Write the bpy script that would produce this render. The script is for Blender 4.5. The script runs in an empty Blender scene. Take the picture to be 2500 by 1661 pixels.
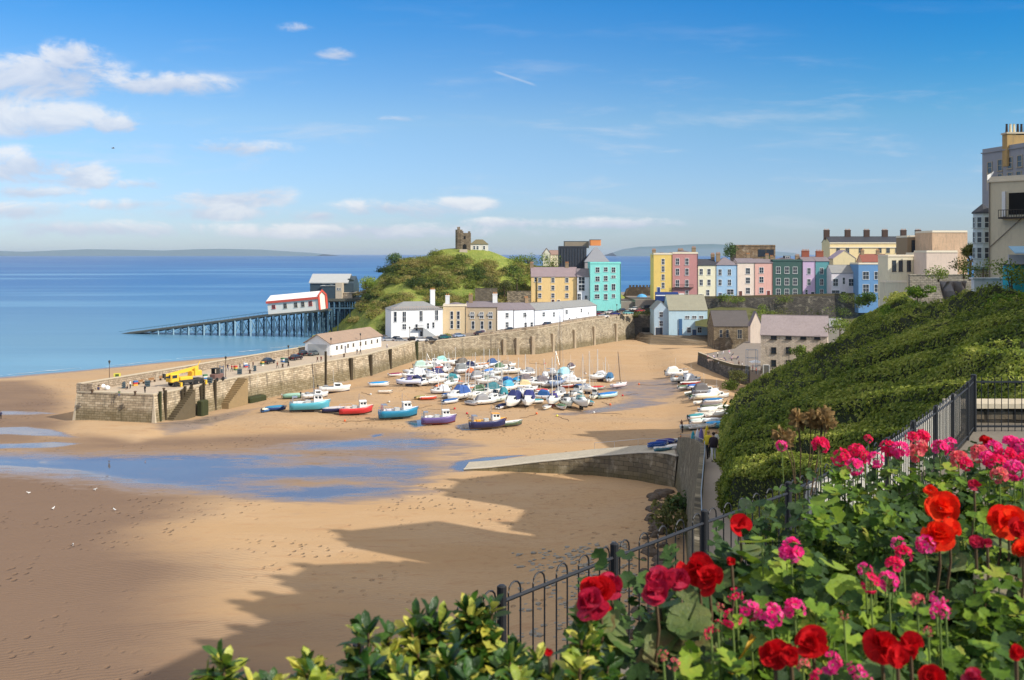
import bpy, math, random
import numpy as np
from mathutils import Vector, Matrix
rad = math.radians
S = bpy.context.scene
COL = S.collection
rng = np.random.default_rng(7)
random.seed(11)
# ---- survey of the place: camera 34 m above the harbour sand, looking along +Y ----
F, CX, HY, H = 2400.0, 1250.0, 620.0, 34.0
def P(px, py, D): return Vector(((px-CX)/F*D, D, H-(py-HY)/F*D))
def G(px, py, z=0.0): return P(px, py, F*(H-z)/(py-HY))

# ================= camera, sky, sun, exposure =================
cam_d = bpy.data.cameras.new('camera'); cam = bpy.data.objects.new('camera', cam_d); COL.objects.link(cam)
cam.location = (0, 0, H); cam.rotation_euler = (rad(90), 0, 0)
cam_d.sensor_fit = 'HORIZONTAL'; cam_d.sensor_width = 36; cam_d.lens = 36*F/2500
cam_d.shift_y = -(830.5-HY)/2500; cam_d.clip_start = .1; cam_d.clip_end = 90000
cam_d.dof.use_dof = True; cam_d.dof.focus_distance = 60; cam_d.dof.aperture_fstop = 7.5
S.camera = cam
S.render.engine = 'CYCLES'
S.view_settings.view_transform = 'Standard'; S.view_settings.look = 'None'
S.view_settings.exposure = 0.12; S.view_settings.gamma = 1
EL = rad(36); AZ = Vector((.85, -.52)).normalized()
sd = bpy.data.lights.new('sun', 'SUN'); sd.energy = 4.4; sd.angle = rad(.5); sd.color = (1, .93, .82)
sun = bpy.data.objects.new('sun', sd); COL.objects.link(sun)
sun.rotation_euler = Vector((AZ.x*math.cos(EL), AZ.y*math.cos(EL), math.sin(EL))).to_track_quat('Z', 'Y').to_euler()

class NT:
    "small helper for writing node trees"
    def __init__(s, tree): s.t = tree; tree.nodes.clear()
    def n(s, typ, ins=None, **kw):
        nd = s.t.nodes.new(typ)
        for k, v in kw.items(): setattr(nd, k, v)
        for k, v in (ins or {}).items():
            if isinstance(v, bpy.types.NodeSocket): s.t.links.new(v, nd.inputs[k])
            else: nd.inputs[k].default_value = v
        return nd
    def m(s, op, a, b=0.0, c=0.0, clamp=False):
        nd = s.t.nodes.new('ShaderNodeMath'); nd.operation = op; nd.use_clamp = clamp
        for i, v in enumerate((a, b, c)):
            if isinstance(v, bpy.types.NodeSocket): s.t.links.new(v, nd.inputs[i])
            else: nd.inputs[i].default_value = v
        return nd.outputs[0]
    def mix(s, fac, a, b, mode='MIX'):
        nd = s.t.nodes.new('ShaderNodeMix'); nd.data_type = 'RGBA'; nd.blend_type = mode
        for i, v in ((0, fac), (6, a), (7, b)):
            if isinstance(v, bpy.types.NodeSocket): s.t.links.new(v, nd.inputs[i])
            else: nd.inputs[i].default_value = (v if i == 0 else (*v[:3], 1))
        return nd.outputs[2]
    def ss(s, x, lo, hi, a=0.0, b=1.0):
        nd = s.n('ShaderNodeMapRange', {'Value': x, 'From Min': lo, 'From Max': hi, 'To Min': a, 'To Max': b}, interpolation_type='SMOOTHSTEP')
        return nd.outputs[0]
    def noise(s, vec, scale, detail=4, rough=.55, dist=0.0):
        return s.n('ShaderNodeTexNoise', {'Vector': vec, 'Scale': scale, 'Detail': detail, 'Roughness': rough, 'Distortion': dist}).outputs[0]

W = bpy.data.worlds.new('World'); S.world = W; W.use_nodes = True
t = NT(W.node_tree)
sky = t.n('ShaderNodeTexSky', sky_type='NISHITA', sun_disc=False, sun_elevation=EL, sun_rotation=math.atan2(AZ.x, AZ.y), air_density=1.0, dust_density=.35, ozone_density=2.4, altitude=30)
tc = t.n('ShaderNodeTexCoord').outputs['Generated']
sp = t.n('ShaderNodeSeparateXYZ', {0: tc})
yy = t.m('MAXIMUM', sp.outputs[1], .02)
u = t.m('DIVIDE', sp.outputs[0], yy); v = t.m('DIVIDE', sp.outputs[2], yy)
uv = t.n('ShaderNodeCombineXYZ', {0: u, 1: t.m('MULTIPLY', v, 1.9), 2: 0.37}).outputs[0]
n1 = t.noise(uv, 11, 10, .62, .7); n2 = t.noise(uv, 38, 8, .68, .4)
n0 = t.noise(t.n('ShaderNodeCombineXYZ', {0: u, 1: t.m('MULTIPLY', v, 6.0), 2: 3.1}).outputs[0], 7, 7, .62, .3)
CL = [(80, 185, 300, 78, 1.05), (170, 145, 120, 64, 1.1), (400, 205, 240, 40, .9), (90, 290, 300, 60, .85), (280, 305, 120, 34, .9), (50, 405, 260, 62, 1), (210, 430, 110, 42, 1.1), (-60, 250, 200, 120, .8),
      (560, 362, 210, 32, .85), (560, 488, 200, 42, 1.05), (520, 520, 260, 30, .8), (20, 515, 260, 40, .9), (780, 528, 110, 24, .95), (960, 512, 260, 36, .95), (1130, 498, 140, 24, .8), (330, 500, 240, 22, .7),
      (1230, 545, 170, 20, .95), (1500, 545, 250, 22, 1.0), (830, 130, 90, 26, .72), (740, 68, 80, 20, .6), (180, 560, 520, 34, .98), (900, 562, 560, 30, .92), (660, 470, 90, 26, .8), (60, 470, 200, 24, .9), (960, 290, 120, 14, .5), (350, 450, 140, 22, .6)]
dens = 0.0; tw = 0.0; wt = 0.001
for (px, py, rx, ry, k) in CL:
    du = t.m('DIVIDE', t.m('SUBTRACT', u, (px-CX)/F), rx/F); dv = t.m('DIVIDE', t.m('SUBTRACT', v, (HY-py)/F), ry/F)
    e = t.m('MULTIPLY', t.m('SUBTRACT', 1.0, t.m('SQRT', t.m('ADD', t.m('MULTIPLY', du, du), t.m('MULTIPLY', dv, dv)))), k)
    e = t.m('MAXIMUM', e, 0.0)
    dens = t.m('MAXIMUM', dens, e); tw = t.m('MULTIPLY_ADD', e, dv, tw); wt = t.m('ADD', wt, e)
tv = t.m('DIVIDE', tw, wt)
d = t.m('ADD', t.m('MULTIPLY', dens, 1.35), t.m('MULTIPLY', t.m('SUBTRACT', n1, .5), 3.2))
d = t.m('ADD', d, t.m('MULTIPLY', t.m('SUBTRACT', n2, .5), 1.3))
mask = t.m('MULTIPLY', t.ss(d, .1, 1.0), t.ss(dens, .0, .35))
mask = t.m('MULTIPLY', mask, .78)
streak = t.m('MULTIPLY', t.ss(n0, .52, .78), t.m('MULTIPLY', t.ss(v, .0, .05), t.ss(v, .30, .06)))
streak = t.m('MULTIPLY', streak, .42)
# faint vapour trail
su = t.m('SUBTRACT', u, .003); sl = t.m('SUBTRACT', t.m('SUBTRACT', v, .1785), t.m('MULTIPLY', su, -.335))
trail = t.m('MULTIPLY', t.ss(t.m('ABSOLUTE', sl), .0022, .0), t.m('MULTIPLY', t.ss(t.m('ABSOLUTE', t.m('ADD', su, .0)), .024, .015), .28))
lit = t.ss(t.m('ADD', t.m('MULTIPLY', tv, 1.0), t.m('MULTIPLY', t.m('SUBTRACT', n1, .5), 3.4)), -.6, .85)
ccol = t.mix(lit, (6.6, 7.3, 8.9), (10.4, 10.4, 10.6))
el = t.m('DIVIDE', sp.outputs[2], 1.0)
tint = t.n('ShaderNodeValToRGB', {0: t.ss(el, 0.0, .34)})
cr = tint.color_ramp; cr.elements[0].color = (.92, 1.12, 1.6, 1); cr.elements[1].color = (.14, .95, 1.6, 1)
for q, c_ in ((.068, (.95, 1.18, 1.64)), (.335, (1.0, 1.28, 1.55)), (.80, (.33, 1.08, 1.69))):
    e2 = cr.elements.new(q); e2.color = (*c_, 1)
skyc = t.mix(1.0, sky.outputs[0], tint.outputs[0], 'MULTIPLY')
skyc = t.mix(t.m('MULTIPLY', t.ss(u, -.05, .5), t.ss(v, .03, .25)), skyc, t.mix(1.0, skyc, (.32, .86, .96), 'MULTIPLY'))
# bright broken cloud overhead, unseen, added as fill for the shaded areas
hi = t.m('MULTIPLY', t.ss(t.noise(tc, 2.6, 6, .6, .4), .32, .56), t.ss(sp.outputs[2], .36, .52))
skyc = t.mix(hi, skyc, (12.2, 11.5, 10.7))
skyc = t.mix(streak, skyc, (8.0, 8.6, 9.6)); skyc = t.mix(trail, skyc, (9, 9.3, 9.8)); skyc = t.mix(mask, skyc, ccol)
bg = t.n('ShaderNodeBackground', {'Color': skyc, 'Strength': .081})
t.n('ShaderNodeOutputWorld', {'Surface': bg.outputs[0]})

# ================= helpers =================
def L(r, g, b, k=1.0):
    f = lambda c: ((c/255+.055)/1.055)**2.4 if c > 10 else c/255/12.92
    return (f(r)*k, f(g)*k, f(b)*k)
MATS = {}
def mat(name, c, rough=.8, var=.18, scale=.6, bump=0.0, spec=.35, metal=0.0, sc2=None, dirt=0.0):
    if name in MATS: return MATS[name]
    m = bpy.data.materials.new(name); m.use_nodes = True; t = NT(m.node_tree)
    co = t.n('ShaderNodeTexCoord').outputs['Object']
    a = t.noise(co, scale, 6, .6); b = t.noise(co, (sc2 or scale*7), 4, .6)
    k = t.m('ADD', 1-var, t.m('MULTIPLY', t.m('ADD', a, b), var))
    kc = t.n('ShaderNodeCombineColor', {0: k, 1: k, 2: k}).outputs[0]
    col = t.mix(1.0, c, kc, 'MULTIPLY')
    if dirt:
        st = t.noise(t.n('ShaderNodeMapping', {0: co, 'Scale': (1.5, 1.5, .25)}).outputs[0], 1.2, 5, .65)
        col = t.mix(t.m('MULTIPLY', t.ss(st, .48, .75), dirt), col, (.16, .14, .11))
    ins = {'Base Color': col, 'Roughness': rough, 'Specular IOR Level': spec, 'Metallic': metal}
    if bump: ins['Normal'] = t.n('ShaderNodeBump', {'Height': b, 'Strength': bump, 'Distance': .1}).outputs[0]
    bs = t.n('ShaderNodeBsdfPrincipled', ins); t.n('ShaderNodeOutputMaterial', {0: bs.outputs[0]})
    MATS[name] = m; return m
def stone(name, c1, c2, mortar, bw=.9, bh=.35, uv=False, weed=0.0, var=.5):
    if name in MATS: return MATS[name]
    m = bpy.data.materials.new(name); m.use_nodes = True; t = NT(m.node_tree)
    tcn = t.n('ShaderNodeTexCoord'); co = tcn.outputs['UV'] if uv else tcn.outputs['Object']
    s = t.n('ShaderNodeSeparateXYZ', {0: co})
    if uv: vec = co; hz = s.outputs[1]
    else: vec = t.n('ShaderNodeCombineXYZ', {0: t.m('ADD', s.outputs[0], s.outputs[1]), 1: s.outputs[2], 2: 0.0}).outputs[0]; hz = s.outputs[2]
    nv = t.n('ShaderNodeTexNoise', {'Vector': vec, 'Scale': .8, 'Detail': 3.0}).outputs['Color']
    vec2 = t.mix(.12, vec, nv)
    br = t.n('ShaderNodeTexBrick', {'Vector': vec2, 'Color1': (*c1, 1), 'Color2': (*c2, 1), 'Mortar': (*mortar, 1), 'Scale': 1.0, 'Mortar Size': .035, 'Mortar Smooth': .4, 'Bias': 0.0, 'Brick Width': bw, 'Row Height': bh})
    a = t.noise(vec, .22, 6, .65); b = t.noise(vec, 2.5, 5, .65)
    k = t.m('ADD', 1-var, t.m('MULTIPLY', t.m('ADD', a, b), var))
    col = t.mix(1.0, br.outputs[0], t.n('ShaderNodeCombineColor', {0: k, 1: k, 2: k}).outputs[0], 'MULTIPLY')
    st = t.noise(t.n('ShaderNodeMapping', {0: vec, 'Scale': (1.0, .16, 1)}).outputs[0], .8, 5, .65)
    col = t.mix(t.m('MULTIPLY', t.ss(t.noise(vec, .35, 6, .7, .8), .52, .7), .45), col, L(206, 194, 170))
    col = t.mix(t.m('MULTIPLY', t.ss(st, .5, .68), .6), col, (.10, .085, .065))
    if weed:
        wl = t.ss(t.m('ADD', hz, t.m('MULTIPLY', t.m('SUBTRACT', a, .5), 3.0)), weed+1.2, weed-1.0)
        col = t.mix(t.m('MULTIPLY', wl, .62), col, t.mix(b, (.05, .045, .012), (.17, .13, .05)))
    bp = t.n('ShaderNodeBump', {'Height': t.m('ADD', br.outputs[1], t.m('MULTIPLY', b, -1.2)), 'Strength': .5, 'Distance': .08, }, invert=True)
    bs = t.n('ShaderNodeBsdfPrincipled', {'Base Color': col, 'Roughness': .9, 'Specular IOR Level': .25, 'Normal': bp.outputs[0]})
    t.n('ShaderNodeOutputMaterial', {0: bs.outputs[0]}); MATS[name] = m; return m
def leafmat(name, cols, rough=.55, trans=.25, scale=.25, spec=.35, big=.5):
    "leaf colour varies from leaf to leaf and from patch to patch"
    if name in MATS: return MATS[name]
    m = bpy.data.materials.new(name); m.use_nodes = True; t = NT(m.node_tree)
    g = t.n('ShaderNodeNewGeometry'); co = t.n('ShaderNodeTexCoord').outputs['Object']
    x = t.m('ADD', t.m('MULTIPLY', g.outputs['Random Per Island'], 1-big), t.m('MULTIPLY', t.ss(t.noise(co, scale, 4, .6), .25, .75), big))
    rp = t.n('ShaderNodeValToRGB', {0: x}); cr = rp.color_ramp
    while len(cr.elements) < len(cols): cr.elements.new(.5)
    for i, c in enumerate(cols): cr.elements[i].position = i/(len(cols)-1); cr.elements[i].color = (*c, 1)
    lc = rp.outputs[0]; extra = {}
    if scale >= 6:
        bl = t.noise(co, 95, 4, .65, .6); lc = t.mix(t.ss(bl, .42, .7, 0, .5), lc, t.mix(1.0, lc, (1.5, 1.35, .9), 'MULTIPLY')); lc = t.mix(t.ss(t.noise(co, 40, 3, .6), .6, .75, 0, .45), lc, t.mix(1.0, lc, (.55, .5, .45), 'MULTIPLY'))
        extra = {'Normal': t.n('ShaderNodeBump', {'Height': bl, 'Strength': .55, 'Distance': .006}).outputs[0]}
    bs = t.n('ShaderNodeBsdfPrincipled', {'Base Color': lc, 'Roughness': rough, 'Specular IOR Level': spec, **extra})
    tr = t.n('ShaderNodeBsdfTranslucent', {0: lc})
    mx = t.n('ShaderNodeMixShader', {0: trans, 1: bs.outputs[0], 2: tr.outputs[0]})
    t.n('ShaderNodeOutputMaterial', {0: mx.outputs[0]}); MATS[name] = m; return m

class MB:
    def __init__(s): s.v = []; s.f = []; s.m = []; s.uv = None
    def add(s, vs, fs, m=0, M=None):
        o = len(s.v)
        s.v += [tuple(M @ Vector(p)) if M else tuple(p) for p in vs]
        s.f += [tuple(i+o for i in f) for f in fs]; s.m += [m]*len(fs); return s
    def box(s, x0, x1, y0, y1, z0, z1, m=0, M=None, tap=0.0):
        a = tap
        vs = [(x0, y0, z0), (x1, y0, z0), (x1, y1, z0), (x0, y1, z0), (x0+a, y0+a, z1), (x1-a, y0+a, z1), (x1-a, y1-a, z1), (x0+a, y1-a, z1)]
        return s.add(vs, [(3, 2, 1, 0), (4, 5, 6, 7), (0, 1, 5, 4), (1, 2, 6, 5), (2, 3, 7, 6), (3, 0, 4, 7)], m, M)
    def bev(s, x0, x1, y0, y1, z0, z1, b, m=0, M=None):
        "box with bevelled top and upright edges"
        def ring(z, o):
            X0, X1, Y0, Y1 = x0+o, x1-o, y0+o, y1-o
            return [(X0+b, Y0, z), (X1-b, Y0, z), (X1, Y0+b, z), (X1, Y1-b, z), (X1-b, Y1, z), (X0+b, Y1, z), (X0, Y1-b, z), (X0, Y0+b, z)]
        return s.loft([ring(z0, 0), ring(z1-b, 0), ring(z1, b)], m, M=M)
    def loft(s, rings, m=0, cap=True, M=None, closed=True):
        n = len(rings[0]); vs = [p for r in rings for p in r]; fs = []
        for i in range(len(rings)-1):
            for j in range(n if closed else n-1):
                k = (j+1) % n; fs.append((i*n+j, i*n+k, (i+1)*n+k, (i+1)*n+j))
        if cap: fs += [tuple(range(n))[::-1], tuple(range((len(rings)-1)*n, len(rings)*n))]
        return s.add(vs, fs, m, M)
    def tube(s, pts, r, n=6, m=0, M=None):
        pts = [Vector(p) for p in pts]; rs = r if isinstance(r, (list, tuple)) else [r]*len(pts); rings = []
        for i, p in enumerate(pts):
            d = (pts[min(i+1, len(pts)-1)]-pts[max(i-1, 0)]).normalized()
            a = d.cross(Vector((0, 0, 1)) if abs(d.z) < .9 else Vector((1, 0, 0))).normalized(); b = d.cross(a)
            rings.append([p+(a*math.cos(2*math.pi*k/n)+b*math.sin(2*math.pi*k/n))*rs[i] for k in range(n)])
        return s.loft(rings, m, True, M)
    def prism(s, poly, z0, z1, m=0, M=None):
        n = len(poly); f = (lambda p, z: (p[0], p[1], z if not callable(z) else z(p)))
        return s.loft([[f(p, z0) for p in poly], [f(p, z1) for p in poly]], m, True, M)
    def ext(s, prof, y0, y1, m=0, M=None):
        "profile in x,z pushed along y"
        return s.loft([[(p[0], y0, p[1]) for p in prof], [(p[0], y1, p[1]) for p in prof]], m, True, M)
    def ball(s, c, r, m=0, n=8, k=5, M=None):
        r = r if isinstance(r, (tuple, list)) else (r, r, r)
        rings = [[(c[0]+r[0]*math.sin(a)*math.cos(b), c[1]+r[1]*math.sin(a)*math.sin(b), c[2]-r[2]*math.cos(a)) for b in [2*math.pi*j/n for j in range(n)]] for a in [math.pi*(i+.15)/(k+.3) for i in range(k+1)]]
        return s.loft(rings, m, True, M)
    def build(s, name, mats, parent=None, smooth=False, fixn=True):
        me = bpy.data.meshes.new(name); me.from_pydata(s.v, [], s.f)
        mats = mats if isinstance(mats, (list, tuple)) else [mats]
        for m in mats: me.materials.append(m)
        me.polygons.foreach_set('material_index', s.m)
        if s.uv is not None:
            ul = me.uv_layers.new(name='UVMap'); li = np.zeros(len(me.loops), int); me.loops.foreach_get('vertex_index', li)
            ul.data.foreach_set('uv', np.array(s.uv, float)[li].ravel())
        if fixn:
            import bmesh
            bm = bmesh.new(); bm.from_mesh(me); bmesh.ops.recalc_face_normals(bm, faces=bm.faces); bm.to_mesh(me); bm.free()
        if smooth: me.polygons.foreach_set('use_smooth', [True]*len(me.polygons))
        return ob(name, me, parent)
def ob(name, me, parent=None):
    o = bpy.data.objects.new(name, me); COL.objects.link(o)
    if parent: o.parent = parent
    return o
def tag(o, label=None, cat=None, group=None, kind=None):
    for k, v in (('label', label), ('category', cat), ('group', group), ('kind', kind)):
        if v: o[k] = v
    return o
def thing(name, label, cat, loc=(0, 0, 0), rz=0.0, group=None):
    o = bpy.data.objects.new(name, None); COL.objects.link(o); o.location = loc; o.rotation_euler = (0, 0, rz)
    o.empty_display_size = .3
    return tag(o, label, cat, group)
def copy_tree(o, parent=None):
    c = o.copy(); COL.objects.link(c); c.parent = parent
    for ch in KIDS(o): copy_tree(ch, c)
    return c
def KIDS(o): return [x for x in bpy.data.objects if x.parent == o]
def fastmesh(name, v, f, mats, parent=None, smooth=False, mi=None):
    me = bpy.data.meshes.new(name); v = np.asarray(v, np.float32); f = np.asarray(f, np.int32); k = f.shape[1]
    me.vertices.add(len(v)); me.vertices.foreach_set('co', v.ravel())
    me.loops.add(f.size); me.loops.foreach_set('vertex_index', f.ravel())
    me.polygons.add(len(f)); me.polygons.foreach_set('loop_start', np.arange(len(f), dtype=np.int32)*k)
    for m in (mats if isinstance(mats, (list, tuple)) else [mats]): me.materials.append(m)
    if mi is not None: me.polygons.foreach_set('material_index', np.asarray(mi, np.int32))
    if smooth: me.polygons.foreach_set('use_smooth', np.ones(len(f), bool))
    me.update(calc_edges=True); me.validate()
    return ob(name, me, parent)
def unit(a): return a/np.maximum(np.linalg.norm(a, axis=-1, keepdims=True), 1e-9)
def leafquads(c, nrm, size, aspect=.55, spread=.7, along=None):
    "one pointed leaf (a bent pair of triangles as a quad) per centre"
    n = len(c); nrm = unit(nrm + rng.normal(0, spread, (n, 3)))
    a = rng.normal(0, 1, (n, 3)) if along is None else along + rng.normal(0, .35, (n, 3))
    a = unit(a - nrm*(a*nrm).sum(1, keepdims=True)); b = np.cross(nrm, a)
    s = (size*rng.uniform(.6, 1.35, n))[:, None]
    v = np.stack([c-a*s*.5, c+b*s*aspect*.5+nrm*s*.06, c+a*s*.5-nrm*s*.1, c-b*s*aspect*.5+nrm*s*.06], 1).reshape(-1, 3)
    return v, np.arange(4*n).reshape(n, 4)
def vnoise(x, y, sc, seed=0, oct=3):
    "smooth value noise for shaping the ground"
    out = 0; amp = 1
    for o in range(oct):
        X = x/sc*2**o; Y = y/sc*2**o; xi = np.floor(X).astype(int); yi = np.floor(Y).astype(int); fx = X-xi; fy = Y-yi
        h = lambda i, j: np.modf(np.abs(np.sin(i*127.1+j*311.7+seed*74.7+o*19.3)*43758.5453))[0]
        sx = fx*fx*(3-2*fx); sy = fy*fy*(3-2*fy)
        out = out + amp*((h(xi, yi)*(1-sx)+h(xi+1, yi)*sx)*(1-sy)+(h(xi, yi+1)*(1-sx)+h(xi+1, yi+1)*sx)*sy-.5); amp *= .5
    return out
def sdf(poly, x, y):
    "signed distance to a polygon, positive inside"
    poly = np.array(poly, float); d = np.full(x.shape, 1e9); ins = np.zeros(x.shape, bool)
    for i in range(len(poly)):
        a = poly[i]; b = poly[(i+1) % len(poly)]; e = b-a
        tt = np.clip(((x-a[0])*e[0]+(y-a[1])*e[1])/(e@e), 0, 1)
        d = np.minimum(d, np.hypot(x-a[0]-tt*e[0], y-a[1]-tt*e[1]))
        c = ((a[1] > y) != (b[1] > y)) & (x < (b[0]-a[0])*(y-a[1])/(b[1]-a[1]+1e-12)+a[0]); ins ^= c
    return np.where(ins, d, -d)
def sst(x, a, b):
    q = np.clip((x-a)/(b-a), 0, 1); return q*q*(3-2*q)
def gp(lst, z=0): return [(G(a, b, z).x, G(a, b, z).y) for a, b in lst]
# ================= the land =================
def sand_mat():
    m = bpy.data.materials.new('sand'); m.use_nodes = True; t = NT(m.node_tree)
    g = t.n('ShaderNodeNewGeometry').outputs['Position']
    wet = t.n('ShaderNodeAttribute', attribute_name='wet').outputs['Fac']; darker = t.n('ShaderNodeAttribute', attribute_name='darker').outputs['Fac']
    st = t.n('ShaderNodeMapping', {0: g, 'Rotation': (0, 0, .35), 'Scale': (.35, 1.0, 1)}).outputs[0]
    a = t.noise(st, .09, 6, .6, .4); b = t.noise(st, .7, 5, .62, .6); c = t.noise(g, 5, 4, .65)
    col = t.mix(t.ss(a, .3, .7), L(182, 150, 112), L(194, 165, 130))
    col = t.mix(t.ss(b, .52, .72, 0, .5), col, L(172, 132, 96))
    tr = t.n('ShaderNodeAttribute', attribute_name='tracks').outputs['Fac']
    fp = t.noise(t.n('ShaderNodeMapping', {0: g, 'Scale': (.9, 1.6, 1)}).outputs[0], .8, 5, .7, 1.2)
    col = t.mix(t.m('MULTIPLY', t.ss(fp, .5, .66), t.m('MULTIPLY', tr, .45)), col, L(150, 112, 76))
    col = t.mix(t.m('MULTIPLY', t.ss(c, .45, .75), .12), col, L(150, 115, 80))
    dm = t.ss(t.m('ADD', darker, t.m('MULTIPLY', t.m('SUBTRACT', a, .5), .8)), .1, .95)
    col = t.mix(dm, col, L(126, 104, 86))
    w = t.m('ADD', wet, t.m('MULTIPLY', t.m('SUBTRACT', b, .5), .75)); wn = t.noise(t.n('ShaderNodeMapping', {0: g, 'Scale': (.5, 1.3, 1), 'Rotation': (0, 0, -.2)}).outputs[0], .35, 5, .6, .5)
    w = t.m('ADD', w, t.m('MULTIPLY', t.m('SUBTRACT', wn, .5), .5))
    wa = t.ss(w, .15, .6); wb = t.ss(w, .5, .95)
    col = t.mix(wa, col, L(140, 120, 104)); col = t.mix(wb, col, L(104, 104, 112))
    ro = t.m('SUBTRACT', .95, t.m('ADD', t.m('MULTIPLY', wa, .55), t.m('MULTIPLY', wb, .36)))
    ro = t.m('SUBTRACT', ro, t.m('MULTIPLY', dm, .12))
    sp = t.m('ADD', .12, t.m('ADD', t.m('MULTIPLY', wa, .4), t.m('MULTIPLY', wb, .4)))
    bh = t.m('ADD', t.m('MULTIPLY', b, .5), t.m('ADD', t.m('MULTIPLY', c, .08), t.m('MULTIPLY', t.m('MULTIPLY', fp, tr), .8)))
    wv = t.n('ShaderNodeTexWave', {'Vector': t.n('ShaderNodeMapping', {0: g, 'Rotation': (0, 0, 1.25), 'Scale': (1, 1, 1)}).outputs[0], 'Scale': .55, 'Distortion': 7.0, 'Detail': 3.0, 'Detail Scale': .8}).outputs[1]
    rp_ = t.m('MULTIPLY', wv, t.ss(a, .35, .65)); bh = t.m('ADD', bh, t.m('MULTIPLY', rp_, .22))
    col = t.mix(t.m('MULTIPLY', rp_, .12), col, L(120, 96, 76))
    pits = t.n('ShaderNodeTexVoronoi', {'Vector': t.n('ShaderNodeMapping', {0: g, 'Scale': (1.0, .7, 1)}).outputs[0], 'Scale': .9, 'Randomness': 1.0}).outputs[0]
    pt = t.m('MULTIPLY', t.ss(pits, .30, .12), t.ss(t.noise(g, .05, 3, .6), .48, .6))
    col = t.mix(t.m('MULTIPLY', pt, .4), col, L(110, 86, 66)); bh = t.m('SUBTRACT', bh, t.m('MULTIPLY', pt, .8))
    bp = t.n('ShaderNodeBump', {'Height': bh, 'Strength': t.m('MULTIPLY', t.m('SUBTRACT', 1.0, wa), .8), 'Distance': .3})
    bs = t.n('ShaderNodeBsdfPrincipled', {'Base Color': col, 'Roughness': ro, 'Specular IOR Level': sp, 'Normal': bp.outputs[0]})
    t.n('ShaderNodeOutputMaterial', {0: bs.outputs[0]}); return m
# --- harbour wall line (X, D, top) ---
WL = [(-71, 194.7, 6.0), (-62.5, 221.8, 6.0), (-40, 274, 6.0), (-31, 315, 5.4), (-11, 328, 6.5), (8.7, 333, 8.5), (30.8, 367.6, 9.5), (49, 396, 9.4)]
shx = []; shy = []
for a, b in [(-500, 965), (0, 921), (200, 904), (400, 884), (600, 867), (760, 851), (860, 842)]:
    q = G(a, b, -.5); shx.append(q.x); shy.append(q.y)
shx += [-44, 120]; shy += [700, 700]
SX = np.arange(-290, 92, .85); SY = np.arange(52, 440, .85); X, Y = np.meshgrid(SX, SY)
Ys = np.interp(X, shx, shy); dsh = Ys-Y
Z = np.where(dsh > 0, -.5+np.minimum(.55, dsh*.018), -.5+np.maximum(-4, dsh*.03))
Z += .10*vnoise(X, Y, 26, 1)*(dsh > 6)
pier_front = gp([(120, 1030), (200, 1068), (330, 1080), (450, 1052), (520, 1040), (400, 1020)])
Z += .55*sst(sdf(pier_front, X, Y), -1.5, 4)
Z += .9*sst(sdf([(-60, 196), (-35, 262), (-26, 300), (-20, 300), (-22, 240), (-44, 190)], X, Y), -3, 6)
Z += 1.5*sst(sdf(gp([(1600, 862), (1760, 850), (1790, 920), (1775, 1060), (1700, 1120), (1660, 1100), (1690, 1000), (1640, 920)]), X, Y), -6, 6)
Z += 1.2*sst(sdf([(2, 60), (2, 105), (22, 140), (40, 140), (40, 60)], X, Y), -6, 6)
pool = gp([(-500, 1112), (0, 1114), (200, 1118), (420, 1114), (560, 1113), (700, 1094), (850, 1068), (1000, 1054), (1060, 1062), (1100, 1085), (1180, 1102), (1290, 1108), (1300, 1116), (1180, 1124), (1170, 1150), (1080, 1160), (1040, 1192), (880, 1212), (740, 1226), (620, 1222), (500, 1197), (330, 1180), (150, 1155), (0, 1146), (-500, 1138)])
Z -= .12*sst(sdf(pool, X, Y), -3, 3)
wet = .66+.3*np.clip(sdf(pool, X, Y)/4, -3, 1)
right = sst(X, -52, -30); wet = wet - right*(.22+.75*(vnoise(X*.45+Y*.3, Y*1.5, 11, 5)))*(wet > .2) - .2*right*sst(Y, 146, 166)
def addwet(poly, k, soft=3):
    global wet; wet = np.maximum(wet, (k*sst(sdf(gp(poly), X, Y), -soft, soft)))
addwet([(-80, 1046), (60, 1043), (130, 1050), (190, 1070), (110, 1066), (20, 1062), (-80, 1062)], .8, 1)
addwet([(-80, 1086), (40, 1084), (130, 1080), (200, 1084), (130, 1094), (-80, 1098)], .92, 1)
addwet([(370, 1042), (420, 1036), (560, 1005), (640, 995), (560, 1030), (480, 1052), (400, 1066)], .62)
addwet([(-80, 1003), (60, 1004), (150, 1010), (60, 1014), (-80, 1016)], .6, 1)
addwet([(1096, 1142), (1110, 1126), (1180, 1116), (1290, 1110), (1200, 1128), (1160, 1150), (1120, 1152)], .95, 1)
addwet([(1430, 1003), (1520, 975), (1460, 950), (1500, 930), (1640, 925), (1690, 955), (1650, 975), (1560, 985), (1500, 1005)], .5, 5)
addwet([(1340, 1012), (1420, 1003), (1560, 975), (1640, 985), (1520, 1003), (1400, 1016)], .62, 2)
addwet([(990, 1030), (1040, 1022), (1040, 1040), (1010, 1045)], .95, 1); addwet([(1110, 1040), (1160, 1030), (1170, 1050), (1125, 1052)], .95, 1)
addwet([(905, 1062), (930, 1058), (935, 1062), (912, 1067)], .95, .6)
addwet([(1040, 905), (1330, 900), (1420, 960), (1200, 990), (1060, 960)], .33, 10)
wet = np.maximum(wet, .62*sst(dsh, 14, 1))
darker = .25+.9*sst(sdf(gp([(-400, 1150), (60, 1160), (300, 1200), (330, 1290), (430, 1380), (420, 1500), (330, 1661), (-400, 1661)]), X, Y), -34, 20)  # browner tone of the sand, strongest at the lower left
darker = np.maximum(darker, .8*sst(sdf(gp([(-300, 925), (100, 925), (180, 960), (190, 1035), (120, 1110), (-300, 1112)]), X, Y), -5, 8))
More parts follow.
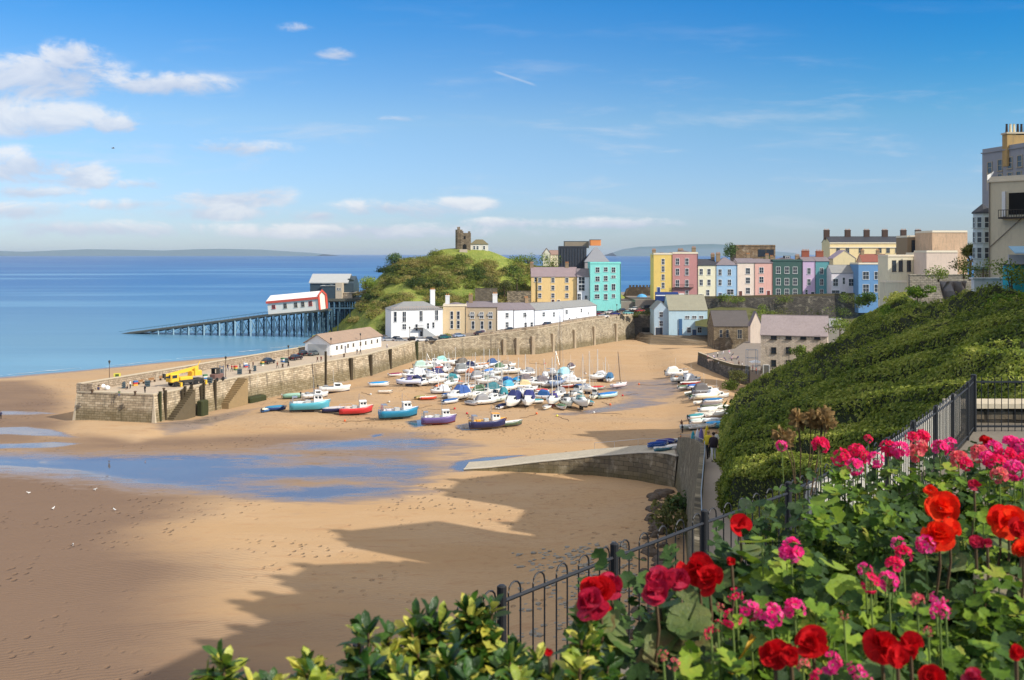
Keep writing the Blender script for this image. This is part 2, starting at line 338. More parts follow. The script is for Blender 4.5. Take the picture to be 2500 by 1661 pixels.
darker = np.maximum(darker, .7*sst(sdf(gp([(0, 1060), (520, 1060), (900, 1040), (1100, 1060), (1050, 1200), (740, 1235), (0, 1165)]), X, Y), -6, 8))
darker -= .5*sst(sdf(gp([(200, 1050), (330, 1082), (440, 1050), (360, 1035), (220, 1035)]), X, Y), -3, 3)
darker -= .45*sst(sdf(gp([(560, 1240), (1300, 1170), (1300, 1400), (800, 1420), (560, 1500), (380, 1300)]), X, Y), -16, 10) + .35*sst(Y, 285, 320)
tracks = sst(sdf(gp([(560, 990), (1540, 880), (1700, 930), (1650, 1080), (1180, 1100), (900, 1050), (600, 1080), (400, 1090)]), X, Y), -5, 10)*(.6+.6*vnoise(X, Y, 18, 9)) + .7*sst(sdf(gp([(1300, 1180), (1560, 1170), (1650, 1220), (1640, 1400), (1150, 1500), (1100, 1330)]), X, Y), -6, 6)
nx, ny = len(SX), len(SY); idx = np.arange(nx*ny).reshape(ny, nx)
fc = np.stack([idx[:-1, :-1], idx[:-1, 1:], idx[1:, 1:], idx[1:, :-1]], -1).reshape(-1, 4)
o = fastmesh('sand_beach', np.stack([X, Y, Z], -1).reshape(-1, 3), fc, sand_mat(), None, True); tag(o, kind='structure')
for nm, arr in (('wet', wet), ('darker', darker), ('tracks', tracks)):
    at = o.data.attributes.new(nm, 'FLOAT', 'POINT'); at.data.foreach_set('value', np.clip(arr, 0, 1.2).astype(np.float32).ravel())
SANDZ = Z.copy()
def sz(x, y):
    i = int(np.clip((x-SX[0])/.85, 0, nx-1)); j = int(np.clip((y-SY[0])/.85, 0, ny-1)); return float(SANDZ[j, i])

# --- sea ---
def sea_mat():
    m = bpy.data.materials.new('sea_water'); m.use_nodes = True; t = NT(m.node_tree)
    g = t.n('ShaderNodeNewGeometry').outputs['Position']; s = t.n('ShaderNodeSeparateXYZ', {0: g})
    st = t.n('ShaderNodeMapping', {0: g, 'Scale': (.22, 1.0, 1), 'Rotation': (0, 0, .06)}).outputs[0]
    big = t.noise(st, .006, 6, .6, .3); far = t.noise(st, .0012, 5, .6); rip = t.noise(t.n('ShaderNodeMapping', {0: g, 'Scale': (.6, 1.3, 1)}).outputs[0], .55, 5, .65); sm = t.noise(g, 2.6, 3, .6)
    dist = t.m('LOGARITHM', t.m('MAXIMUM', s.outputs[1], 100.0), 10.0)
    near = t.ss(t.m('ADD', dist, t.m('MULTIPLY', t.m('SUBTRACT', big, .5), .25)), 2.45, 3.1)
    col = t.mix(near, L(98, 142, 166), L(16, 92, 150)); col = t.mix(t.ss(dist, 3.0, 3.9), col, L(0, 62, 128))
    col = t.mix(t.m('MULTIPLY', t.ss(big, .48, .66), .55), col, L(120, 170, 196)); col = t.mix(t.m('MULTIPLY', t.ss(t.noise(t.n('ShaderNodeMapping', {0: g, 'Scale': (.1, 1.0, 1), 'Rotation': (0, 0, -.03)}).outputs[0], .011, 6, .62, .2), .5, .68), .32), col, L(30, 92, 140))
    col = t.mix(t.m('MULTIPLY', t.ss(far, .48, .66), .45), col, L(20, 80, 145))
    hgt = t.m('ADD', rip, t.m('ADD', t.m('MULTIPLY', sm, .25), t.m('MULTIPLY', t.noise(st, .09, 4, .6), 1.5)))
    bp = t.n('ShaderNodeBump', {'Height': hgt, 'Strength': .22, 'Distance': .5})
    bs = t.n('ShaderNodeBsdfPrincipled', {'Base Color': col, 'Roughness': .3, 'IOR': 1.33, 'Specular IOR Level': .2, 'Normal': bp.outputs[0]})
    t.n('ShaderNodeOutputMaterial', {0: bs.outputs[0]}); return m
mb = MB(); r = [-30000, -8000, -2000, -600, 200, 900, 3000, 9000, 30000]; dd = [236, 300, 420, 700, 1500, 4000, 12000, 34000]
for a in dd:
    for b in r: mb.v.append((b, a, -.5))
for i in range(len(dd)-1):
    for j in range(len(r)-1): k = i*len(r)+j; mb.f.append((k, k+1, k+len(r)+1, k+len(r))); mb.m.append(0)
tag(mb.build('sea_water', sea_mat()), kind='structure')
# breaking wavelets along the shore: thin foam strips
fm = mat('foam', (.8, .84, .86), .7, .1, 2)
for (x0, y0, x1, y1, w) in [(20, 915, 200, 898, 1.0), (260, 895, 420, 877, .8), (575, 860, 640, 854, 1.6), (660, 850, 760, 842, 1.0), (430, 876, 560, 864, .6), (-200, 934, 10, 916, .7)]:
    A = G(x0, y0, -.42); B = G(x1, y1, -.42); mb = MB(); N = 26; up = []; lo = []
    for i in range(N+1):
        f = i/N; p = A.lerp(B, f); k = w*math.sin(math.pi*f)*(.5+.8*random.random()); q = .7*math.sin(f*17)
        up.append((p.x, p.y+q+k*.5, -.44)); lo.append((p.x, p.y+q-k*.5, -.44))
    mb.loft([lo, up, [(a, b, -.40) for a, b, c in up], [(a, b, -.40) for a, b, c in lo]], 0, False, closed=False)
    tag(mb.build('wave_foam', fm), kind='stuff')

# --- far coast beyond the bay ---
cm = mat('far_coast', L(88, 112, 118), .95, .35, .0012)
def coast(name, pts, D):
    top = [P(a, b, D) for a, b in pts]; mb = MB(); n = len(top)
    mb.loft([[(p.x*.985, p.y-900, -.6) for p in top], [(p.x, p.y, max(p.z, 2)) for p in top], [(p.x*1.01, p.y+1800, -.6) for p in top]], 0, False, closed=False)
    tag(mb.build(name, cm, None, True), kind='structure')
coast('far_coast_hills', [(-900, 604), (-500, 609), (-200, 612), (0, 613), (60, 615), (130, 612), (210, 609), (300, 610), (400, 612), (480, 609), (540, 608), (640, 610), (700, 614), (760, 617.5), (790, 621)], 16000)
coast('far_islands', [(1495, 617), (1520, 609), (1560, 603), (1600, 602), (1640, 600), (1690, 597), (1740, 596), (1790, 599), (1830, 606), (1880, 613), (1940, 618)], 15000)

# --- road behind the harbour wall, rising to the town ---
asph = mat('asphalt', L(150, 138, 126, .8), .9, .25, .3, .15)
far = [(-57.5, 281, 6.0), (-54, 318, 5.6), (-44, 345, 6.0), (-20, 372, 7.2), (5, 385, 9.6), (30, 415, 12.5), (56, 440, 14.0)]
def strip(A, B, n=4):
    mb = MB(); m_ = len(A)
    for k in range(n+1):
        for a, b in zip(A, B): q = Vector(a).lerp(Vector(b), k/n); mb.v.append(tuple(q))
    for k in range(n):
        for j in range(m_-1): i = k*m_+j; mb.f.append((i, i+1, i+m_+1, i+m_)); mb.m.append(0)
    return mb
tag(strip([(x, y+.3, z-.03) for x, y, z in WL[2:]], far, 5).build('harbour_road', asph), kind='structure')
tag(MB().prism([(0, 392), (60, 402), (60, 470), (-30, 470), (-22, 400)], 6, 14.4).build('upper_terrace_ground', asph), kind='structure')

# --- castle hill ---
sil = [(820, 800), (868, 752), (890, 712), (915, 688), (940, 664), (965, 648), (985, 642), (1010, 640), (1035, 634), (1055, 622), (1075, 612), (1100, 608), (1130, 607), (1180, 609), (1205, 617), (1235, 630), (1270, 640), (1310, 650), (1360, 652), (1420, 660), (1480, 700), (1540, 735)]
DR = 432.0; sxs = [(a-CX)/F*DR for a, b in sil]; szs = [H-(b-HY)/F*DR for a, b in sil]
hx = np.arange(-78, 50, 1.1); hy = np.arange(326, 520, 1.3); X, Y = np.meshgrid(hx, hy)
xs = X*DR/np.clip(Y, 395, 450)
rz = np.interp(xs, sxs, szs); base = np.where(X < -42, 341, np.interp(X, [-42, -30, 0, 20, 50], [341, 362, 388, 412, 430])); bz = np.interp(X, [-60, -42, -20, 5, 30, 50], [-1, 5, 7, 9.5, 13, 14])
tf = np.clip((Y-base)/(DR-base), 0, 1); prof = .55*tf**.6+.45*sst(tf, .25, 1)
back = sst(Y, 520, 448)
Z = np.where(Y < DR, bz+(np.maximum(rz, bz)-bz)*prof, -2+(rz+2)*back)
Z += (1.7*vnoise(X, Y, 15, 3)+.7*vnoise(X, Y, 5, 4))*np.clip(tf*2.5, 0, 1)*(1-sst(tf, .9, 1)*.75)
Z += np.where((X < -44) & (Y < 400), 2.2*vnoise(X, Y, 7, 8), 0)
Z = np.where(Y < base, np.where(Y < base-5, -3, np.minimum(Z, bz-1.5)), Z)
HX, HYY, HZ = hx, hy, Z
def hz(x, y): return float(HZ[int(np.clip(round((y-326)/1.3), 0, len(hy)-1)), int(np.clip(round((x+78)/1.1), 0, len(hx)-1))])
gm = bpy.data.materials.new('hill_grass'); gm.use_nodes = True; t = NT(gm.node_tree)
g = t.n('ShaderNodeNewGeometry'); s = t.n('ShaderNodeSeparateXYZ', {0: g.outputs['Normal']}); a = t.noise(g.outputs['Position'], .12, 6, .65); b = t.noise(g.outputs['Position'], 1.4, 4, .65)
gc = t.mix(t.ss(a, .35, .65), L(136, 146, 66), L(104, 120, 54)); gc = t.mix(t.ss(b, .45, .7, 0, .6), gc, L(176, 168, 100))
rc = t.mix(t.ss(b, .3, .7), L(70, 62, 52), L(120, 108, 90)); gc = t.mix(t.ss(t.m('ADD', s.outputs[2], t.m('MULTIPLY', a, .2)), .62, .45), gc, rc)
bs = t.n('ShaderNodeBsdfPrincipled', {'Base Color': gc, 'Roughness': .95, 'Specular IOR Level': .1, 'Normal': t.n('ShaderNodeBump', {'Height': b, 'Strength': .6, 'Distance': .5}).outputs[0]}); t.n('ShaderNodeOutputMaterial', {0: bs.outputs[0]})
nx2, ny2 = len(hx), len(hy); idx = np.arange(nx2*ny2).reshape(ny2, nx2)
fc = np.stack([idx[:-1, :-1], idx[:-1, 1:], idx[1:, 1:], idx[1:, :-1]], -1).reshape(-1, 4)
tag(fastmesh('castle_hill', np.stack([X, Y, Z], -1).reshape(-1, 3), fc, gm, None, True), kind='structure')
# scrub on the hill: clumps of small leaves, left bare where the mown grass shows
scrub = leafmat('scrub_leaves', [L(70, 84, 34), L(104, 118, 48), L(140, 148, 62), L(150, 132, 80), L(176, 176, 96)], .7, .35, .09, .2, .6)
cx_, cn_, cs_ = [], [], []
bare = gp([(10, 10)]) if False else None
tries = 0
while len(cx_) < 430 and tries < 4000:
    tries += 1
    x = random.uniform(-66, 34); y = random.uniform(338, 428); z = hz(x, y); px = CX+F*x/y; py = HY+F*(H-z)/y
    if y < np.interp(x, [-42, -30, 0, 20, 50], [338, 366, 392, 414, 430]): continue
    if x < -45 and y < 372: continue
    if 1070 < px < 1400 and py < 600+ (px-1070)*.12 + 26: continue
    if 1200 < px < 1250 and 645 < py < 662: continue
    if vnoise(np.array([x]), np.array([y]), 12, 21)[0] < -.13: continue
    cx_.append((x, y, z+.3, random.uniform(1.6, 3.4)))
def clumps(name, lst, m_, size, lab):
    V = []
    for (x, y, z, r) in lst:
        n = int(90*r*r); q = unit(rng.normal(0, 1, (n, 3))); q[:, 2] = np.abs(q[:, 2])*.9; rr = r*rng.uniform(.6, 1.1, (n, 1))*(1+.35*np.sin(q[:, :1]*6+x)*np.cos(q[:, 1:2]*5+y)); c = q*rr*np.array([1.15, 1.0, .8])+np.array([x, y, z-.3])
        v_, f_ = leafquads(c, q, size, .75, .7); V.append(v_)
    V = np.concatenate(V); tag(fastmesh(name, V, np.arange(len(V)).reshape(-1, 4), m_), lab, 'scrub', kind='stuff')
clumps('hill_scrub', [c_ for i_, c_ in enumerate(cx_) if i_ % 10 not in (0, 2, 3)], scrub, .42, 'tangled olive scrub covering the castle hill slope')
clumps('hill_thicket', [(a_, b_, c_+.3, d_*1.25) for i_, (a_, b_, c_, d_) in enumerate(cx_) if i_ % 10 == 0], leafmat('thicket_leaves', [L(40, 56, 26), L(66, 84, 36), L(92, 108, 50)], .7, .3, .2, .2, .5), .45, 'dark thicket growing in patches on the castle hill')
clumps('hill_bracken', [c_ for i_, c_ in enumerate(cx_) if i_ % 10 in (2, 3)], leafmat('bracken_leaves', [L(120, 96, 56), L(150, 134, 76), L(176, 168, 104), L(130, 140, 70)], .8, .3, .2, .2, .5), .4, 'brown and straw coloured bracken on the castle hill')

# --- ivy bank on the right, from the sea wall path up to the town ---
rows = [((1860, 2150, 23), (2300, 1900, 18), (2800, 1650, 13)), ((1840, 1440, 38), (2200, 1330, 30), (2700, 1180, 21)), ((1785, 1250, 46), (2150, 1080, 40), (2640, 960, 32)), ((1782, 1130, 60), (2150, 960, 55), (2640, 800, 50)), ((1782, 1085, 110), (2130, 910, 95), (2560, 752, 75)),
        ((1792, 1052, 150), (2080, 895, 130), (2440, 790, 105)), ((1795, 1000, 205), (2035, 900, 175), (2335, 808, 135)), ((1792, 962, 246), (1980, 945, 212), (2215, 722, 175)), ((1850, 950, 238), (1975, 930, 222), (2095, 782, 200)), ((1955, 945, 230), (1990, 930, 226), (2005, 900, 224))]
RA = np.array([[P(*a), P(*m_), P(*b)] for a, m_, b in rows]); U = np.linspace(0, 1, 330); Vv = np.linspace(-.06, 1, 210)
ui = U*(len(rows)-1); i0 = np.clip(ui.astype(int), 0, len(rows)-2); fr = (ui-i0)[:, None, None]
R = RA[i0]*(1-fr)+RA[i0+1]*fr
w2 = np.clip(Vv, -.06, 1); W0 = (2*(w2-.5)*(w2-1))[None, :, None]; W1 = (4*w2*(1-w2))[None, :, None]; W2 = (2*w2*(w2-.5))[None, :, None]
BK = R[:, 0][:, None, :]*W0+R[:, 1][:, None, :]*W1+R[:, 2][:, None, :]*W2
du = np.gradient(BK, axis=0); dv = np.gradient(BK, axis=1); nn = unit(np.cross(du, dv)); nn[nn[..., 2] < 0] *= -1
fl = np.broadcast_to(Vv[None, :], BK.shape[:2]); xx, yy_, zz = BK[..., 0], BK[..., 1], BK[..., 2]
sm_ = np.concatenate([[0], np.cumsum(np.linalg.norm(np.diff(BK[:, 100], axis=0), axis=1))])[:, None]+0*fl; vm_ = fl*np.linalg.norm(BK[:, -1]-BK[:, 12], axis=1)[:, None]
b1 = np.abs(vnoise(sm_+vm_*.55, vm_*.42, 9, 31, 2)); b2 = np.abs(vnoise(sm_*1.1+vm_*.8, vm_*.4, 3.2, 32, 3))
k = np.clip(BK[..., 1]/115, .32, 1)*(1-.6*sst(BK[..., 1], 170, 215))
disp = (k*2.5*(1-2.3*b1)+np.clip(k*1.5, .6, 1.0)*(1-.6*sst(BK[..., 1], 150, 200))*1.9*(1-2.3*b2))*np.clip(np.minimum(fl*8+.2, (1-fl)*9+.15), .1, 1)
BD = BK+nn*disp[..., None]
idx = np.arange(BD.shape[0]*BD.shape[1]).reshape(BD.shape[:2]); fc = np.stack([idx[:-1, :-1], idx[:-1, 1:], idx[1:, 1:], idx[1:, :-1]], -1).reshape(-1, 4)
tag(fastmesh('cliff_bank', BD.reshape(-1, 3), fc, mat('bank_soil', L(44, 50, 24), .95, .4, .3), None, True), kind='structure')
n = 680000; a = rng.uniform(0, BD.shape[0]-1.01, n); b = rng.uniform(0, BD.shape[1]-1.01, n); ai = a.astype(int); bi = b.astype(int); fa = (a-ai)[:, None]; fb = (b-bi)[:, None]
lerp4 = lambda Q: (Q[ai, bi]*(1-fa)+Q[ai+1, bi]*fa)*(1-fb)+(Q[ai, bi+1]*(1-fa)+Q[ai+1, bi+1]*fa)*fb
c = lerp4(BD); du = np.gradient(BD, axis=0); dv = np.gradient(BD, axis=1); nd = unit(np.cross(du, dv)); nd[nd[..., 2] < 0] *= -1; nr = unit(lerp4(nd)); fdir = -unit(lerp4(dv))
c = c+nr*(rng.uniform(-.05, .5, (n, 1))*np.clip(c[:, 1:2]/90, .35, 1))
hang = unit(fdir+np.array([-.25, -.35, -.45]))
v_, f_ = leafquads(c, nr+np.array([0, 0, .35]), .10+.0015*c[:, 1], .62, .7, hang+rng.normal(0, .6, (n, 3)))
ivy = leafmat('ivy_leaves', [L(44, 62, 24), L(92, 112, 40), L(134, 148, 56), L(170, 176, 78), L(202, 200, 112)], .6, .42, .2, .3, .55)
tag(fastmesh('ivy_bank', v_, f_, ivy), 'dense green ivy hanging over the whole cliff bank on the right', 'ivy', kind='stuff')
# bushes hanging at the foot of the bank over the boats
def bank(uf, vf): return Vector(BD[int(uf*(BD.shape[0]-1)), int(vf*(BD.shape[1]-1))])

# --- sloping sea-wall path with its retaining wall ---
PL = [P(1745, 1770, 24), P(1716, 1420, 36), P(1712, 1260, 45), P(1722, 1130, 60), P(1719, 1106, 85), P(1700, 1090, 110), P(1682, 1082, 130), P(1660, 1080, 146)]
PR = [P(1890, 1770, 24), P(1800, 1420, 36), P(1772, 1260, 45), P(1782, 1130, 60), P(1778, 1106, 85), P(1768, 1092, 110), P(1768, 1072, 130), P(1766, 1058, 152)]
conc = mat('path_concrete', L(176, 166, 156, .85), .9, .15, .5, .1)
tag(strip([tuple(p) for p in PL], [(p.x+.6, p.y, p.z) for p in PR], 3).build('sea_wall_path', conc), kind='structure')
grey_st = stone('pathwall_stone', L(140, 130, 106), L(106, 98, 78), L(74, 68, 54), .7, .3, weed=3.0, var=.7)
mb = MB()
for i in range(len(PL)-1):
    a, b = PL[i], PL[i+1]; s0 = (b-a); nrm = Vector((-s0.y, s0.x, 0)).normalized()
    lo = [(a+nrm*1.3), (b+nrm*1.3)]
    mb.loft([[(a.x+nrm.x*.32, a.y, a.z+.75), (a.x, a.y, a.z+.75), (a.x, a.y, a.z-.3), (lo[0].x+.4, a.y, -1), (lo[0].x, a.y, -1)], [(b.x+nrm.x*.32, b.y, b.z+.75), (b.x, b.y, b.z+.75), (b.x, b.y, b.z-.3), (lo[1].x+.4, b.y, -1), (lo[1].x, b.y, -1)]])
w = thing('retaining_wall', 'tall grey retaining wall carrying the sloping footpath above the shaded sand', 'wall', (0, 0, 0))
mb.build('wall_face', grey_st, w)
mb = MB()   # handrail on the wall
for i in range(1, len(PL)-1):
    a, b = PL[i]+Vector((0, 0, .75)), PL[i+1]+Vector((0, 0, .75))
    mb.tube([a+Vector((0, 0, .35)), b+Vector((0, 0, .35))], .03, 5)
    k = max(2, int((b-a).length/2.5))
    for j in range(k): q = a.lerp(b, j/k); mb.tube([q, q+Vector((0, 0, .36))], .025, 5)
mb.build('handrail', mat('galv', L(150, 155, 160), .4, .05, 1, 0, .5, .6), w)
# ================= walls and pier =================
ST_PIER = stone('pier_stone', L(206, 188, 158), L(160, 142, 116), L(104, 92, 74), 1.1, .42, True, 2.8, .75)
ST_HARB = stone('harbour_stone', L(188, 174, 148), L(146, 132, 110), L(104, 94, 78), .9, .36, True, 2.2, .8)
ST_DARK = stone('dark_stone', L(104, 98, 90), L(76, 72, 68), L(58, 54, 50), .8, .35, True, 1.0, .6)
COPE = mat('coping_stone', L(196, 182, 156), .85, .25, .8, .2)
DECK = mat('quay_deck', L(196, 178, 154, .9), .9, .3, .35, .15, dirt=.3)
TIMB = mat('tarred_timber', L(70, 60, 42), .85, .4, 2, .3); WEED = mat('weedy_timber', L(58, 62, 34), .9, .4, 2, .4)
def wallmesh(name, line, ztop, zbot, m, parent=None, batter=.8, side=1, thick=None):
    "stone face along a line of (x,y), with u along the wall and v up it"
    mb = MB(); mb.uv = []; d = 0; n = len(line); pts = [Vector((p[0], p[1])) for p in line]; offs = []
    for i in range(n):
        a = pts[max(0, i-1)]; b = pts[min(n-1, i+1)]; e = (b-a).normalized(); offs.append(Vector((e.y, -e.x))*side)
    acc = [0]
    for i in range(1, n): acc.append(acc[-1]+(pts[i]-pts[i-1]).length)
    zt = ztop if isinstance(ztop, (list, tuple)) else [ztop]*n; zb = zbot if isinstance(zbot, (list, tuple)) else [zbot]*n
    K = 3
    for i in range(n):
        for k in range(K+1):
            f = k/K; o = offs[i]*batter*(1-f); p = pts[i]+o; z = zb[i]+(zt[i]-zb[i])*f
            mb.v.append((p.x, p.y, z)); mb.uv.append((acc[i], z))
    for i in range(n-1):
        for k in range(K): a = i*(K+1)+k; mb.f.append((a, a+K+1, a+K+2, a+1)); mb.m.append(0)
    return mb.build(name, m, parent, fixn=False)
def coping(line, zt, w=.7, h=.28, m=None, parent=None, name='coping', inward=1):
    mb = MB(); pts = [Vector((p[0], p[1], z)) for p, z in zip(line, zt)]; rg = []
    for i in range(len(pts)):
        e = (pts[min(i+1, len(pts)-1)]-pts[max(i-1, 0)]); e.z = 0; e.normalize(); nn_ = Vector((-e.y, e.x, 0))*inward; p = pts[i]; q = p-nn_*.12; s_ = p+nn_*w
        rg.append([(q.x, q.y, q.z), (s_.x, s_.y, s_.z), (s_.x, s_.y, s_.z+h), (q.x, q.y, q.z+h)])
    return mb.loft(rg).build(name, m or COPE, parent)
def sub(line, step=6):
    out = [line[0]]
    for a, b in zip(line[:-1], line[1:]):
        L_ = (Vector(b)-Vector(a)).length; k = max(1, int(L_/step))
        for j in range(1, k+1): out.append(tuple(Vector(a).lerp(Vector(b), j/k)))
    return out
def linept(px, line):
    "point where the wall line crosses photo column px"
    for a, b in zip(line[:-1], line[1:]):
        ka = CX+F*a[0]/a[1]; kb = CX+F*b[0]/b[1]
        if min(ka, kb) <= px <= max(ka, kb):
            s_ = (px-CX)/F; dx, dy = b[0]-a[0], b[1]-a[1]; q = (s_*a[1]-a[0])/(dx-s_*dy); return Vector(a).lerp(Vector(b), q), Vector((dx, dy, 0)).normalized()
# pier
inner = [(-71, 194.7, 0), (-62.5, 221.8, 0), (-40, 274, 0), (-31, 315, 0)]
outer = [(-88, 199, 0), (-73, 240, 0), (-58.6, 279, 0), (-55, 320, 0)]
pier = thing('stone_pier', 'long weathered stone harbour pier with stepped inner face, parapet and squared end', 'pier', (0, 0, 0))
si = sub(inner); wallmesh('inner_wall', si, 6.0, -1.2, ST_PIER, pier, .9, 1)
endl = sub([(-88, 199, 0), (-71, 194.7, 0)], 3); wallmesh('end_wall', endl, 6.0, -1.2, ST_PIER, pier, .8, 1)
so = sub(outer)[::-1]; wallmesh('outer_wall', so, 6.0, -1.5, ST_PIER, pier, .8, 1)
for cx_0, cy_0, pts_ in ((-71, 194.7, [(.9, -.33), (-.2, -.87), (.85, -1.15)]), (-88, 199, [(-.2, -.8), (-.86, .32), (-1.0, -.6)])):
    ms = MB(); ms.loft([[(cx_0-.3*(1 if cx_0 > -80 else -1), cy_0+.6, z) if k_ == 3 else (cx_0+pts_[k_][0]*f_, cy_0+pts_[k_][1]*f_, z) for k_ in (0, 2, 1, 3)] for z, f_ in ((-1.2, 1.02), (6.0, .06))]); ms.build('quoin', COPE, pier)
mb = MB(); A_ = [inner[0], inner[1], inner[2], inner[3]]; B_ = outer
tag(strip([(x, y, 6.02) for x, y, z in A_], [(x, y, 6.02) for x, y, z in B_], 4).build('deck', DECK, pier))
coping(si, [5.95]*len(si), .8, .22, COPE, pier)
el_ = [(-88, 199), (-71, 194.7)]; coping(el_, [5.95, 5.95], .9, .3, COPE, pier, 'end_kerb')
# seaward parapet: a raised walk and a wall
def walls(line, z0, z1, w, m, parent, name='parapet', inward=1, top=COPE):
    mb = MB(); mb.uv = None; pts = [Vector((p[0], p[1], 0)) for p in line]; rg = []
    for i in range(len(pts)):
        e = (pts[min(i+1, len(pts)-1)]-pts[max(i-1, 0)]); e.normalize(); n_ = Vector((-e.y, e.x, 0))*inward; p = pts[i]; q = p+n_*w
        za = z0[i] if isinstance(z0, list) else z0; zb = z1[i] if isinstance(z1, list) else z1
        rg.append([(p.x, p.y, za), (q.x, q.y, za), (q.x, q.y, zb), (p.x, p.y, zb)])
    return mb.loft(rg).build(name, m, parent)
PST = stone('parapet_stone', L(186, 168, 144), L(152, 134, 112), L(98, 86, 72), .8, .35)
walls(outer, 5.9, 7.7, .9, PST, pier, 'parapet', -1); walls(outer, 7.7, 7.85, 1.0, COPE, pier, 'parapet_coping', -1)
walls([(-88.2, 199.05), (-84.6, 198.1)], 5.9, 7.75, .9, PST, pier, 'end_parapet', 1)
# steps cut in the inner face
def stair(name, p0, p1, z0, z1, w, parent, m=COPE, side=1, n=14, base=-.8):
    a = Vector(p0); b = Vector(p1); e = (b-a).normalized(); nn_ = Vector((e.y, -e.x))*side; mb = MB()
    for i in range(n):
        q0 = a+(b-a)*(i/n); q1 = a+(b-a)*((i+1)/n); z = z0+(z1-z0)*(i+1)/n
        pl = [(q0.x, q0.y), (q1.x, q1.y), (q1.x+nn_.x*w, q1.y+nn_.y*w), (q0.x+nn_.x*w, q0.y+nn_.y*w)]; mb.prism(pl, base, z)
    return mb.build(name, m, parent)
p, e = linept(574, inner); q = p+e*1; r_ = p-e*6.5
stair('steps', (r_.x+.8, r_.y), (q.x+.2, q.y), 1.0, 5.9, 2.4, pier, mat('step_stone', L(150, 128, 92), .9, .4, 1.2, .3), 1)
p, e = linept(452, inner); q = p+e*1.0; r_ = p-e*8
stair('steps', (r_.x+.8, r_.y), (q.x+.2, q.y), 0, 5.7, 1.5, pier, mat('step_wet', L(100, 88, 66), .8, .4, 1.2, .3), 1, 16, -1)
# timber fenders and ladders
for px in (385, 398, 446, 462, 492, 520, 758, 852, 900, 948, 1013):
    p, e = linept(px, inner) if px < 1010 else linept(px, [(-40, 274, 0), (-31, 315, 0)])
    mb = MB(); w_ = .5 if px > 840 else .22; o_ = Vector((e.y, -e.x, 0)); zt = 5.9 if px > 700 else 6.6
    if px == 758: p += o_*4; zt = 9.5
    mb.box(-w_, w_, -.1, .55 if px > 840 else .35, -1, zt)
    if px in (446, 492): mb.box(w_+.5, w_+.9, 0, .3, -1, zt-.5); [mb.box(w_, w_+.5, .05, .2, z_, z_+.12) for z_ in np.arange(.5, 5.6, .6)]
    f_ = mb.build('fender_post', WEED if px % 2 else TIMB, pier); f_.location = p+o_*.45; f_.rotation_euler = (0, 0, math.atan2(e.y, e.x)+math.pi)
# dark weeded buttress stub beside the steps
p, e = linept(612, inner); mb = MB(); mb.bev(-3, 3, -1, 1.6, -1, 1.3, .3); b_ = mb.build('footing', WEED, pier); b_.location = p+Vector((e.y, -e.x, 0))*1.4; b_.rotation_euler = (0, 0, math.atan2(e.y, e.x))
p, e = linept(475, inner); mb = MB(); mb.bev(-1.2, 1.2, -.5, .9, -1, 3.2, .2); b_ = mb.build('landing_block', WEED, pier); b_.location = p+Vector((e.y, -e.x, 0))*2.2; b_.rotation_euler = (0, 0, math.atan2(e.y, e.x))

# harbour wall of the town side
hw = thing('harbour_wall', 'high streaked stone harbour wall below the white houses, rising towards the car park', 'wall', (0, 0, 0))
wl = sub([(a, b, c) for a, b, c in WL[2:]], 5); zt = [p_[2] for p_ in wl]
wallmesh('wall_face', wl, zt, -1.0, ST_HARB, hw, .9, 1)
coping(wl, [z-.03 for z in zt], .7, .22, COPE, hw)
wp = [p_ for p_ in wl if p_[1] > 326]; walls([(p_[0], p_[1]) for p_ in wp], [p_[2]+.1 for p_ in wp], [p_[2]+.95 for p_ in wp], .5, PST, hw, 'parapet', 1)
for px in (1230, 1262, 1300, 1345, 1398, 1446, 1500):
    p, e = linept(px, WL); o_ = Vector((e.y, -e.x, 0)); mb = MB(); mb.bev(-.6, .6, -.4, .75, -1, p.z*.75, .15)
    b_ = mb.build('buttress', mat('pale_render', L(176, 160, 134), .9, .4, .6, .2, dirt=.5), hw); b_.location = Vector((p.x, p.y, 0))+o_*.5; b_.rotation_euler = (0, 0, math.atan2(e.y, e.x)+math.pi)
# dark wall from the harbour corner to the boathouses
cw = thing('corner_wall', 'dark harbour-corner wall with a black boat-store opening beside the pale blue gabled boathouse', 'wall', (0, 0, 0))
cl_ = sub([(49, 396, 0), (56.6, 393.5, 0)], 2); wallmesh('wall_face', cl_, [9.4, 9.3, 9.2, 9.1][:len(cl_)] if len(cl_) <= 4 else 9.3, -1, ST_DARK, cw, .2, 1)
MB().box(52.2, 55.0, 393.2, 394.6, 1.2, 4.4).build('opening', mat('void', (.012, .012, .012), .9, .1), cw)
coping(cl_, [9.3]*len(cl_), .6, .25, COPE, cw)
# stone apron sloping from the boathouses to the sand
ap = MB(); fr_ = [G(1545, 829, 0), G(1585, 843, 0), G(1640, 845, 0), G(1720, 846, 0), G(1800, 846, 0), G(1860, 843, 0)]; bk_ = [P(1560, 822, 388), P(1590, 818, 384), P(1640, 820, 379), P(1730, 821, 376), P(1800, 838, 338), P(1880, 838, 336)]
tag(strip([(p.x, p.y, -.3) for p in fr_], [(p.x, p.y, max(p.z, 2.6)) for p in bk_], 4).build('stone_apron', stone('apron_stone', L(126, 108, 84), L(98, 84, 66), L(66, 58, 46), 1.2, .6)), kind='structure')
tag(MB().prism([(52, 386), (60, 383), (78, 377), (84, 335), (130, 330), (130, 420), (49, 412)], -1, 2.62).build('boatyard_ground', asph), kind='structure')
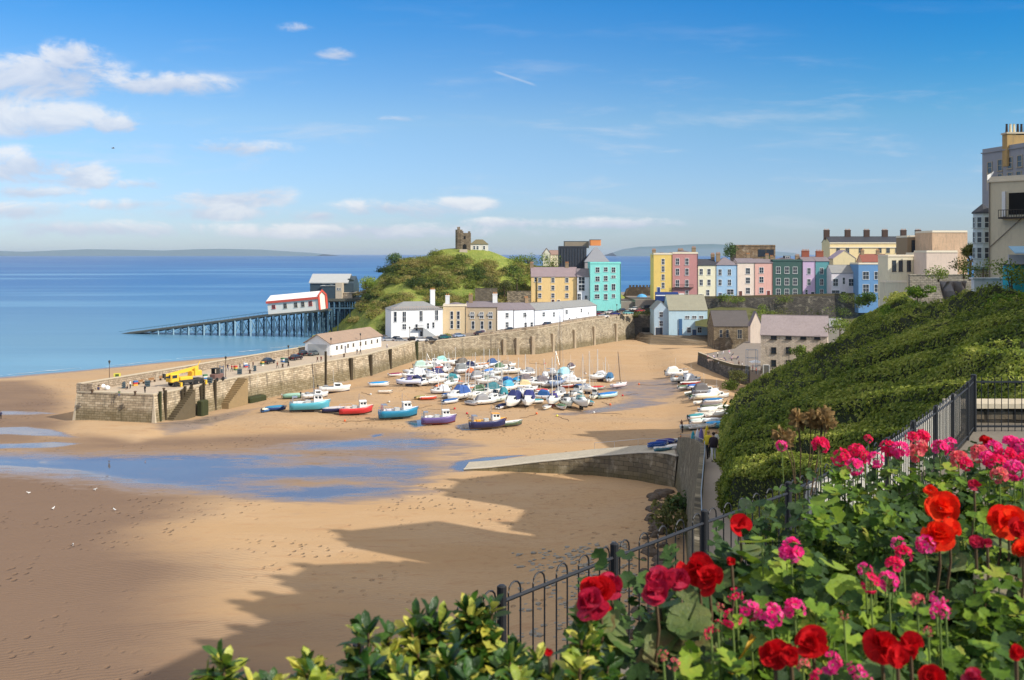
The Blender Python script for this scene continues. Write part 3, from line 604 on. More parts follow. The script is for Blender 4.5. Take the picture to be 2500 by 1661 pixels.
# lower quay / terrace by the warehouse
tz = 4.2; tl = [G(1704, 903, 0), G(1722, 911, 0), G(1740, 921, 0), G(1762, 929, 0), G(1790, 934, 0.5), G(1830, 934, 1)]
tl = [(p.x, p.y, 0) for p in tl]
tw = thing('terrace_wall', 'dark angled stone wall of the small outdoor terrace jutting into the sand', 'wall', (0, 0, 0))
wallmesh('wall_face', tl, tz+.1, -1, ST_DARK, tw, .5, 1); tb_ = [(tl[0][0]-.0, tl[0][1], 0), (70, 309, 0), (78, 331, 0)][::-1]; wallmesh('back_face', sub(tb_, 5), tz+.1, -1, ST_DARK, tw, .3, 1)
walls([(p_[0], p_[1]) for p_ in tl], tz, tz+.9, .4, ST_DARK, tw, 'parapet', 1); walls([(p_[0], p_[1]) for p_ in tl], tz+.9, tz+1.0, .5, COPE, tw, 'coping', 1)
tag(MB().prism([(p_[0]+.1, p_[1]+.1) for p_ in tl]+[(110, 232), (150, 330), (80, 336), (70, 309)], -1, tz).build('terrace_ground', asph), kind='structure')
# ground of the colourful row and the slope of gardens under it
tag(MB().prism([(50, 398.5), (59, 397.5), (150, 392), (260, 330), (260, 480), (50, 480)], 4, lambda p_: 15.3+max(0, min(1, (p_[0]-58)/70))*2.2).build('upper_town_ground', asph), kind='structure')
rw = thing('retaining_wall', 'long dark retaining wall under the green, lilac and teal houses', 'wall', (0, 0, 0))
rl = sub([(60, 397.2, 0), (95, 394.5, 0), (150, 391.8, 0)], 8); wallmesh('wall_face', rl, [15.5+(p_[0]-60)/90*2.3 for p_ in rl], 2, ST_DARK, rw, .5, 1); walls([(p_[0], p_[1]) for p_ in rl], [15.4+(p_[0]-60)/90*2.3 for p_ in rl], [16.4+(p_[0]-60)/90*2.3 for p_ in rl], .4, ST_DARK, rw, 'parapet', 1)
gl = [P(1700, 800, 372), P(1760, 800, 366), P(1830, 800, 350), P(1950, 805, 345), P(2080, 815, 330), P(2200, 800, 300)]; gh = [P(1690, 757, 395), P(1760, 748, 394), P(1830, 752, 393), P(1950, 770, 391), P(2080, 780, 388), P(2200, 745, 370)]
gs = strip([tuple(p) for p in gl], [tuple(p) for p in gh], 10)
for i in range(len(gs.v)): x, y, z = gs.v[i]; gs.v[i] = (x, y, z+.8*math.sin(x*.7)*math.cos(y*.5))
tag(gs.build('garden_slope', mat('garden_soil', L(92, 92, 52), .95, .4, .4, .3), None, True), kind='structure')
tag(MB().prism([(82, 236), (250, 200), (250, 345), (82, 345)], 2, lambda p_: 4.1 if p_[0] < 100 else 6).build('warehouse_yard_ground', asph), kind='structure')
# ================= buildings =================
GLASS = mat('window_glass', (.03, .04, .055), .12, .3, .8, 0, .6); WHITE = mat('white_paint', (.82, .82, .8), .6, .08, 1)
SLATE = mat('slate_roof', L(128, 118, 122), .75, .35, .5, .3, dirt=.35); SLATE2 = mat('grey_roof', L(142, 142, 140), .75, .3, .5, .25, dirt=.3); LEADR = mat('dark_roof', L(62, 64, 70), .7, .3, .5, .2)
BRK = mat('chimney_render', L(150, 128, 100), .9, .3, .8, .2); POT = mat('chimney_pot', L(190, 130, 80), .8, .2, 2); DOORM = {}
WC = {}
DKF = mat('dark_frame', L(60, 55, 50), .6, .1, 1)
def winmesh(w, h, fr, arch):
    k = (round(w, 2), round(h, 2), fr.name, arch)
    if k in WC: return WC[k]
    mb = MB(); b = min(.13, w*.13); s0 = -w/2; zt = h/2
    mb.box(s0-b, s0, -.09, .02, -h/2, zt); mb.box(-s0, -s0+b, -.09, .02, -h/2, zt); mb.box(s0-b, -s0+b, -.09, .02, zt, zt+b); mb.box(s0-b*1.8, -s0+b*1.8, -.2, .02, -h/2-b*1.2, -h/2)
    mb.box(s0, -s0, -.06, .01, -.04, .04)
    if w > .9: mb.box(-.035, .035, -.05, .01, -h/2, zt)
    if arch: mb.loft([[(x, y, zt+b*.9+(w/2+b)*.55*math.sin(math.pi*i/6)) for i, x in enumerate(np.linspace(s0-b, -s0+b, 7))]+[(-s0+b, y, zt), (s0-b, y, zt)] for y in (-.08, .02)])
    g = MB().box(s0+.001, -s0-.001, -.035, .005, -h/2+.001, zt-.001)
    a = mb.build('window', fr); ga = g.build('pane', GLASS); r = (a.data, ga.data)
    bpy.data.objects.remove(a); bpy.data.objects.remove(ga); WC[k] = r; return r
def window(x, z, w, h, parent, fr=None, arch=False, y=0.0, rz=0.0):
    a, g = winmesh(w, h, fr or WHITE, arch); o = ob('window', a, parent); o.location = (x, y-.003, z); o.rotation_euler = (0, 0, rz); ob('pane', g, o); return o
def door(x, w, h, parent, c=(.05, .05, .06), y=0.0, z=0):
    m_ = mat('door_%d_%d_%d' % tuple(int(q*99) for q in c), c, .5, .1, 1)
    mb = MB(); mb.box(x-w/2-.15, x-w/2, y-.1, y, z, z+h+.15, 0); mb.box(x+w/2, x+w/2+.15, y-.1, y, z, z+h+.15, 0); mb.box(x-w/2, x+w/2, y-.1, y, z+h, z+h+.15, 0)
    o = mb.build('door_frame', WHITE, parent); d_ = MB().box(x-w/2, x+w/2, y-.05, y-.003, z, z+h).box(x-w/4, x+w/4, y-.07, y-.05, z+h*.55, z+h*.9).build('door', m_, parent); return d_
def chim(x, y, z, parent, w=.9, l=1.4, h=1.6, n=3, m=None, pot=None):
    c_ = MB().box(x-l/2, x+l/2, y-w/2, y+w/2, z-1.6, z+h).box(x-l/2-.1, x+l/2+.1, y-w/2-.1, y+w/2+.1, z+h-.3, z+h-.05).build('chimney', m or BRK, parent)
    mb = MB()
    for i in range(n): mb.tube([(x-l/2+l*(i+.5)/n, y, z+h-.02), (x-l/2+l*(i+.5)/n, y, z+h+.6)], [.17, .13], 8)
    mb.build('chimney_pots', pot or POT, c_)
def house(name, label, pxl, pxr, yb, yt, D, col, depth=9, Dr=None, roof='flat', rh=2.2, rmat=None, found=3, wins=(), doors=(), chims=(), fr=None, cornice=True, wm=None, group=None, cat='house', side=None):
    """front from photo column pxl to pxr at distance D (Dr at the right end), base row yb, eave row yt.
    wins: (px, py, w_m, h_m[, arch]); doors: (px, w, h, colour); chims: (px, depth fraction)"""
    A = P(pxl, yb, D); zb = A.z; zt_ = H-(yt-HY)/F*D; Dr = Dr or D; B = P(pxr, yb, Dr); B.z = zb
    e = B-A; w = e.length; rz = math.atan2(e.y, e.x); ht = zt_-zb
    t_ = thing(name, label, cat, A, rz, group)
    wm = wm or mat('wall_'+'_'.join('%d' % int(c*99) for c in col), col, .85, .14, .35, .1, dirt=.22)
    def lx(px):
        s_ = (px-CX)/F; q = (s_*A.y-A.x)/(e.x-s_*e.y); return q*w
    mb = MB()
    if roof == 'gable_y': mb.loft([[(0, y, -found), (w, y, -found), (w, y, ht), (w/2, y, ht+rh), (0, y, ht)] for y in (0, depth)])
    elif roof == 'gable_x': mb.loft([[(x, 0, -found), (x, depth, -found), (x, depth, ht), (x, depth/2, ht+rh), (x, 0, ht)] for x in (0, w)])
    else: mb.box(0, w, 0, depth, -found, ht)
    mb.build('wall', wm, t_)
    rmat = rmat or SLATE; o_ = .25; th = .16; mb = MB(); top = ht
    if roof == 'flat':
        mb.box(-.12, w+.12, -.18, depth+.1, ht+.003, ht+.16, 1); mb.box(.02, w-.02, .02, .3, ht+.163, ht+.7, 1); mb.box(.02, .3, .3, depth, ht+.163, ht+.7, 1); mb.box(w-.3, w-.02, .3, depth, ht+.163, ht+.7, 1)
        if rh: mb.loft([[(.35, y, ht+.2), (w-.35, y, ht+.2), (w*.5+ .2, y, ht+.2+rh*s_), (w*.5-.2, y, ht+.2+rh*s_)] for y, s_ in ((.6, .7), (depth*.5, 1), (depth-.3, .7))], 0)
    elif roof == 'gable_x':
        mb.loft([[(x, -o_, ht-.1), (x, depth/2, ht+rh+.02), (x, depth+o_, ht-.1), (x, depth+o_, ht+th-.1), (x, depth/2, ht+rh+th+.08), (x, -o_, ht+th-.1)] for x in (-.15, w+.15)]); top = ht+rh
        mb.box(-.1, w+.1, depth/2-.12, depth/2+.12, ht+rh+.1, ht+rh+.3)
    elif roof == 'gable_y':
        mb.loft([[(-o_, y, ht-.1), (w/2, y, ht+rh+.02), (w+o_, y, ht-.1), (w+o_, y, ht+th-.1), (w/2, y, ht+rh+th+.08), (-o_, y, ht+th-.1)] for y in (-.15, depth+.15)]); top = ht+rh
    elif roof == 'hip':
        k = min(w, depth)*.45; mb.loft([[(-o_, -o_, ht+.002), (w+o_, -o_, ht+.002), (w+o_, depth+o_, ht+.002), (-o_, depth+o_, ht+.002)], [(-o_, -o_, ht+.14), (w+o_, -o_, ht+.14), (w+o_, depth+o_, ht+.14), (-o_, depth+o_, ht+.14)], [(k, depth/2-.1, ht+rh), (w-k, depth/2-.1, ht+rh), (w-k, depth/2+.1, ht+rh), (k, depth/2+.1, ht+rh)]]); top = ht+rh
    cm_ = wm if roof == 'flat' else rmat
    rf = mb.build('roof', [rmat, mat('cornice_pale', L(226, 214, 190), .8, .1, 1) if cornice else wm], t_)
    for c_ in chims:
        x = lx(c_[0]); chim(x, depth*c_[1], top+(.3 if roof != 'hip' else -.2), rf, *c_[2:])
    for q in wins:
        z = H-(q[1]-HY)/F*(A.y+(B.y-A.y)*lx(q[0])/w)-zb; window(lx(q[0]), z, q[2], q[3], t_, fr, len(q) > 4 and q[4])
    for q in doors: door(lx(q[0]), q[1], q[2], t_, q[3])
    if side: side(t_, w, depth, ht)
    if group == G_ROW or cat == 'house': mb = MB(); mb.tube([(w-.12, -.12, -.2), (w-.12, -.12, ht-.1)], .07, 5); mb.build('drainpipe', DKF, t_)
    return t_
def grid(xs, ys, w, h, arch=False): return [(x, y, w, h, arch) if arch else (x, y, w, h) for x in xs for y in ys]
SW = mat('stone_frame', L(170, 160, 140), .8, .1, 1); DKF = mat('dark_frame', L(60, 55, 50), .6, .1, 1)
SWp = 0
G_ROW = 'tall colour-washed terrace houses on the cliff above the harbour'
def rowh(lab, xl, xr, yt, yb, col, wins, D=400, **k): return house('terrace_house', lab, xl, xr, yb, yt, D, col, k.pop('depth', 10), found=6, wins=wins, group=G_ROW, **k)
rowh('yellow narrow four-storey house, leftmost of the colourful cliff-top row', 1596, 1641.5, 622, 716, L(234, 202, 116), grid([1619], [639, 657, 677, 697], 1.1, 2.2), doors=[(1608, 1.2, 2.4, (.03, .06, .2))], rh=.8, chims=[(1600, .4)])
def pinkside(t_, w, d, h):
    MB().box(w*.02, w*.8, -1.0, -.003, h*.26, h*.275).build('balcony_floor', DKF, t_); mb = MB(); mb.box(w*.02, w*.8, -1.0, -.95, h*.33, h*.336); [mb.box(x, x+.06, -1.0, -.94, h*.275, h*.33) for x in np.arange(w*.02, w*.8, .5)]; mb.build('balcony_railing', DKF, t_)
    for z in (.2, .45, .68, .88): window(w+.003, h*z, 1.1, 2.0, t_, DKF, False, d*.4, rad(90))
rowh('dusky pink tall house with a dark first-floor balcony next to the yellow house', 1642, 1704, 620, 733, L(196, 140, 136), grid([1654, 1677], [639, 664, 692], 1.3, 2.6)+[(1677, 717, 1.2, 2.4)], chims=[(1697, .3, .9, 1.6, 2.2), (1668, .6, .9, 2.2, 1.4, 4)], rh=1.2, side=pinkside)
rowh('cream three-storey house between the pink house and the light blue house', 1704.3, 1749, 648, 733, L(240, 232, 200), grid([1712, 1731], [664, 690], 1.2, 2.3)+[(1728, 715, 1.2, 2.2)], doors=[(1703.5+7, 1.2, 2.4, (.04, .04, .04))], roof='gable_x', rh=2.2, rmat=LEADR, chims=[(1746, .5, .9, 1.4, 2.0)])
rowh('light blue three-storey house right of the cream house', 1749.3, 1800, 648, 731, L(168, 200, 226), grid([1758, 1781], [665, 690], 1.2, 2.3)+[(1783, 713, 2.6, 2.0)], doors=[(1758, 1.3, 2.6, (.08, .1, .2))], roof='hip', rh=3.2, chims=[(1757, .3, .9, 1.6, 1.8)])
rowh('pale cream-pink house with a single column of windows beside the light blue house', 1800.3, 1843, 642, 726, L(242, 222, 204), grid([1826], [662, 685, 710], 1.6, 2.3), doors=[(1808, 1.3, 2.5, (.16, .06, .04))], roof='gable_x', rh=1.6, chims=[(1835, .6)])
rowh('salmon pink house left of the dark green house', 1843.3, 1886.5, 642, 725, L(234, 182, 168), grid([1859], [660, 683, 709], 1.6, 2.2), doors=[(1876, 1.3, 2.5, (.2, .05, .04))], roof='gable_x', rh=1.4, chims=[(1880, .5)])
def gside(t_, w, d, h):
    MB().box(w*.42, w*.62, 1.2, 3.5, h+.2, h+2.2).build('dormer', LEADR, t_); window(w*.52, h+1.3, 1.6, 1.1, t_, None, False, 1.19)
rowh('dark green broad house with white windows in the middle of the row', 1887, 1959.5, 638, 727, L(66, 96, 90), grid([1900, 1921, 1941], [660, 688, 714], 1.6, 2.6), doors=[], rh=1.5, cornice=False, side=gside, chims=[(1892, .5), (1955, .5, .9, 1.6, 2.0)])
rowh('lilac narrow house between the dark green house and the teal house', 1960, 1991, 638, 730, L(206, 180, 208), grid([1975], [662, 689], 1.3, 2.4)+[(1969, 714, .9, 2)], doors=[(1984, 1.3, 2.8, (.02, .02, .06))], roof='gable_x', rh=1.6, chims=[(1975, .5, 1, 3, 2.4, 5, mat('red_chimney', L(150, 84, 62), .9, .2, 1))])
rowh('teal narrow house right of the lilac house', 1991.3, 2025, 638, 730, L(98, 158, 162), grid([2006], [662, 689, 714], 1.3, 2.4), roof='gable_x', rh=1.6, chims=[(2010, .5, 1, 3, 2.2, 5, mat('red_chimney', L(150, 84, 62)))])
rowh('low white house with arched windows and grey roof left of the blue house', 2030, 2095, 667, 732, L(226, 218, 222), [(2040, 690, 1.9, 2.8, True), (2078, 690, 1.9, 2.8, True), (2060, 686, .9, 2.6), (2040, 716, 3, 2.2)], doors=[(2059, 1.8, 3.2, (.02, .02, .03))], roof='gable_x', rh=3.0, rmat=SLATE2, depth=8, D=394)
rowh('bright blue two-storey house with large white windows', 2096, 2163, 646, 727, L(108, 150, 192), grid([2114, 2142], [673, 704], 2.3, 2.9), rh=.6, D=388, doors=[], fr=WHITE)
house('garden_house', 'cream rendered gable-fronted house behind the white house with arched windows', 2034, 2090, 668, 632, 425, L(226, 206, 160), 8, roof='gable_y', rh=3.5, found=8, rmat=mat('lilac_slate', L(170, 152, 164), .8, .2, .5, .2, dirt=.2), cat='house')
house('red_roof_house', 'low house with a brown-red tiled roof behind the bright blue house', 2105, 2168, 660, 640, 430, L(200, 170, 150), 7, roof='gable_x', rh=3.2, found=10, rmat=mat('red_tile', L(140, 84, 70), .8, .3, .6, .2), chims=[(2112, .5), (2150, .5)], cat='house')
# cream hotel block right of the row
house('cream_villa', 'cream classical house with tall windows right of the bright blue house', 2168, 2232, 682, 627, 330, L(228, 218, 188), 9, wins=grid([2183, 2199, 2219], [650], 1.1, 3.6), rh=0, found=10, fr=DKF)
house('annexe', 'pale blue-grey low annexe with two windows joined to the cream villa', 2232, 2262, 655, 622, 332, L(200, 208, 204), 7, wins=grid([2239, 2252], [637], 1.3, 2.4), rh=0, found=10)
house('round_lookout', 'tiered cream lookout base with dark bands below the cream villa', 2162, 2215, 728, 690, 326, L(206, 200, 176), 5, rh=0, found=6, cat='lookout')
house('stucco_block', 'plain pinkish stucco block with a blank wall under the sandstone building', 2262, 2338, 660, 617, 318, L(222, 200, 180), 10, rh=0, found=8, cat='building')
house('sandstone_block', 'blank weathered sandstone end wall, highest building left of the palm', 2276, 2362, 617, 568, 330, L(200, 172, 142), 14, rh=0, found=8, cat='building', wm=mat('patchy_render', L(204, 172, 140), .9, .5, .18, .2, dirt=.5))
house('ruined_gable', 'dark-windowed rear house between the sandstone block and the long cream terrace', 2215, 2280, 640, 580, 345, L(150, 128, 100), 10, rh=.5, found=8, wins=grid([2240, 2262], [600, 606], 4.0, 3.6), fr=DKF)
# long cream terrace on the skyline
def longt(t_, w, d, h):
    MB().box(-.2, w+.2, -.35, -.003, h*.80, h*.84).box(-.2, w+.2, -.3, -.003, h*.96, h*1.0).build('string_course', mat('cornice_pale', L(226, 214, 190)), t_)
house('skyline_terrace', 'long cream terrace with a row of dark chimneys on the skyline', 2026, 2258, 660, 592, 460, L(238, 214, 160), 12, roof='gable_x', rh=2.6, rmat=LEADR, found=8, wins=grid([2046, 2069, 2101, 2148, 2168, 2190, 2212, 2235], [611, 632], 1.5, 2.4), chims=[(x, .5, 1.2, 2.6, 3.0, 4, mat('dark_brick', L(80, 62, 52), .9, .2, 1)) for x in (2028, 2080, 2127, 2172, 2218, 2254)], fr=SW, side=longt)
# ivy-topped ruin left of it
house('keep_ruin', 'flat-topped mossy stone building behind the pink houses', 1797, 1893, 660, 602, 440, L(150, 126, 100), 12, rh=0, found=6, wm=stone('ruin_stone', L(156, 130, 100), L(120, 98, 74), L(70, 60, 48), 1.2, .5), cornice=False, cat='building', wins=grid([1860, 1880], [618], 3.2, 3), fr=DKF)
# harbour-head buildings
house('blue_boathouse', 'narrow pale blue boathouse with a steep gable and dark doorway at the harbour head', 1597, 1632, 820, 756, 382, L(176, 196, 208), 12, roof='gable_y', rh=3.0, rmat=SLATE2, wins=[(1614, 768, 1.3, 1.9), (1614, 790, 1.3, 1.9)], doors=[(1609, 2.8, 3.2, (.04, .05, .07))], cat='boathouse')
def bside(t_, w, d, h):
    MB().box(w*.26, w*.34, -.4, -.003, 0, h*.66).build('drainpipe_casing', mat('bb', L(60, 100, 140), .6, .1, 1), t_)
house('harbour_hall', 'long pale blue harbour building with a grey roof and white lit gable end', 1633, 1727, 820, 758, 380, L(186, 212, 222), 15, roof='gable_x', rh=5.5, rmat=mat('moss_roof', L(150, 146, 126), .85, .3, .4, .2, dirt=.3), wins=grid([1678, 1695, 1712], [775], 1.6, 1.0)+grid([1682, 1708], [806], 1.4, 2.0), doors=[(1661, 1.6, 2.6, (.05, .12, .25)), (1695, 1.6, 2.4, (.05, .1, .2))], cat='boathouse', side=bside)
house('chapel', 'low brown stone chapel-like store with a dark slate roof next to the warehouse', 1743, 1830, 838, 797, 336, L(140, 126, 104), 11, roof='gable_x', rh=4.9, rmat=mat('dark_slate', L(92, 86, 84), .8, .3, .5, .3, dirt=.3), wm=stone('chapel_stone', L(146, 130, 104), L(112, 98, 78), L(74, 64, 52), .8, .3), wins=grid([1760, 1776], [815], .9, 2.6)+[(1806, 816, 1.4, 3.0)], fr=SW, cat='building')
house('sunlit_chapel_gable', 'steep narrow chapel gable, coloured sunlit pale, peeping over the left end of the warehouse roof', 1832, 1860, 806, 796, 328, L(226, 206, 186), 3, roof='gable_y', rh=4.6, found=8, rmat=SLATE)  # the chapel's own end gable, with its sunlit tone put into the colour
def wside(t_, w, d, h):
    for x in (3, 6): window(0, h*.62, .9, 1.3, t_, DKF, False, x, rad(-90))
house('stone_warehouse', 'three-storey pale stone warehouse with small square windows beside the ivy bank', 1857, 2020, 916, 818, 237, L(206, 182, 158), 9.5, Dr=232, roof='gable_x', rh=4.4, rmat=mat('warehouse_roof', L(160, 146, 144), .8, .35, .22, .3, dirt=.3), wm=stone('wh_stone', L(232, 214, 192), L(210, 190, 168), L(176, 158, 138), .7, .28, var=.35), wins=grid([1889, 1925, 1961, 1995], [824.5], 1.1, .8)+grid([1889, 1925, 1961, 1995], [856], .95, 1.3)+grid([1889, 1925, 1961], [887], .9, 1.3), doors=[(1871, 1.2, 2.4, (.2, .18, .15))], fr=DKF, cat='warehouse', side=wside)
house('shed_roof', 'small grey lean-to roof half hidden behind the right end of the warehouse', 2020, 2062, 820, 797, 250, L(150, 146, 136), 6, roof='gable_x', rh=1.6, rmat=SLATE2, found=12, cat='shed')
# white curved inn and the harbour-side cottages
def inn(t_, w, d, h):
    mb = MB(); [mb.box(x, x+.12, -.3, -.2, h+.1, h+1.1) for x in np.arange(.2, w, .8)]; mb.box(0, w, -.3, -.2, h+1.0, h+1.12); mb.build('roof_railing', mat('pinkish', L(180, 160, 150)), t_)
    n = 12; mb = MB(); [mb.box(w*.60+i*.42, w*.60+(i+1)*.42, -1.5, -.02, 0, 3.4-i*.28) for i in range(n)]; mb.build('outside_steps', mat('grey_step', L(170, 172, 172), .8, .1, 1), t_)
    mb = MB(); mb.box(w*.44, w*.60, -1.5, -.02, 3.2, 3.4); [mb.box(w*.44+i*.4, w*.44+i*.4+.06, -1.5, -1.44, 3.4, 4.4) for i in range(8)]; mb.box(w*.44, w*.6, -1.5, -1.44, 4.35, 4.42); mb.build('landing', DKF, t_)
house('white_inn', 'big white inn with tall arched windows and an outside stair above the pier root', 955, 1081, 827, 758, 329, L(238, 238, 236), 12, Dr=334, roof='hip', rh=2.6, rmat=SLATE2, wins=[(965, 774, .9, 3.4, True), (987, 774, 1.1, 3.4, True), (1028, 772, 1.0, 3.4, True), (1066, 770, 1.0, 3.4, True), (987, 798, 1.2, 1.7), (1017, 800, .7, 2.2), (1045, 796, .7, 1.8), (1058, 794, .7, 1.8)], doors=[(1030, 1.2, 2.2, (.1, .1, .1))], chims=[(1100-30, .8, 1, 1.6, 4.0, 3, WHITE)], cat='inn', side=inn)
house('beige_house', 'beige rendered house with paired narrow windows right of the white inn', 1081.5, 1138, 824, 748, 337, L(222, 198, 158), 11, wins=grid([1103, 1119], [770, 793], .9, 2.6), rh=.9, rmat=SLATE, chims=[(1090, .5, 1, 1.4, 3.2, 2, WHITE)], cat='house')
def hoods(t_, w, d, h):
    for f_ in (.18, .47, .77): MB().loft([[(w*f_-1.0, y, h*.70), (w*f_+1.0, y, h*.70), (w*f_+.9, y, h*.78), (w*f_-.9, y, h*.78)] for y in (-.3, -.003)]).build('window_hood', mat('grey_step', L(170, 172, 172)), t_)
house('stone_cottage', 'grey-beige stone house with arched window hoods left of the white cottages', 1138.5, 1214, 822, 750, 338, L(190, 172, 144), 10, wins=grid([1153, 1176, 1198], [770], 1.2, 2.0)+grid([1155, 1177, 1197], [794], .9, 2.6), doors=[(1178, 1.6, 2.2, (.12, .06, .1))], roof='gable_x', rh=1.5, chims=[(1148, .4, 1, 1.4, 2.2, 2), (1208, .4, 1, 1.6, 2.6, 3, WHITE)], cat='house', side=hoods)
GC = 'white harbour cottages above the streaked wall'
house('white_cottage', 'white cottage, first from the left in the row above the harbour wall', 1214.5, 1255, 818, 757, 341, L(238, 238, 240), 9, Dr=343, roof='gable_x', rh=2.0, wins=[(1238, 770, 1.0, 1.6), (1238, 793, 1.0, 1.7)], doors=[(1226, 1.0, 2, (.2, .3, .3))], found=4, group=GC)
house('white_cottage', 'white cottage with a dark drainpipe, second in the row above the harbour wall', 1255.3, 1305, 817, 757, 343, L(234, 236, 240), 9, Dr=347, roof='gable_x', rh=2.0, wins=[(1281, 769, 1.1, 1.5), (1283, 794, .9, 1.6), (1298, 793, .9, 1.6)], doors=[(1268, 1.0, 2, (.1, .1, .12))], found=4, group=GC, chims=[(1300, .5)])
house('white_cottage', 'white cottage with a blue-grey roof and dark ground-floor porch, third in its row', 1305.3, 1375, 812, 758, 350, L(230, 234, 242), 9, Dr=362, roof='gable_x', rh=2.0, rmat=SLATE2, wins=[(1327, 768, 1.3, 1.5), (1352, 768, 1.0, 1.6), (1341, 791, 1.8, 1.6)], doors=[(1371, 1.1, 2.4, (.1, .1, .14))], found=5, group=GC)
house('white_cottage', 'white cottage at the right end of its row, highest up the rising road', 1375.3, 1456, 800, 752, 366, L(238, 238, 240), 9, Dr=384, roof='gable_x', rh=1.9, rmat=SLATE2, wins=[(1383, 762, 1.4, 1.5), (1419, 758, .9, 1.3), (1390, 780, .9, 1.1), (1408, 777, .6, .9), (1436, 765, .6, .8)], found=6, group=GC)
# orange / white / turquoise block
def oside(t_, w, d, h):
    MB().box(w*.11, w*.13, -.25, -.003, h*.02, h*.95).build('climber', mat('climber', L(90, 80, 40), .9, .4, 2), t_)
house('orange_house', 'long orange-yellow house with a purple-grey slate roof behind the white cottages', 1297, 1409, 745, 676, 400, L(242, 206, 142), 11, roof='gable_x', rh=3.6, rmat=mat('purple_slate', L(148, 130, 132), .8, .3, .5, .2, dirt=.3), wins=grid([1318, 1350, 1384], [684, 703, 722], 1.2, 1.7)+[(1308, 683, .9, 1.7)], doors=[(1350, 1.1, 2.2, (.1, .05, .04)), (1364, 1, 2, (.1, .06, .04))], chims=[(1299, .5), (1386, .5)], cat='house', side=oside)
house('white_house', 'narrow white house with wide bay windows between the orange house and the turquoise house', 1409.5, 1440.5, 742, 676, 399, L(236, 236, 238), 11, roof='gable_x', rh=3.0, wins=[(1420, 671+14, 2.4, 2.6), (1420, 703, 2.4, 2.4), (1414, 725, 1.3, 2.4), (1431, 728, 1, 2)], cat='house')
house('turquoise_house', 'bright turquoise tall flat-roofed house beside the open sea', 1441, 1516, 741, 644, 397, L(146, 226, 216), 13, rh=0, cornice=False, wins=[(1459, 659, 1.5, 1.9), (1479, 658, 1.4, 1.6), (1498, 659, 1.4, 1.9), (1459, 681, 1.6, 1.8), (1479, 680, 1.4, 1.9), (1498, 676, 1.6, .9), (1457, 703, 1.5, 2.4), (1479, 702, 1.3, 2.3), (1498, 701, 1.4, 2.4), (1458, 724, 1.8, 1.6), (1479, 725, 1.3, 2.2), (1498, 723, 1.2, 1.4)], cat='house')
# dark clad block on the headland with orange roof unit
def dkside(t_, w, d, h):
    mb = MB(); [mb.box(w*f_, w*f_+.35, -.2, -.003, 0, h*.98) for f_ in np.linspace(.05, .9, 9)]; mb.build('cladding_fins', mat('fin', L(60, 66, 76), .6, .1, 1), t_)
house('dark_block', 'dark slate-clad tower block on the headland behind the orange house', 1366, 1432, 690, 605, 425, L(64, 68, 76), 12, rh=0, cornice=False, cat='building', found=8, wm=LEADR, side=dkside)
house('grey_mansard', 'grey mansard-roofed building with pinkish windows behind the turquoise house', 1428, 1487, 665, 640, 420, L(170, 162, 160), 11, roof='hip', rh=6.4, found=8, rmat=mat('mansard', L(142, 142, 146), .7, .15, .5), cat='building', wins=grid([1450, 1461, 1474], [647], 1.2, 1.8), fr=mat('pink_frame', L(160, 90, 90)))
def hut(name, lab, x0, x1, y0, y1, D, dep, m): 
    A = P(x0, y1, D); w = (x1-x0)/F*D; h = (y1-y0)/F*D; t_ = thing(name, lab, 'roof unit', A); MB().bev(0, w, 0, dep, 0, h, .15).build('casing', m, t_); MB().box(-.1, w+.1, -.1, dep+.1, h+.003, h+.15).build('lid', LEADR, t_); return t_
hut('plant_room', 'bright orange boxy roof unit on the dark block', 1441, 1467, 586, 600, 427, 5, mat('orange_unit', L(232, 146, 84), .7, .1, 1))
hut('plant_room', 'tan low roof unit with dark louvres on top of the dark block', 1378, 1438, 590, 606, 429, 6, mat('tan_unit', L(150, 136, 116), .8, .4, .8))
MB_ = MB().box(0, 13, -4, -.5, -12, 0)
# white cottage on the headland behind
house('headland_cottage', 'small white gabled cottage among the headland trees', 1326, 1344, 640, 620, 445, L(232, 226, 208), 9, roof='gable_y', rh=2.4, rmat=mat('brownroof', L(150, 124, 112), .8, .2, 1), found=6, wins=[(1335, 628, 1, 1.4)])
house('headland_wing', 'cream side wing with brown roof attached behind the headland cottage', 1342, 1364, 632, 622, 452, L(224, 212, 190), 7, roof='gable_x', rh=1.8, rmat=mat('brownroof', L(150, 124, 112)), found=8)
# car park items: sea wall ruin, navy stall, round roof, blue dome
def ruin(t_): pass
wth = thing('battlement_wall', 'dark crenellated old wall against the sea left of the yellow house', 'wall', P(1536, 742, 436))
mb = MB(); k = 60/F*436; mb.box(0, k, 0, 1.2, -2, 7.4); [mb.box(x, x+.8, 0, 1.2, 7.403, 8.3) for x in np.arange(0.1, k-.8, 1.5)]; mb.loft([[(-5.5, y, -2), (0, y, -2), (0, y, 7.2), (-1.2, y, 6.6), (-2.2, y, 4.0), (-4.4, y, 2.2)] for y in (0, 1.1)]); mb.build('masonry', stone('ruin_dark', L(92, 80, 66), L(66, 58, 48), L(44, 38, 32), .9, .4), wth)
tt = thing('navy_awning', 'long navy blue awning under the yellow house', 'awning', P(1599, 735, 396)); w = 56/F*396
MB().loft([[(0, -2.4, 2.2), (0, 0, 3.6), (0, 0, 0), (0, -2.4, 0)], [(w, -2.4, 2.2), (w, 0, 3.6), (w, 0, 0), (w, -2.4, 0)]]).build('canopy', mat('navy_cloth', L(22, 52, 110), .7, .15, 1), tt); MB().box(-.1, w+1.5, -2.5, -2.403, 2.1, 2.5).box(w+.01, w+2.2, -2.4, 0, 0, 3.0).build('fascia', WHITE, tt)
tt = thing('round_roof_kiosk', 'white kiosk with a pinkish barrel roof at the car park corner', 'kiosk', P(1581, 762, 402)); w = 36/F*402
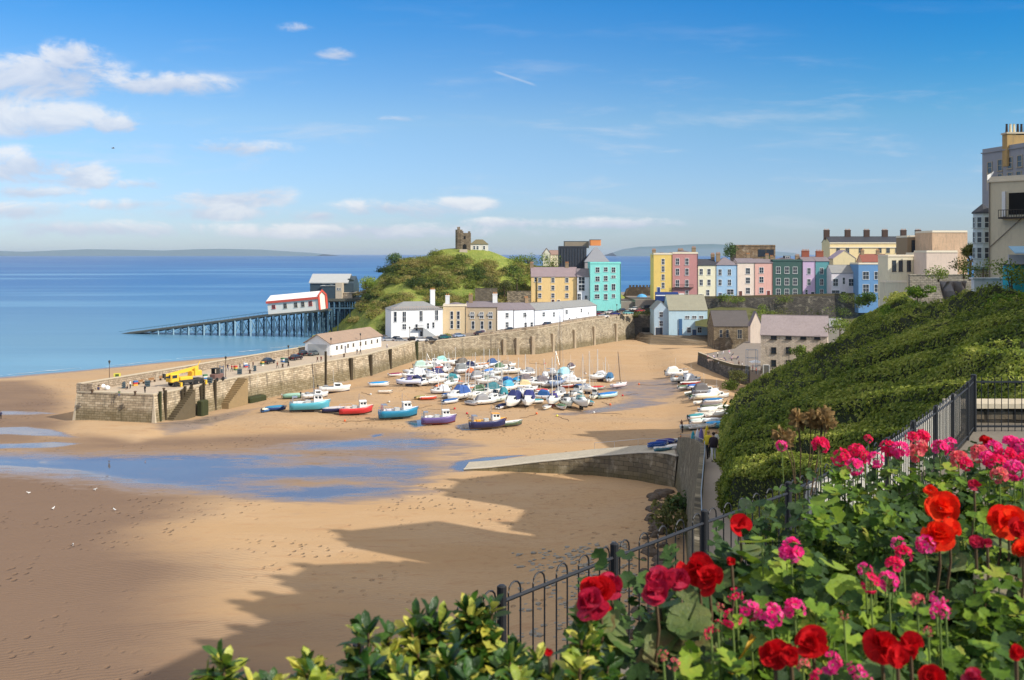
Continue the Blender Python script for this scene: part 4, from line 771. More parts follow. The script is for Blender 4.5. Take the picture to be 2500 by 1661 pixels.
MB().box(0, w, 0, 6, -2, 2.6).build('wall', mat('kiosk_white', L(228, 214, 206), .8, .1, 1), tt); MB().loft([[(w/2-w/2*1.05*math.cos(a), y, 2.6+2.4*math.sin(a)) for a in np.linspace(0, math.pi, 9)] for y in (-.2, 6.2)]).build('roof', mat('kiosk_roof', L(186, 178, 166), .7, .1, 1), tt)
tt = thing('blue_dome_tent', 'small light blue domed tent in front of the dark battlement wall', 'tent', P(1567, 737, 425)); MB().ball((0, 0, 1.0), (2.6, 2.2, 2.4), 0, 12, 6).build('canopy', mat('tent_blue', L(92, 168, 220), .6, .1, 1), tt); MB().box(-2.2, 2.2, -2.24, -2.0, -1, 1.2).build('front_panel', mat('tent_panel', L(130, 190, 225), .6, .1, 1), tt)
# keep tower on the hill top
KS_ = 1.22
tw_ = thing('castle_tower', 'ruined castle tower with a stair turret on top of the green hill', 'tower', P(1124, 606, 428))
tw_.scale = (KS_,)*3
KST = stone('keep_stone', L(150, 132, 108), L(116, 102, 84), L(76, 68, 56), .8, .4)
MB().box(0, 3.6, 0, 4.4, -3, 5.4).box(.2, .9, .2, 4, 5.403, 6.1).box(2.7, 3.4, .2, 4, 5.403, 6.0).build('keep', KST, tw_); MB().tube([(-.6, 1.4, -3), (-.6, 1.4, 6.6)], 1.3, 10).box(-1.2, -.2, .9, 1.9, 6.603, 7.6).build('stair_turret', KST, tw_)
MB().loft([[(.8, -.03, -3), (2.2, -.03, -3), (2.2, -.03, .9), (1.5, -.03, 1.6), (.8, -.03, .9)], [(.8, .1, -3), (2.2, .1, -3), (2.2, .1, .9), (1.5, .1, 1.6), (.8, .1, .9)]]).build('arch_opening', mat('void', (.012, .012, .012)), tw_)
MB().box(1.2, 1.9, -.04, .1, 3.2, 4.3).build('slit_window', mat('void', (.012, .012, .012)), tw_)
tt = thing('tower_plinth', 'pale stone monument plinth below the castle tower', 'plinth', P(1121, 618, 424)); MB().box(0, 3.6, 0, 2, -1, 1.6, tap=.2).box(-.2, 3.8, -.2, 2.2, -1.6, -1.003).build('block', mat('plinth', L(196, 178, 158), .9, .2, 1), tt)
house('hilltop_shelter', 'white shelter house with a green-brown hipped roof beside the castle tower', 1149, 1191, 612, 597, 430, L(232, 224, 210), 5, roof='hip', rh=2.2, rmat=mat('shelter_roof', L(120, 112, 84), .8, .2, 1), found=2, wins=grid([1158, 1166, 1182], [605], .8, 1.4), cat='shelter')
# garden walls on the slope behind the cottages
for lab, a, b, yt_, yb_, D_ in (('dark rough garden wall among the scrub above the stone cottage', 1160, 1214, 705, 742, 372), ('pale long retaining wall at the foot of the hill left of the orange house', 1238, 1296, 712, 745, 392)):
    A = P(a, yb_, D_); tt = thing('garden_wall', lab, 'wall', A); MB().box(0, (b-a)/F*D_, 0, .8, -2, (yb_-yt_)/F*D_).box(-.1, (b-a)/F*D_+.1, -.08, .88, (yb_-yt_)/F*D_+.003, (yb_-yt_)/F*D_+.18).build('masonry', stone('gw_%d' % a, L(132, 120, 100) if a < 1200 else L(176, 158, 130), L(100, 90, 76), L(70, 62, 52), .8, .35), tt)
# long white shed on the pier root
A = Vector((-50, 270, 6)); B = Vector((-39.5, 297, 6)); e = B-A; tt = thing('white_shed', 'long low white shed with brown roof and grey gable end on the pier root', 'shed', A, math.atan2(e.y, e.x)); w = e.length
wmt = mat('shed_white', L(240, 240, 238), .8, .08, 1, dirt=.1); MB().loft([[(x, 0, -.2), (x, 8, -.2), (x, 8, 3.3), (x, 4, 5.6), (x, 0, 3.3)] for x in (0, w)]).build('wall', wmt, tt)
MB().loft([[(x, -.4, 3.15), (x, 4, 5.65), (x, 8.4, 3.15), (x, 8.4, 3.35), (x, 4, 5.85), (x, -.4, 3.35)] for x in (-.5, w+.3)]).build('roof', mat('shed_roof', L(160, 136, 116), .85, .35, .4, .3, dirt=.3), tt)
for x in (3.5, 6, 9.5, 12.5, 16.5, 19.5, 23, 26.5): window(x, 1.9, .8, .9, tt, SW)
door(8, 1, 2.1, tt, (.2, .2, .22)); MB().box(-.06, -.003, 1, 7, 0, 3).build('gable_doors', mat('grey_gable', L(190, 190, 186), .8, .2, 1), tt)
# -------- lifeboat station --------
LB = thing('old_boathouse', 'white and red old lifeboat house on a piled slipway over the sea', 'boathouse', P(655, 768, 409), 0.0)
p0 = P(655, 768, 409); p1 = P(778, 757, 405); e = p1-p0; LB.rotation_euler = (0, -math.atan2(e.z, Vector((e.x, e.y)).length), math.atan2(e.y, e.x)); w = e.length
RED = mat('signal_red', L(214, 88, 70), .6, .1, 1)
MB().loft([[(x, 0, 0), (x, 9, 0), (x, 9, 5.3), (x, 4.5, 7.3), (x, 0, 5.3)] for x in (0, w)]).build('wall', mat('lb_white', L(236, 228, 214), .8, .08, 1), LB)
MB().loft([[(x, -.4, 5.3), (x, 4.5, 7.5), (x, 9.4, 5.3), (x, 9.4, 5.5), (x, 4.5, 7.75), (x, -.4, 5.5)] for x in (-.3, w+.3)]).build('roof', mat('lb_roof', L(240, 236, 232), .6, .05, 1), LB)
MB().box(-.4, w+.4, -.55, -.403, 4.5, 5.5).build('red_fascia', RED, LB); MB().box(w+.31, w+.5, -.5, 1.2, 0, 6.0).box(w+.31, w+.5, 7.8, 9.5, 0, 6.0).loft([[(w+.31, -.5, 5.2), (w+.31, 4.5, 7.4), (w+.31, 9.5, 5.2), (w+.31, 9.5, 6), (w+.31, 4.5, 8.3), (w+.31, -.5, 6)], [(w+.5, -.5, 5.2), (w+.5, 4.5, 7.4), (w+.5, 9.5, 5.2), (w+.5, 9.5, 6), (w+.5, 4.5, 8.3), (w+.5, -.5, 6)]]).build('red_gable_trim', RED, LB)
for f_, h_ in ((.12, 1.4), (.35, 1.9), (.56, 1.9), (.70, 1.9), (.85, 1.8)): window(w*f_, 2.9, 1.3, h_, LB, RED if f_ in (.12, .85) else SW)
STL = mat('pile_steel', L(62, 92, 110), .7, .4, .8); PLE = mat('pile_pale', L(150, 178, 188), .7, .3, .8)
SW_ = thing('lifeboat_slipway', 'long slipway on cross-braced steel piles running down into the sea', 'slipway', (0, 0, 0))
a0 = P(290, 816, 425); a0.z = -.6; a1 = P(655, 768, 409); a2 = P(800, 755, 404); line = [a0, a1, a2]
dk = MB(); 
for a, b in ((a0, a1), (a1, a2)): dk.loft([[(q.x, q.y-.3, q.z-.8), (q.x, q.y+9.5, q.z-.8), (q.x, q.y+9.5, q.z-.05), (q.x, q.y-.3, q.z-.05)] for q in (a, b)])
dk.build('deck', mat('slip_deck', L(86, 88, 82), .8, .3, .5), SW_)
mb = MB(); [mb.tube([a0+Vector((0, y, .9)), a1+Vector((0, y, .95))], .05, 4) for y in (0, 9.2)]
for f_ in np.linspace(.3, .99, 26): q = a0.lerp(a1, f_); mb.tube([q, q+Vector((0, 0, .95))], .04, 4)
mb.build('railing', STL, SW_)
for i, px in enumerate(np.linspace(352, 800, 25)):
    f_ = (px-290)/(655-290); q = a0.lerp(a1, f_) if f_ <= 1 else a1.lerp(a2, (px-655)/145); mb = MB()
    if q.z < 1: continue
    for y in (0, 9): mb.tube([(q.x, q.y+y, -3), (q.x, q.y+y, q.z-.6)], .34, 6)
    if q.z > 3: mb.tube([(q.x, q.y, .5), (q.x, q.y+9, q.z-1)], .1, 4); mb.tube([(q.x, q.y+9, .5), (q.x, q.y, q.z-1)], .1, 4)
    if q.z > 2.2 and i < 24: mb.tube([(q.x, q.y, .3), (q.x+3.2, q.y, q.z-.9)], .11, 4); mb.tube([(q.x+3.2, q.y, .3), (q.x, q.y, q.z-.9)], .11, 4)
    mb.box(q.x-.3, q.x+.3, q.y-.2, q.y+9.2, q.z-1.3, q.z-.8); mb.build('pile_frame', PLE if i % 2 == 0 and i < 16 else STL, SW_)
NB = thing('new_boathouse', 'large grey metal-clad lifeboat station on tall piles behind the old one', 'boathouse', P(757, 728, 436)); w = 106/F*436
GRY = mat('clad_grey', L(176, 178, 176), .6, .15, .5); DGL = mat('dark_clad', L(58, 74, 84), .5, .3, .8)
MB().loft([[(x, 0, 0), (x, 16, 0), (x, 16, 6), (x, 8, 9.6), (x, 0, 6.6)] for x in (0, w)]).build('wall', DGL, NB)
MB().loft([[(x, -.5, 6.5), (x, 8, 10.2), (x, 16.5, 6), (x, 16.5, 6.4), (x, 8, 10.6), (x, -.5, 6.9)] for x in (-.5, w*.88)]).build('roof', GRY, NB)
MB().loft([[(6, -5, 0), (13, -5, 0), (13, -5, 5.4), (9.5, -5, 6.2), (6, -5, 5.4)], [(6, 1, 0), (13, 1, 0), (13, 1, 5.4), (9.5, 1, 6.2), (6, 1, 5.4)]]).build('crew_wing', DGL, NB); MB().box(5.6, 12, -5.4, .9, 5.5, 5.7).build('wing_roof', GRY, NB); MB().box(12.2, 15, -5.2, 0, 0, 6.9).build('stair_tower', mat('tower_buff', L(190, 176, 156), .8, .1, 1), NB)
window(13.2, 4.2, .7, 1, NB, None, False, -5.21); window(14.2, 4.2, .7, 1, NB, None, False, -5.21); MB().box(15.2, 19, -2, 6, 0, 2.2).box(15.2, 22, -2.4, 6.2, 2.203, 2.5).build('side_block', mat('tower_buff', L(190, 176, 156)), NB)
MB().loft([[(15.5, 2, 5), (19, 2, 4), (19, 2, 8), (16.5, 2, 8.6)], [(15.5, 9, 5), (19, 9, 4), (19, 9, 8), (16.5, 9, 8.6)]]).build('boat_doors', mat('dark_door', L(40, 52, 52), .5, .2, 1), NB)
MB().box(-1, 26, -6, 17, -1.2, -.003).build('platform', mat('slip_deck', L(86, 88, 82)), NB)
for x in np.arange(-.5, 26, 2.4):
    mb = MB(); [mb.tube([(x, y, -17), (x, y, -1.2)], .42, 6) for y in (-5.5, 4, 13)]; mb.tube([(x, -5.5, -14), (x, 4, -2)], .15, 4); mb.tube([(x, -5.6, -8), (x, 13.1, -8)], .2, 4); mb.tube([(x, -5.6, -1.6), (x, 13.1, -1.6)], .3, 4); mb.build('pile', STL if int(x*10) % 3 else PLE, NB)
FB = thing('footbridge', 'thin footbridge from the old boathouse to the castle hill cliff', 'footbridge', P(800, 752, 402)); w = 95/F*402
mb = MB(); mb.box(0, w, 0, 2, -.4, 0); mb.box(0, w, 0, .06, 1, 1.08); [mb.box(x, x+.08, 0, .06, 0, 1) for x in np.arange(0, w, 1.2)]; mb.build('deck', STL, FB); mb = MB(); [mb.tube([(x, 1, -14), (x, 1, -.4)], .2, 5) for x in (4, 9, 13)]; mb.build('support', STL, FB)
# ================= boats =================
def hull(L_, B, Hh, m=None, flat=.25, keel=.0, deckdrop=.12):
    N = 9; rg = []; dk = []; mb = MB()
    for i in range(N):
        s_ = i/(N-1); x = -L_/2+L_*s_; b = B/2*(.78+.22*math.sin(min(1, s_/.45)*math.pi/2)) if s_ < .5 else B/2*max(.02, (1-((s_-.5)/.5)**2.3)); sh = Hh*(1+.05*(1-s_)**2+.38*max(0, s_-.35)**1.6*1.6)
        z0 = Hh*(.04+.5*max(0, s_-.72)**1.5*3); bl = b*(.72-.3*s_)
        rk = L_*.05*max(0, s_-.6)/.4
        rg.append([(x, 0, z0), (x, bl*.5, z0+Hh*.05), (x, bl, z0+Hh*.22), (x+rk*.3, b*.93, z0+(sh-z0)*.62), (x+rk, b, sh), (x+rk, b*.9, sh), (x+rk, b*.86, sh-deckdrop), (x+rk, 0, sh-deckdrop+.03),
                   (x+rk, -b*.86, sh-deckdrop), (x+rk, -b*.9, sh), (x+rk, -b, sh), (x+rk*.3, -b*.93, z0+(sh-z0)*.62), (x, -bl, z0+Hh*.22), (x, -bl*.5, z0+Hh*.05)])
    mb.loft(rg)
    n = 14; mm = []
    for i in range(N-1):
        for j in range(n): mm.append(1 if j in (0, 1, 12, 13) else 0 if j in (2, 3, 10, 11) else 2 if j in (4, 5, 8, 9) else 3)
    mm += [0, 0]; mb.m = mm
    if keel: mb.box(-L_*.18, L_*.12, -.07, .07, -keel, Hh*.1, 1, tap=0)
    return mb
def pm(rgb, tagn='gel', r=.35): return mat('%s_%d_%d_%d' % (tagn, *rgb), L(*rgb), r, .12, 1.2, 0, .4)
WH = (238, 238, 234); DECKM = mat('boat_deck', L(206, 206, 200), .7, .25, 1.5, .1); INN = mat('boat_inside', L(120, 116, 108), .8, .4, 1.5, .2); RUB = mat('black_rubber', (.02, .02, .022), .6, .2, 1)
MET = mat('alloy', L(190, 192, 196), .35, .1, 2, 0, .5, .7); BGL = mat('boat_glass', (.02, .03, .04), .1, .2, 1, 0, .6); MASTW = mat('mast_pale', L(226, 222, 212), .5, .1, 1); MASTD = mat('mast_dark', L(84, 66, 50), .6, .2, 1)
def boat(kind, lab, px, py, Lm, head, hc=WH, cc=None, bot=(70, 50, 46), roll=0, mast=0, z=None, md=False, trim=None, grp=None, name=None):
    q = G(px, py, 0)
    if z is None:
        for _ in range(3): z = sz(q.x, q.y) if -290 < q.x < 90 else 0; q = G(px, py, z)
    else: q = G(px, py, z)
    nm = name or {'fish': 'fishing_boat', 'cruiser': 'cabin_cruiser', 'dinghy': 'dinghy', 'open': 'open_boat', 'yacht': 'sailing_yacht', 'rib': 'inflatable_boat'}[kind]
    Lm *= 1.07; B = Lm*(.38 if kind != 'dinghy' else .42); Hh = Lm*(.23 if kind in ('fish',) else .2 if kind in ('cruiser', 'yacht') else .19); kl = Hh*.5 if kind == 'yacht' else Hh*.12
    t_ = thing(nm, lab, {'fish': 'fishing boat', 'cruiser': 'motor boat', 'dinghy': 'dinghy', 'open': 'rowing boat', 'yacht': 'sailing boat', 'rib': 'inflatable boat'}[kind], (q.x, q.y, q.z+kl*.85-.05), rad(head), grp or 'boats stranded on the harbour sand'); t_.rotation_euler[0] = rad(roll)
    W_ = pm(hc); C_ = pm(cc, 'cloth', .75) if cc else None
    if kind == 'rib':
        mb = MB(); path = [(-Lm/2, B*.4, .25), (Lm*.2, B*.4, .28), (Lm*.42, B*.2, .38), (Lm/2, 0, .42), (Lm*.42, -B*.2, .38), (Lm*.2, -B*.4, .28), (-Lm/2, -B*.4, .25)]; mb.tube(path, .22, 8); mb.build('tube', W_, t_, True)
        MB().box(-Lm*.45, Lm*.3, -B*.35, B*.35, .05, .2).build('floor', DECKM, t_); MB().bev(-Lm*.1, Lm*.05, -.3, .3, .2, .9, .08).build('console', pm(cc or (70, 70, 72)), t_)
        outb(t_, -Lm/2-.2, .5); return t_
    mb = hull(Lm, B, Hh, None, .25, kl if kind in ('yacht', 'fish', 'cruiser') else 0, .28 if kind in ('dinghy', 'open', 'fish') else .1)
    mb.build('hull', [W_, pm(bot, 'antifoul', .8), pm(trim or (WH if sum(hc) < 600 else (210, 206, 196))), INN if kind in ('dinghy', 'open') else DECKM], t_, True)
    if kind == 'fish':
        f = .12; x0, x1 = Lm*f, Lm*(f+.22); bw = B*.3; zd = Hh*.95; hh = Lm*.2
        wb = MB().loft([[(x0, -bw, zd), (x1, -bw*.9, zd), (x1, bw*.9, zd), (x0, bw, zd)], [(x0, -bw, zd+hh*.55), (x1, -bw*.9, zd+hh*.55), (x1, bw*.9, zd+hh*.55), (x0, bw, zd+hh*.55)], [(x0+.05, -bw*.9, zd+hh), (x1-.25, -bw*.8, zd+hh), (x1-.25, bw*.8, zd+hh), (x0+.05, bw*.9, zd+hh)]]).build('wheelhouse', pm(WH), t_)
        g = MB(); 
        for s_ in (-1, 1):
            for a in (.12, .55): g.box(x0+(x1-x0)*a, x0+(x1-x0)*(a+.3), s_*bw*.93-.03, s_*bw*.93+.03, zd+hh*.58, zd+hh*.88)
        g.box(x1-.22, x1-.08, -bw*.75, bw*.75, zd+hh*.6, zd+hh*.9); g.build('window', BGL, wb)
        MB().bev(x0-.15, x1-.05, -bw, bw, zd+hh+.003, zd+hh+.1, .05).build('wheelhouse_roof', pm(cc or WH), t_)
        mb = MB(); mb.tube([(x0-.1, 0, zd+hh*.4), (x0-.1, 0, zd+hh+Lm*.24)], [.07, .04], 5); mb.tube([(x0-.1, -.5, zd+hh+Lm*.17), (x0-.1, .5, zd+hh+Lm*.17)], .03, 4); mb.tube([(x0-.1, 0, zd+hh+Lm*.22), (Lm*.5, 0, Hh*1.45)], .015, 3); mb.build('mast', MET, t_)
        mb = MB(); zt_ = Hh+.55; mb.tube([(-Lm*.48, -B*.38, zt_), (-Lm*.48, B*.38, zt_)], .035, 4)
        for s_ in (-1, 1): mb.tube([(-Lm*.48, s_*B*.38, zt_), (-Lm*.1, s_*B*.46, zt_)], .03, 4); [mb.tube([(x, s_*B*.42, Hh*.9), (x, s_*B*.42, zt_)], .025, 4) for x in (-Lm*.47, -Lm*.3, -Lm*.12)]
        mb.build('rail', MET, t_)
        mb = MB(); mb.bev(-Lm*.33, -Lm*.2, -B*.25, B*.05, Hh*.78, Hh*1.2, .06); mb.build('winch_box', pm(trim or (200, 120, 60)), t_); MB().bev(-Lm*.1, Lm*.04, -B*.1, B*.28, Hh*.78, Hh*1.25, .05).build('fish_box', pm((190, 190, 186)), t_)
        MB().box(-Lm*.43, -Lm*.40, -B*.34, B*.34, Hh*.9, Hh*.9+Lm*.16).box(-Lm*.43, -Lm*.30, -B*.34, B*.34, Hh*.9+Lm*.16+.003, Hh*.9+Lm*.18).build('gantry', MET, t_) if roll == 0 else None
        for i in (-1, 1): MB().ball((-Lm*.05+i*.6, B*.5, Hh*.7), (.18, .14, .24), 0, 8, 5).build('fender', pm((220, 110, 60), 'buoy') if i > 0 else pm((60, 90, 170), 'buoy'), t_, True)
    if kind == 'cruiser':
        x0, x1 = -Lm*.02, Lm*.3; bw = B*.36; zd = Hh*.98; hh = Lm*.13
        cb = MB().loft([[(x0, -bw, zd), (x1, -bw*.6, zd+.1), (x1, bw*.6, zd+.1), (x0, bw, zd)], [(x0+.02, -bw*.92, zd+hh), (x1-Lm*.06, -bw*.5, zd+hh*.9), (x1-Lm*.06, bw*.5, zd+hh*.9), (x0+.02, bw*.92, zd+hh)]]).build('cabin', pm(WH), t_)
        g = MB(); [g.box(x0+.1, x1-Lm*.1, s_*bw*.86-.04, s_*bw*.86+.04, zd+hh*.35, zd+hh*.8) for s_ in (-1, 1)]; g.loft([[(x0-.02, -bw*.8, zd+hh), (x0-.02, bw*.8, zd+hh), (x0-.3, bw*.75, zd+hh*1.9), (x0-.3, -bw*.75, zd+hh*1.9)], [(x0+.05, -bw*.8, zd+hh), (x0+.05, bw*.8, zd+hh), (x0-.23, bw*.75, zd+hh*1.9), (x0-.23, -bw*.75, zd+hh*1.9)]]); g.build('window', BGL, cb)
        if C_: MB().loft([[(x, -B*.42, zd), (x, -B*.36, zd+h_*.75), (x, -B*.2, zd+h_), (x, B*.2, zd+h_), (x, B*.36, zd+h_*.75), (x, B*.42, zd)] for x, h_ in ((-Lm*.46, hh*.6), (-Lm*.36, hh*1.7), (-Lm*.1, hh*2.1), (x0+.02, hh*1.9), (x0+Lm*.1, hh*1.02))]).build('canopy', C_, t_)
        else: MB().bev(-Lm*.34, -Lm*.2, -B*.3, B*.3, Hh*.95, Hh*1.25, .05).build('seat', pm((150, 150, 150)), t_)
        mb = MB(); zr = Hh*1.5+.25
        for s_ in (-1, 1): mb.tube([(Lm*.1, s_*B*.42, Hh*1.1), (Lm*.12, s_*B*.42, zr), (Lm*.4, s_*B*.2, zr+.05), (Lm*.5, 0, zr+.1)], .022, 4)
        mb.build('pulpit_rail', MET, t_); MB().tube([(x0, B*.2, zd+hh), (x0-.1, B*.2, zd+hh+2.4+Lm*.1)], .03, 4).build('aerial', MASTW, t_); [MB().ball((x_*Lm, s_*B*.47, Hh*.72), (.12, .1, .2), 0, 6, 4).build('fender', pm((60, 70, 130), 'buoy') if s_ > 0 else pm((230, 230, 226), 'buoy'), t_, True) for x_, s_ in ((-.1, 1), (-.25, -1))]; outb(t_, -Lm/2-.2, Hh)
    if kind in ('dinghy', 'open'):
        if C_: MB().loft([[(x, -b, Hh*1.0+o_), (x, -b*.5, Hh+o_+h_*.8), (x, 0, Hh+o_+h_), (x, b*.5, Hh+o_+h_*.8), (x, b, Hh*1.0+o_)] for x, b, h_, o_ in ((-Lm*.5, B*.38, .1, 0), (-Lm*.3, B*.47, .3, 0), (0, B*.5, .38, 0), (Lm*.22, B*.45, .34, .05*Lm*.3), (Lm*.44, B*.12, .12, .14*Lm*.3))]).build('cover', C_, t_, True)
        else:
            for x in (-.3, -.05, .2): MB().box(Lm*x, Lm*x+.25, -B*.42, B*.42, Hh*.7, Hh*.78).build('thwart', mat('varnish', L(150, 110, 70), .5, .2, 2), t_)
            MB().tube([(-Lm*.3, B*.2, Hh*1.02), (Lm*.3, B*.25, Hh*1.05)], .03, 5).build('oar', MASTW, t_)
        if kind == 'dinghy' and Lm > 3.4: outb(t_, -Lm/2-.15, Hh*.9, .7)
    if kind == 'yacht':
        zd = Hh*1.0; hh = Lm*.06; x0, x1 = -Lm*.08, Lm*.28; bw = B*.3
        cb = MB().loft([[(x0, -bw, zd), (x1, -bw*.5, zd+.12), (x1, bw*.5, zd+.12), (x0, bw, zd)], [(x0, -bw*.85, zd+hh*1.2), (x1-.3, -bw*.4, zd+hh), (x1-.3, bw*.4, zd+hh), (x0, bw*.85, zd+hh*1.2)]]).build('coachroof', pm(WH), t_); MB().box(x0+.2, x1-.8, -bw*.9-.0, -bw*.8, zd+hh*.4, zd+hh*.9).box(x0+.2, x1-.8, bw*.8, bw*.9, zd+hh*.4, zd+hh*.9).build('window', BGL, cb)
        if C_:
            MB().tube([(Lm*.08, 0, zd+Lm*.17), (-Lm*.2, 0, zd+Lm*.16), (-Lm*.36, 0, zd+Lm*.15)], [.2, .17, .1], 6).build('sail_cover', C_, t_, True); MB().loft([[(x, -bw*1.15, zd), (x+.02, -bw*.8, zd+h_), (x+.02, bw*.8, zd+h_), (x, bw*1.15, zd)] for x, h_ in ((x0-Lm*.04, .9), (x0+.3, .75), (x0+.9, hh+.2))]).build('sprayhood', C_, t_)
        MB().box(-Lm*.52, -Lm*.49, -.04, .04, Hh*.1, Hh*1.15).build('rudder', pm(WH), t_)
    if mast:
        z_ = Hh; xm = Lm*.1; mm = MASTD if md else MASTW; mo = MB().tube([(xm, 0, z_), (xm, 0, z_+mast)], [.10, .06], 6).build('mast', mm, t_)
        mb = MB(); mb.tube([(xm-.7, 0, z_+mast*.6), (xm, 0, z_+mast*.62), (xm+.02, 0, z_+mast*.62)], .02, 4); [mb.tube([(xm, 0, z_+mast*.97), (xe, ye, z_+.1)], .016, 3) for xe, ye in ((Lm*.5, 0), (-Lm*.47, 0), (xm, B*.42), (xm, -B*.42))]; mb.build('rigging', MET, t_)
        MB().tube([(xm, 0, z_+Lm*.15), (-Lm*.38, 0, z_+Lm*.13)], .05, 5).build('boom', mm, t_)
    return t_
def outb(t_, x, z, s=1.0):
    m_ = MB().bev(x-.22*s, x+.12*s, -.14*s, .14*s, z+.1*s, z+.55*s, .06).build('outboard_motor', RUB if int(x*100) % 3 else pm((200, 200, 200)), t_)
    mb = MB(); mb.box(x-.12*s, x+.02, -.05, .05, z-.7*s, z+.1*s); mb.box(x-.2*s, x+.02, -.02, .02, z-.8*s, z-.7*s); mb.build('leg', RUB, m_)
NV, TQ, BL, SK = (44, 52, 104), (60, 150, 172), (46, 104, 160), (70, 160, 210)
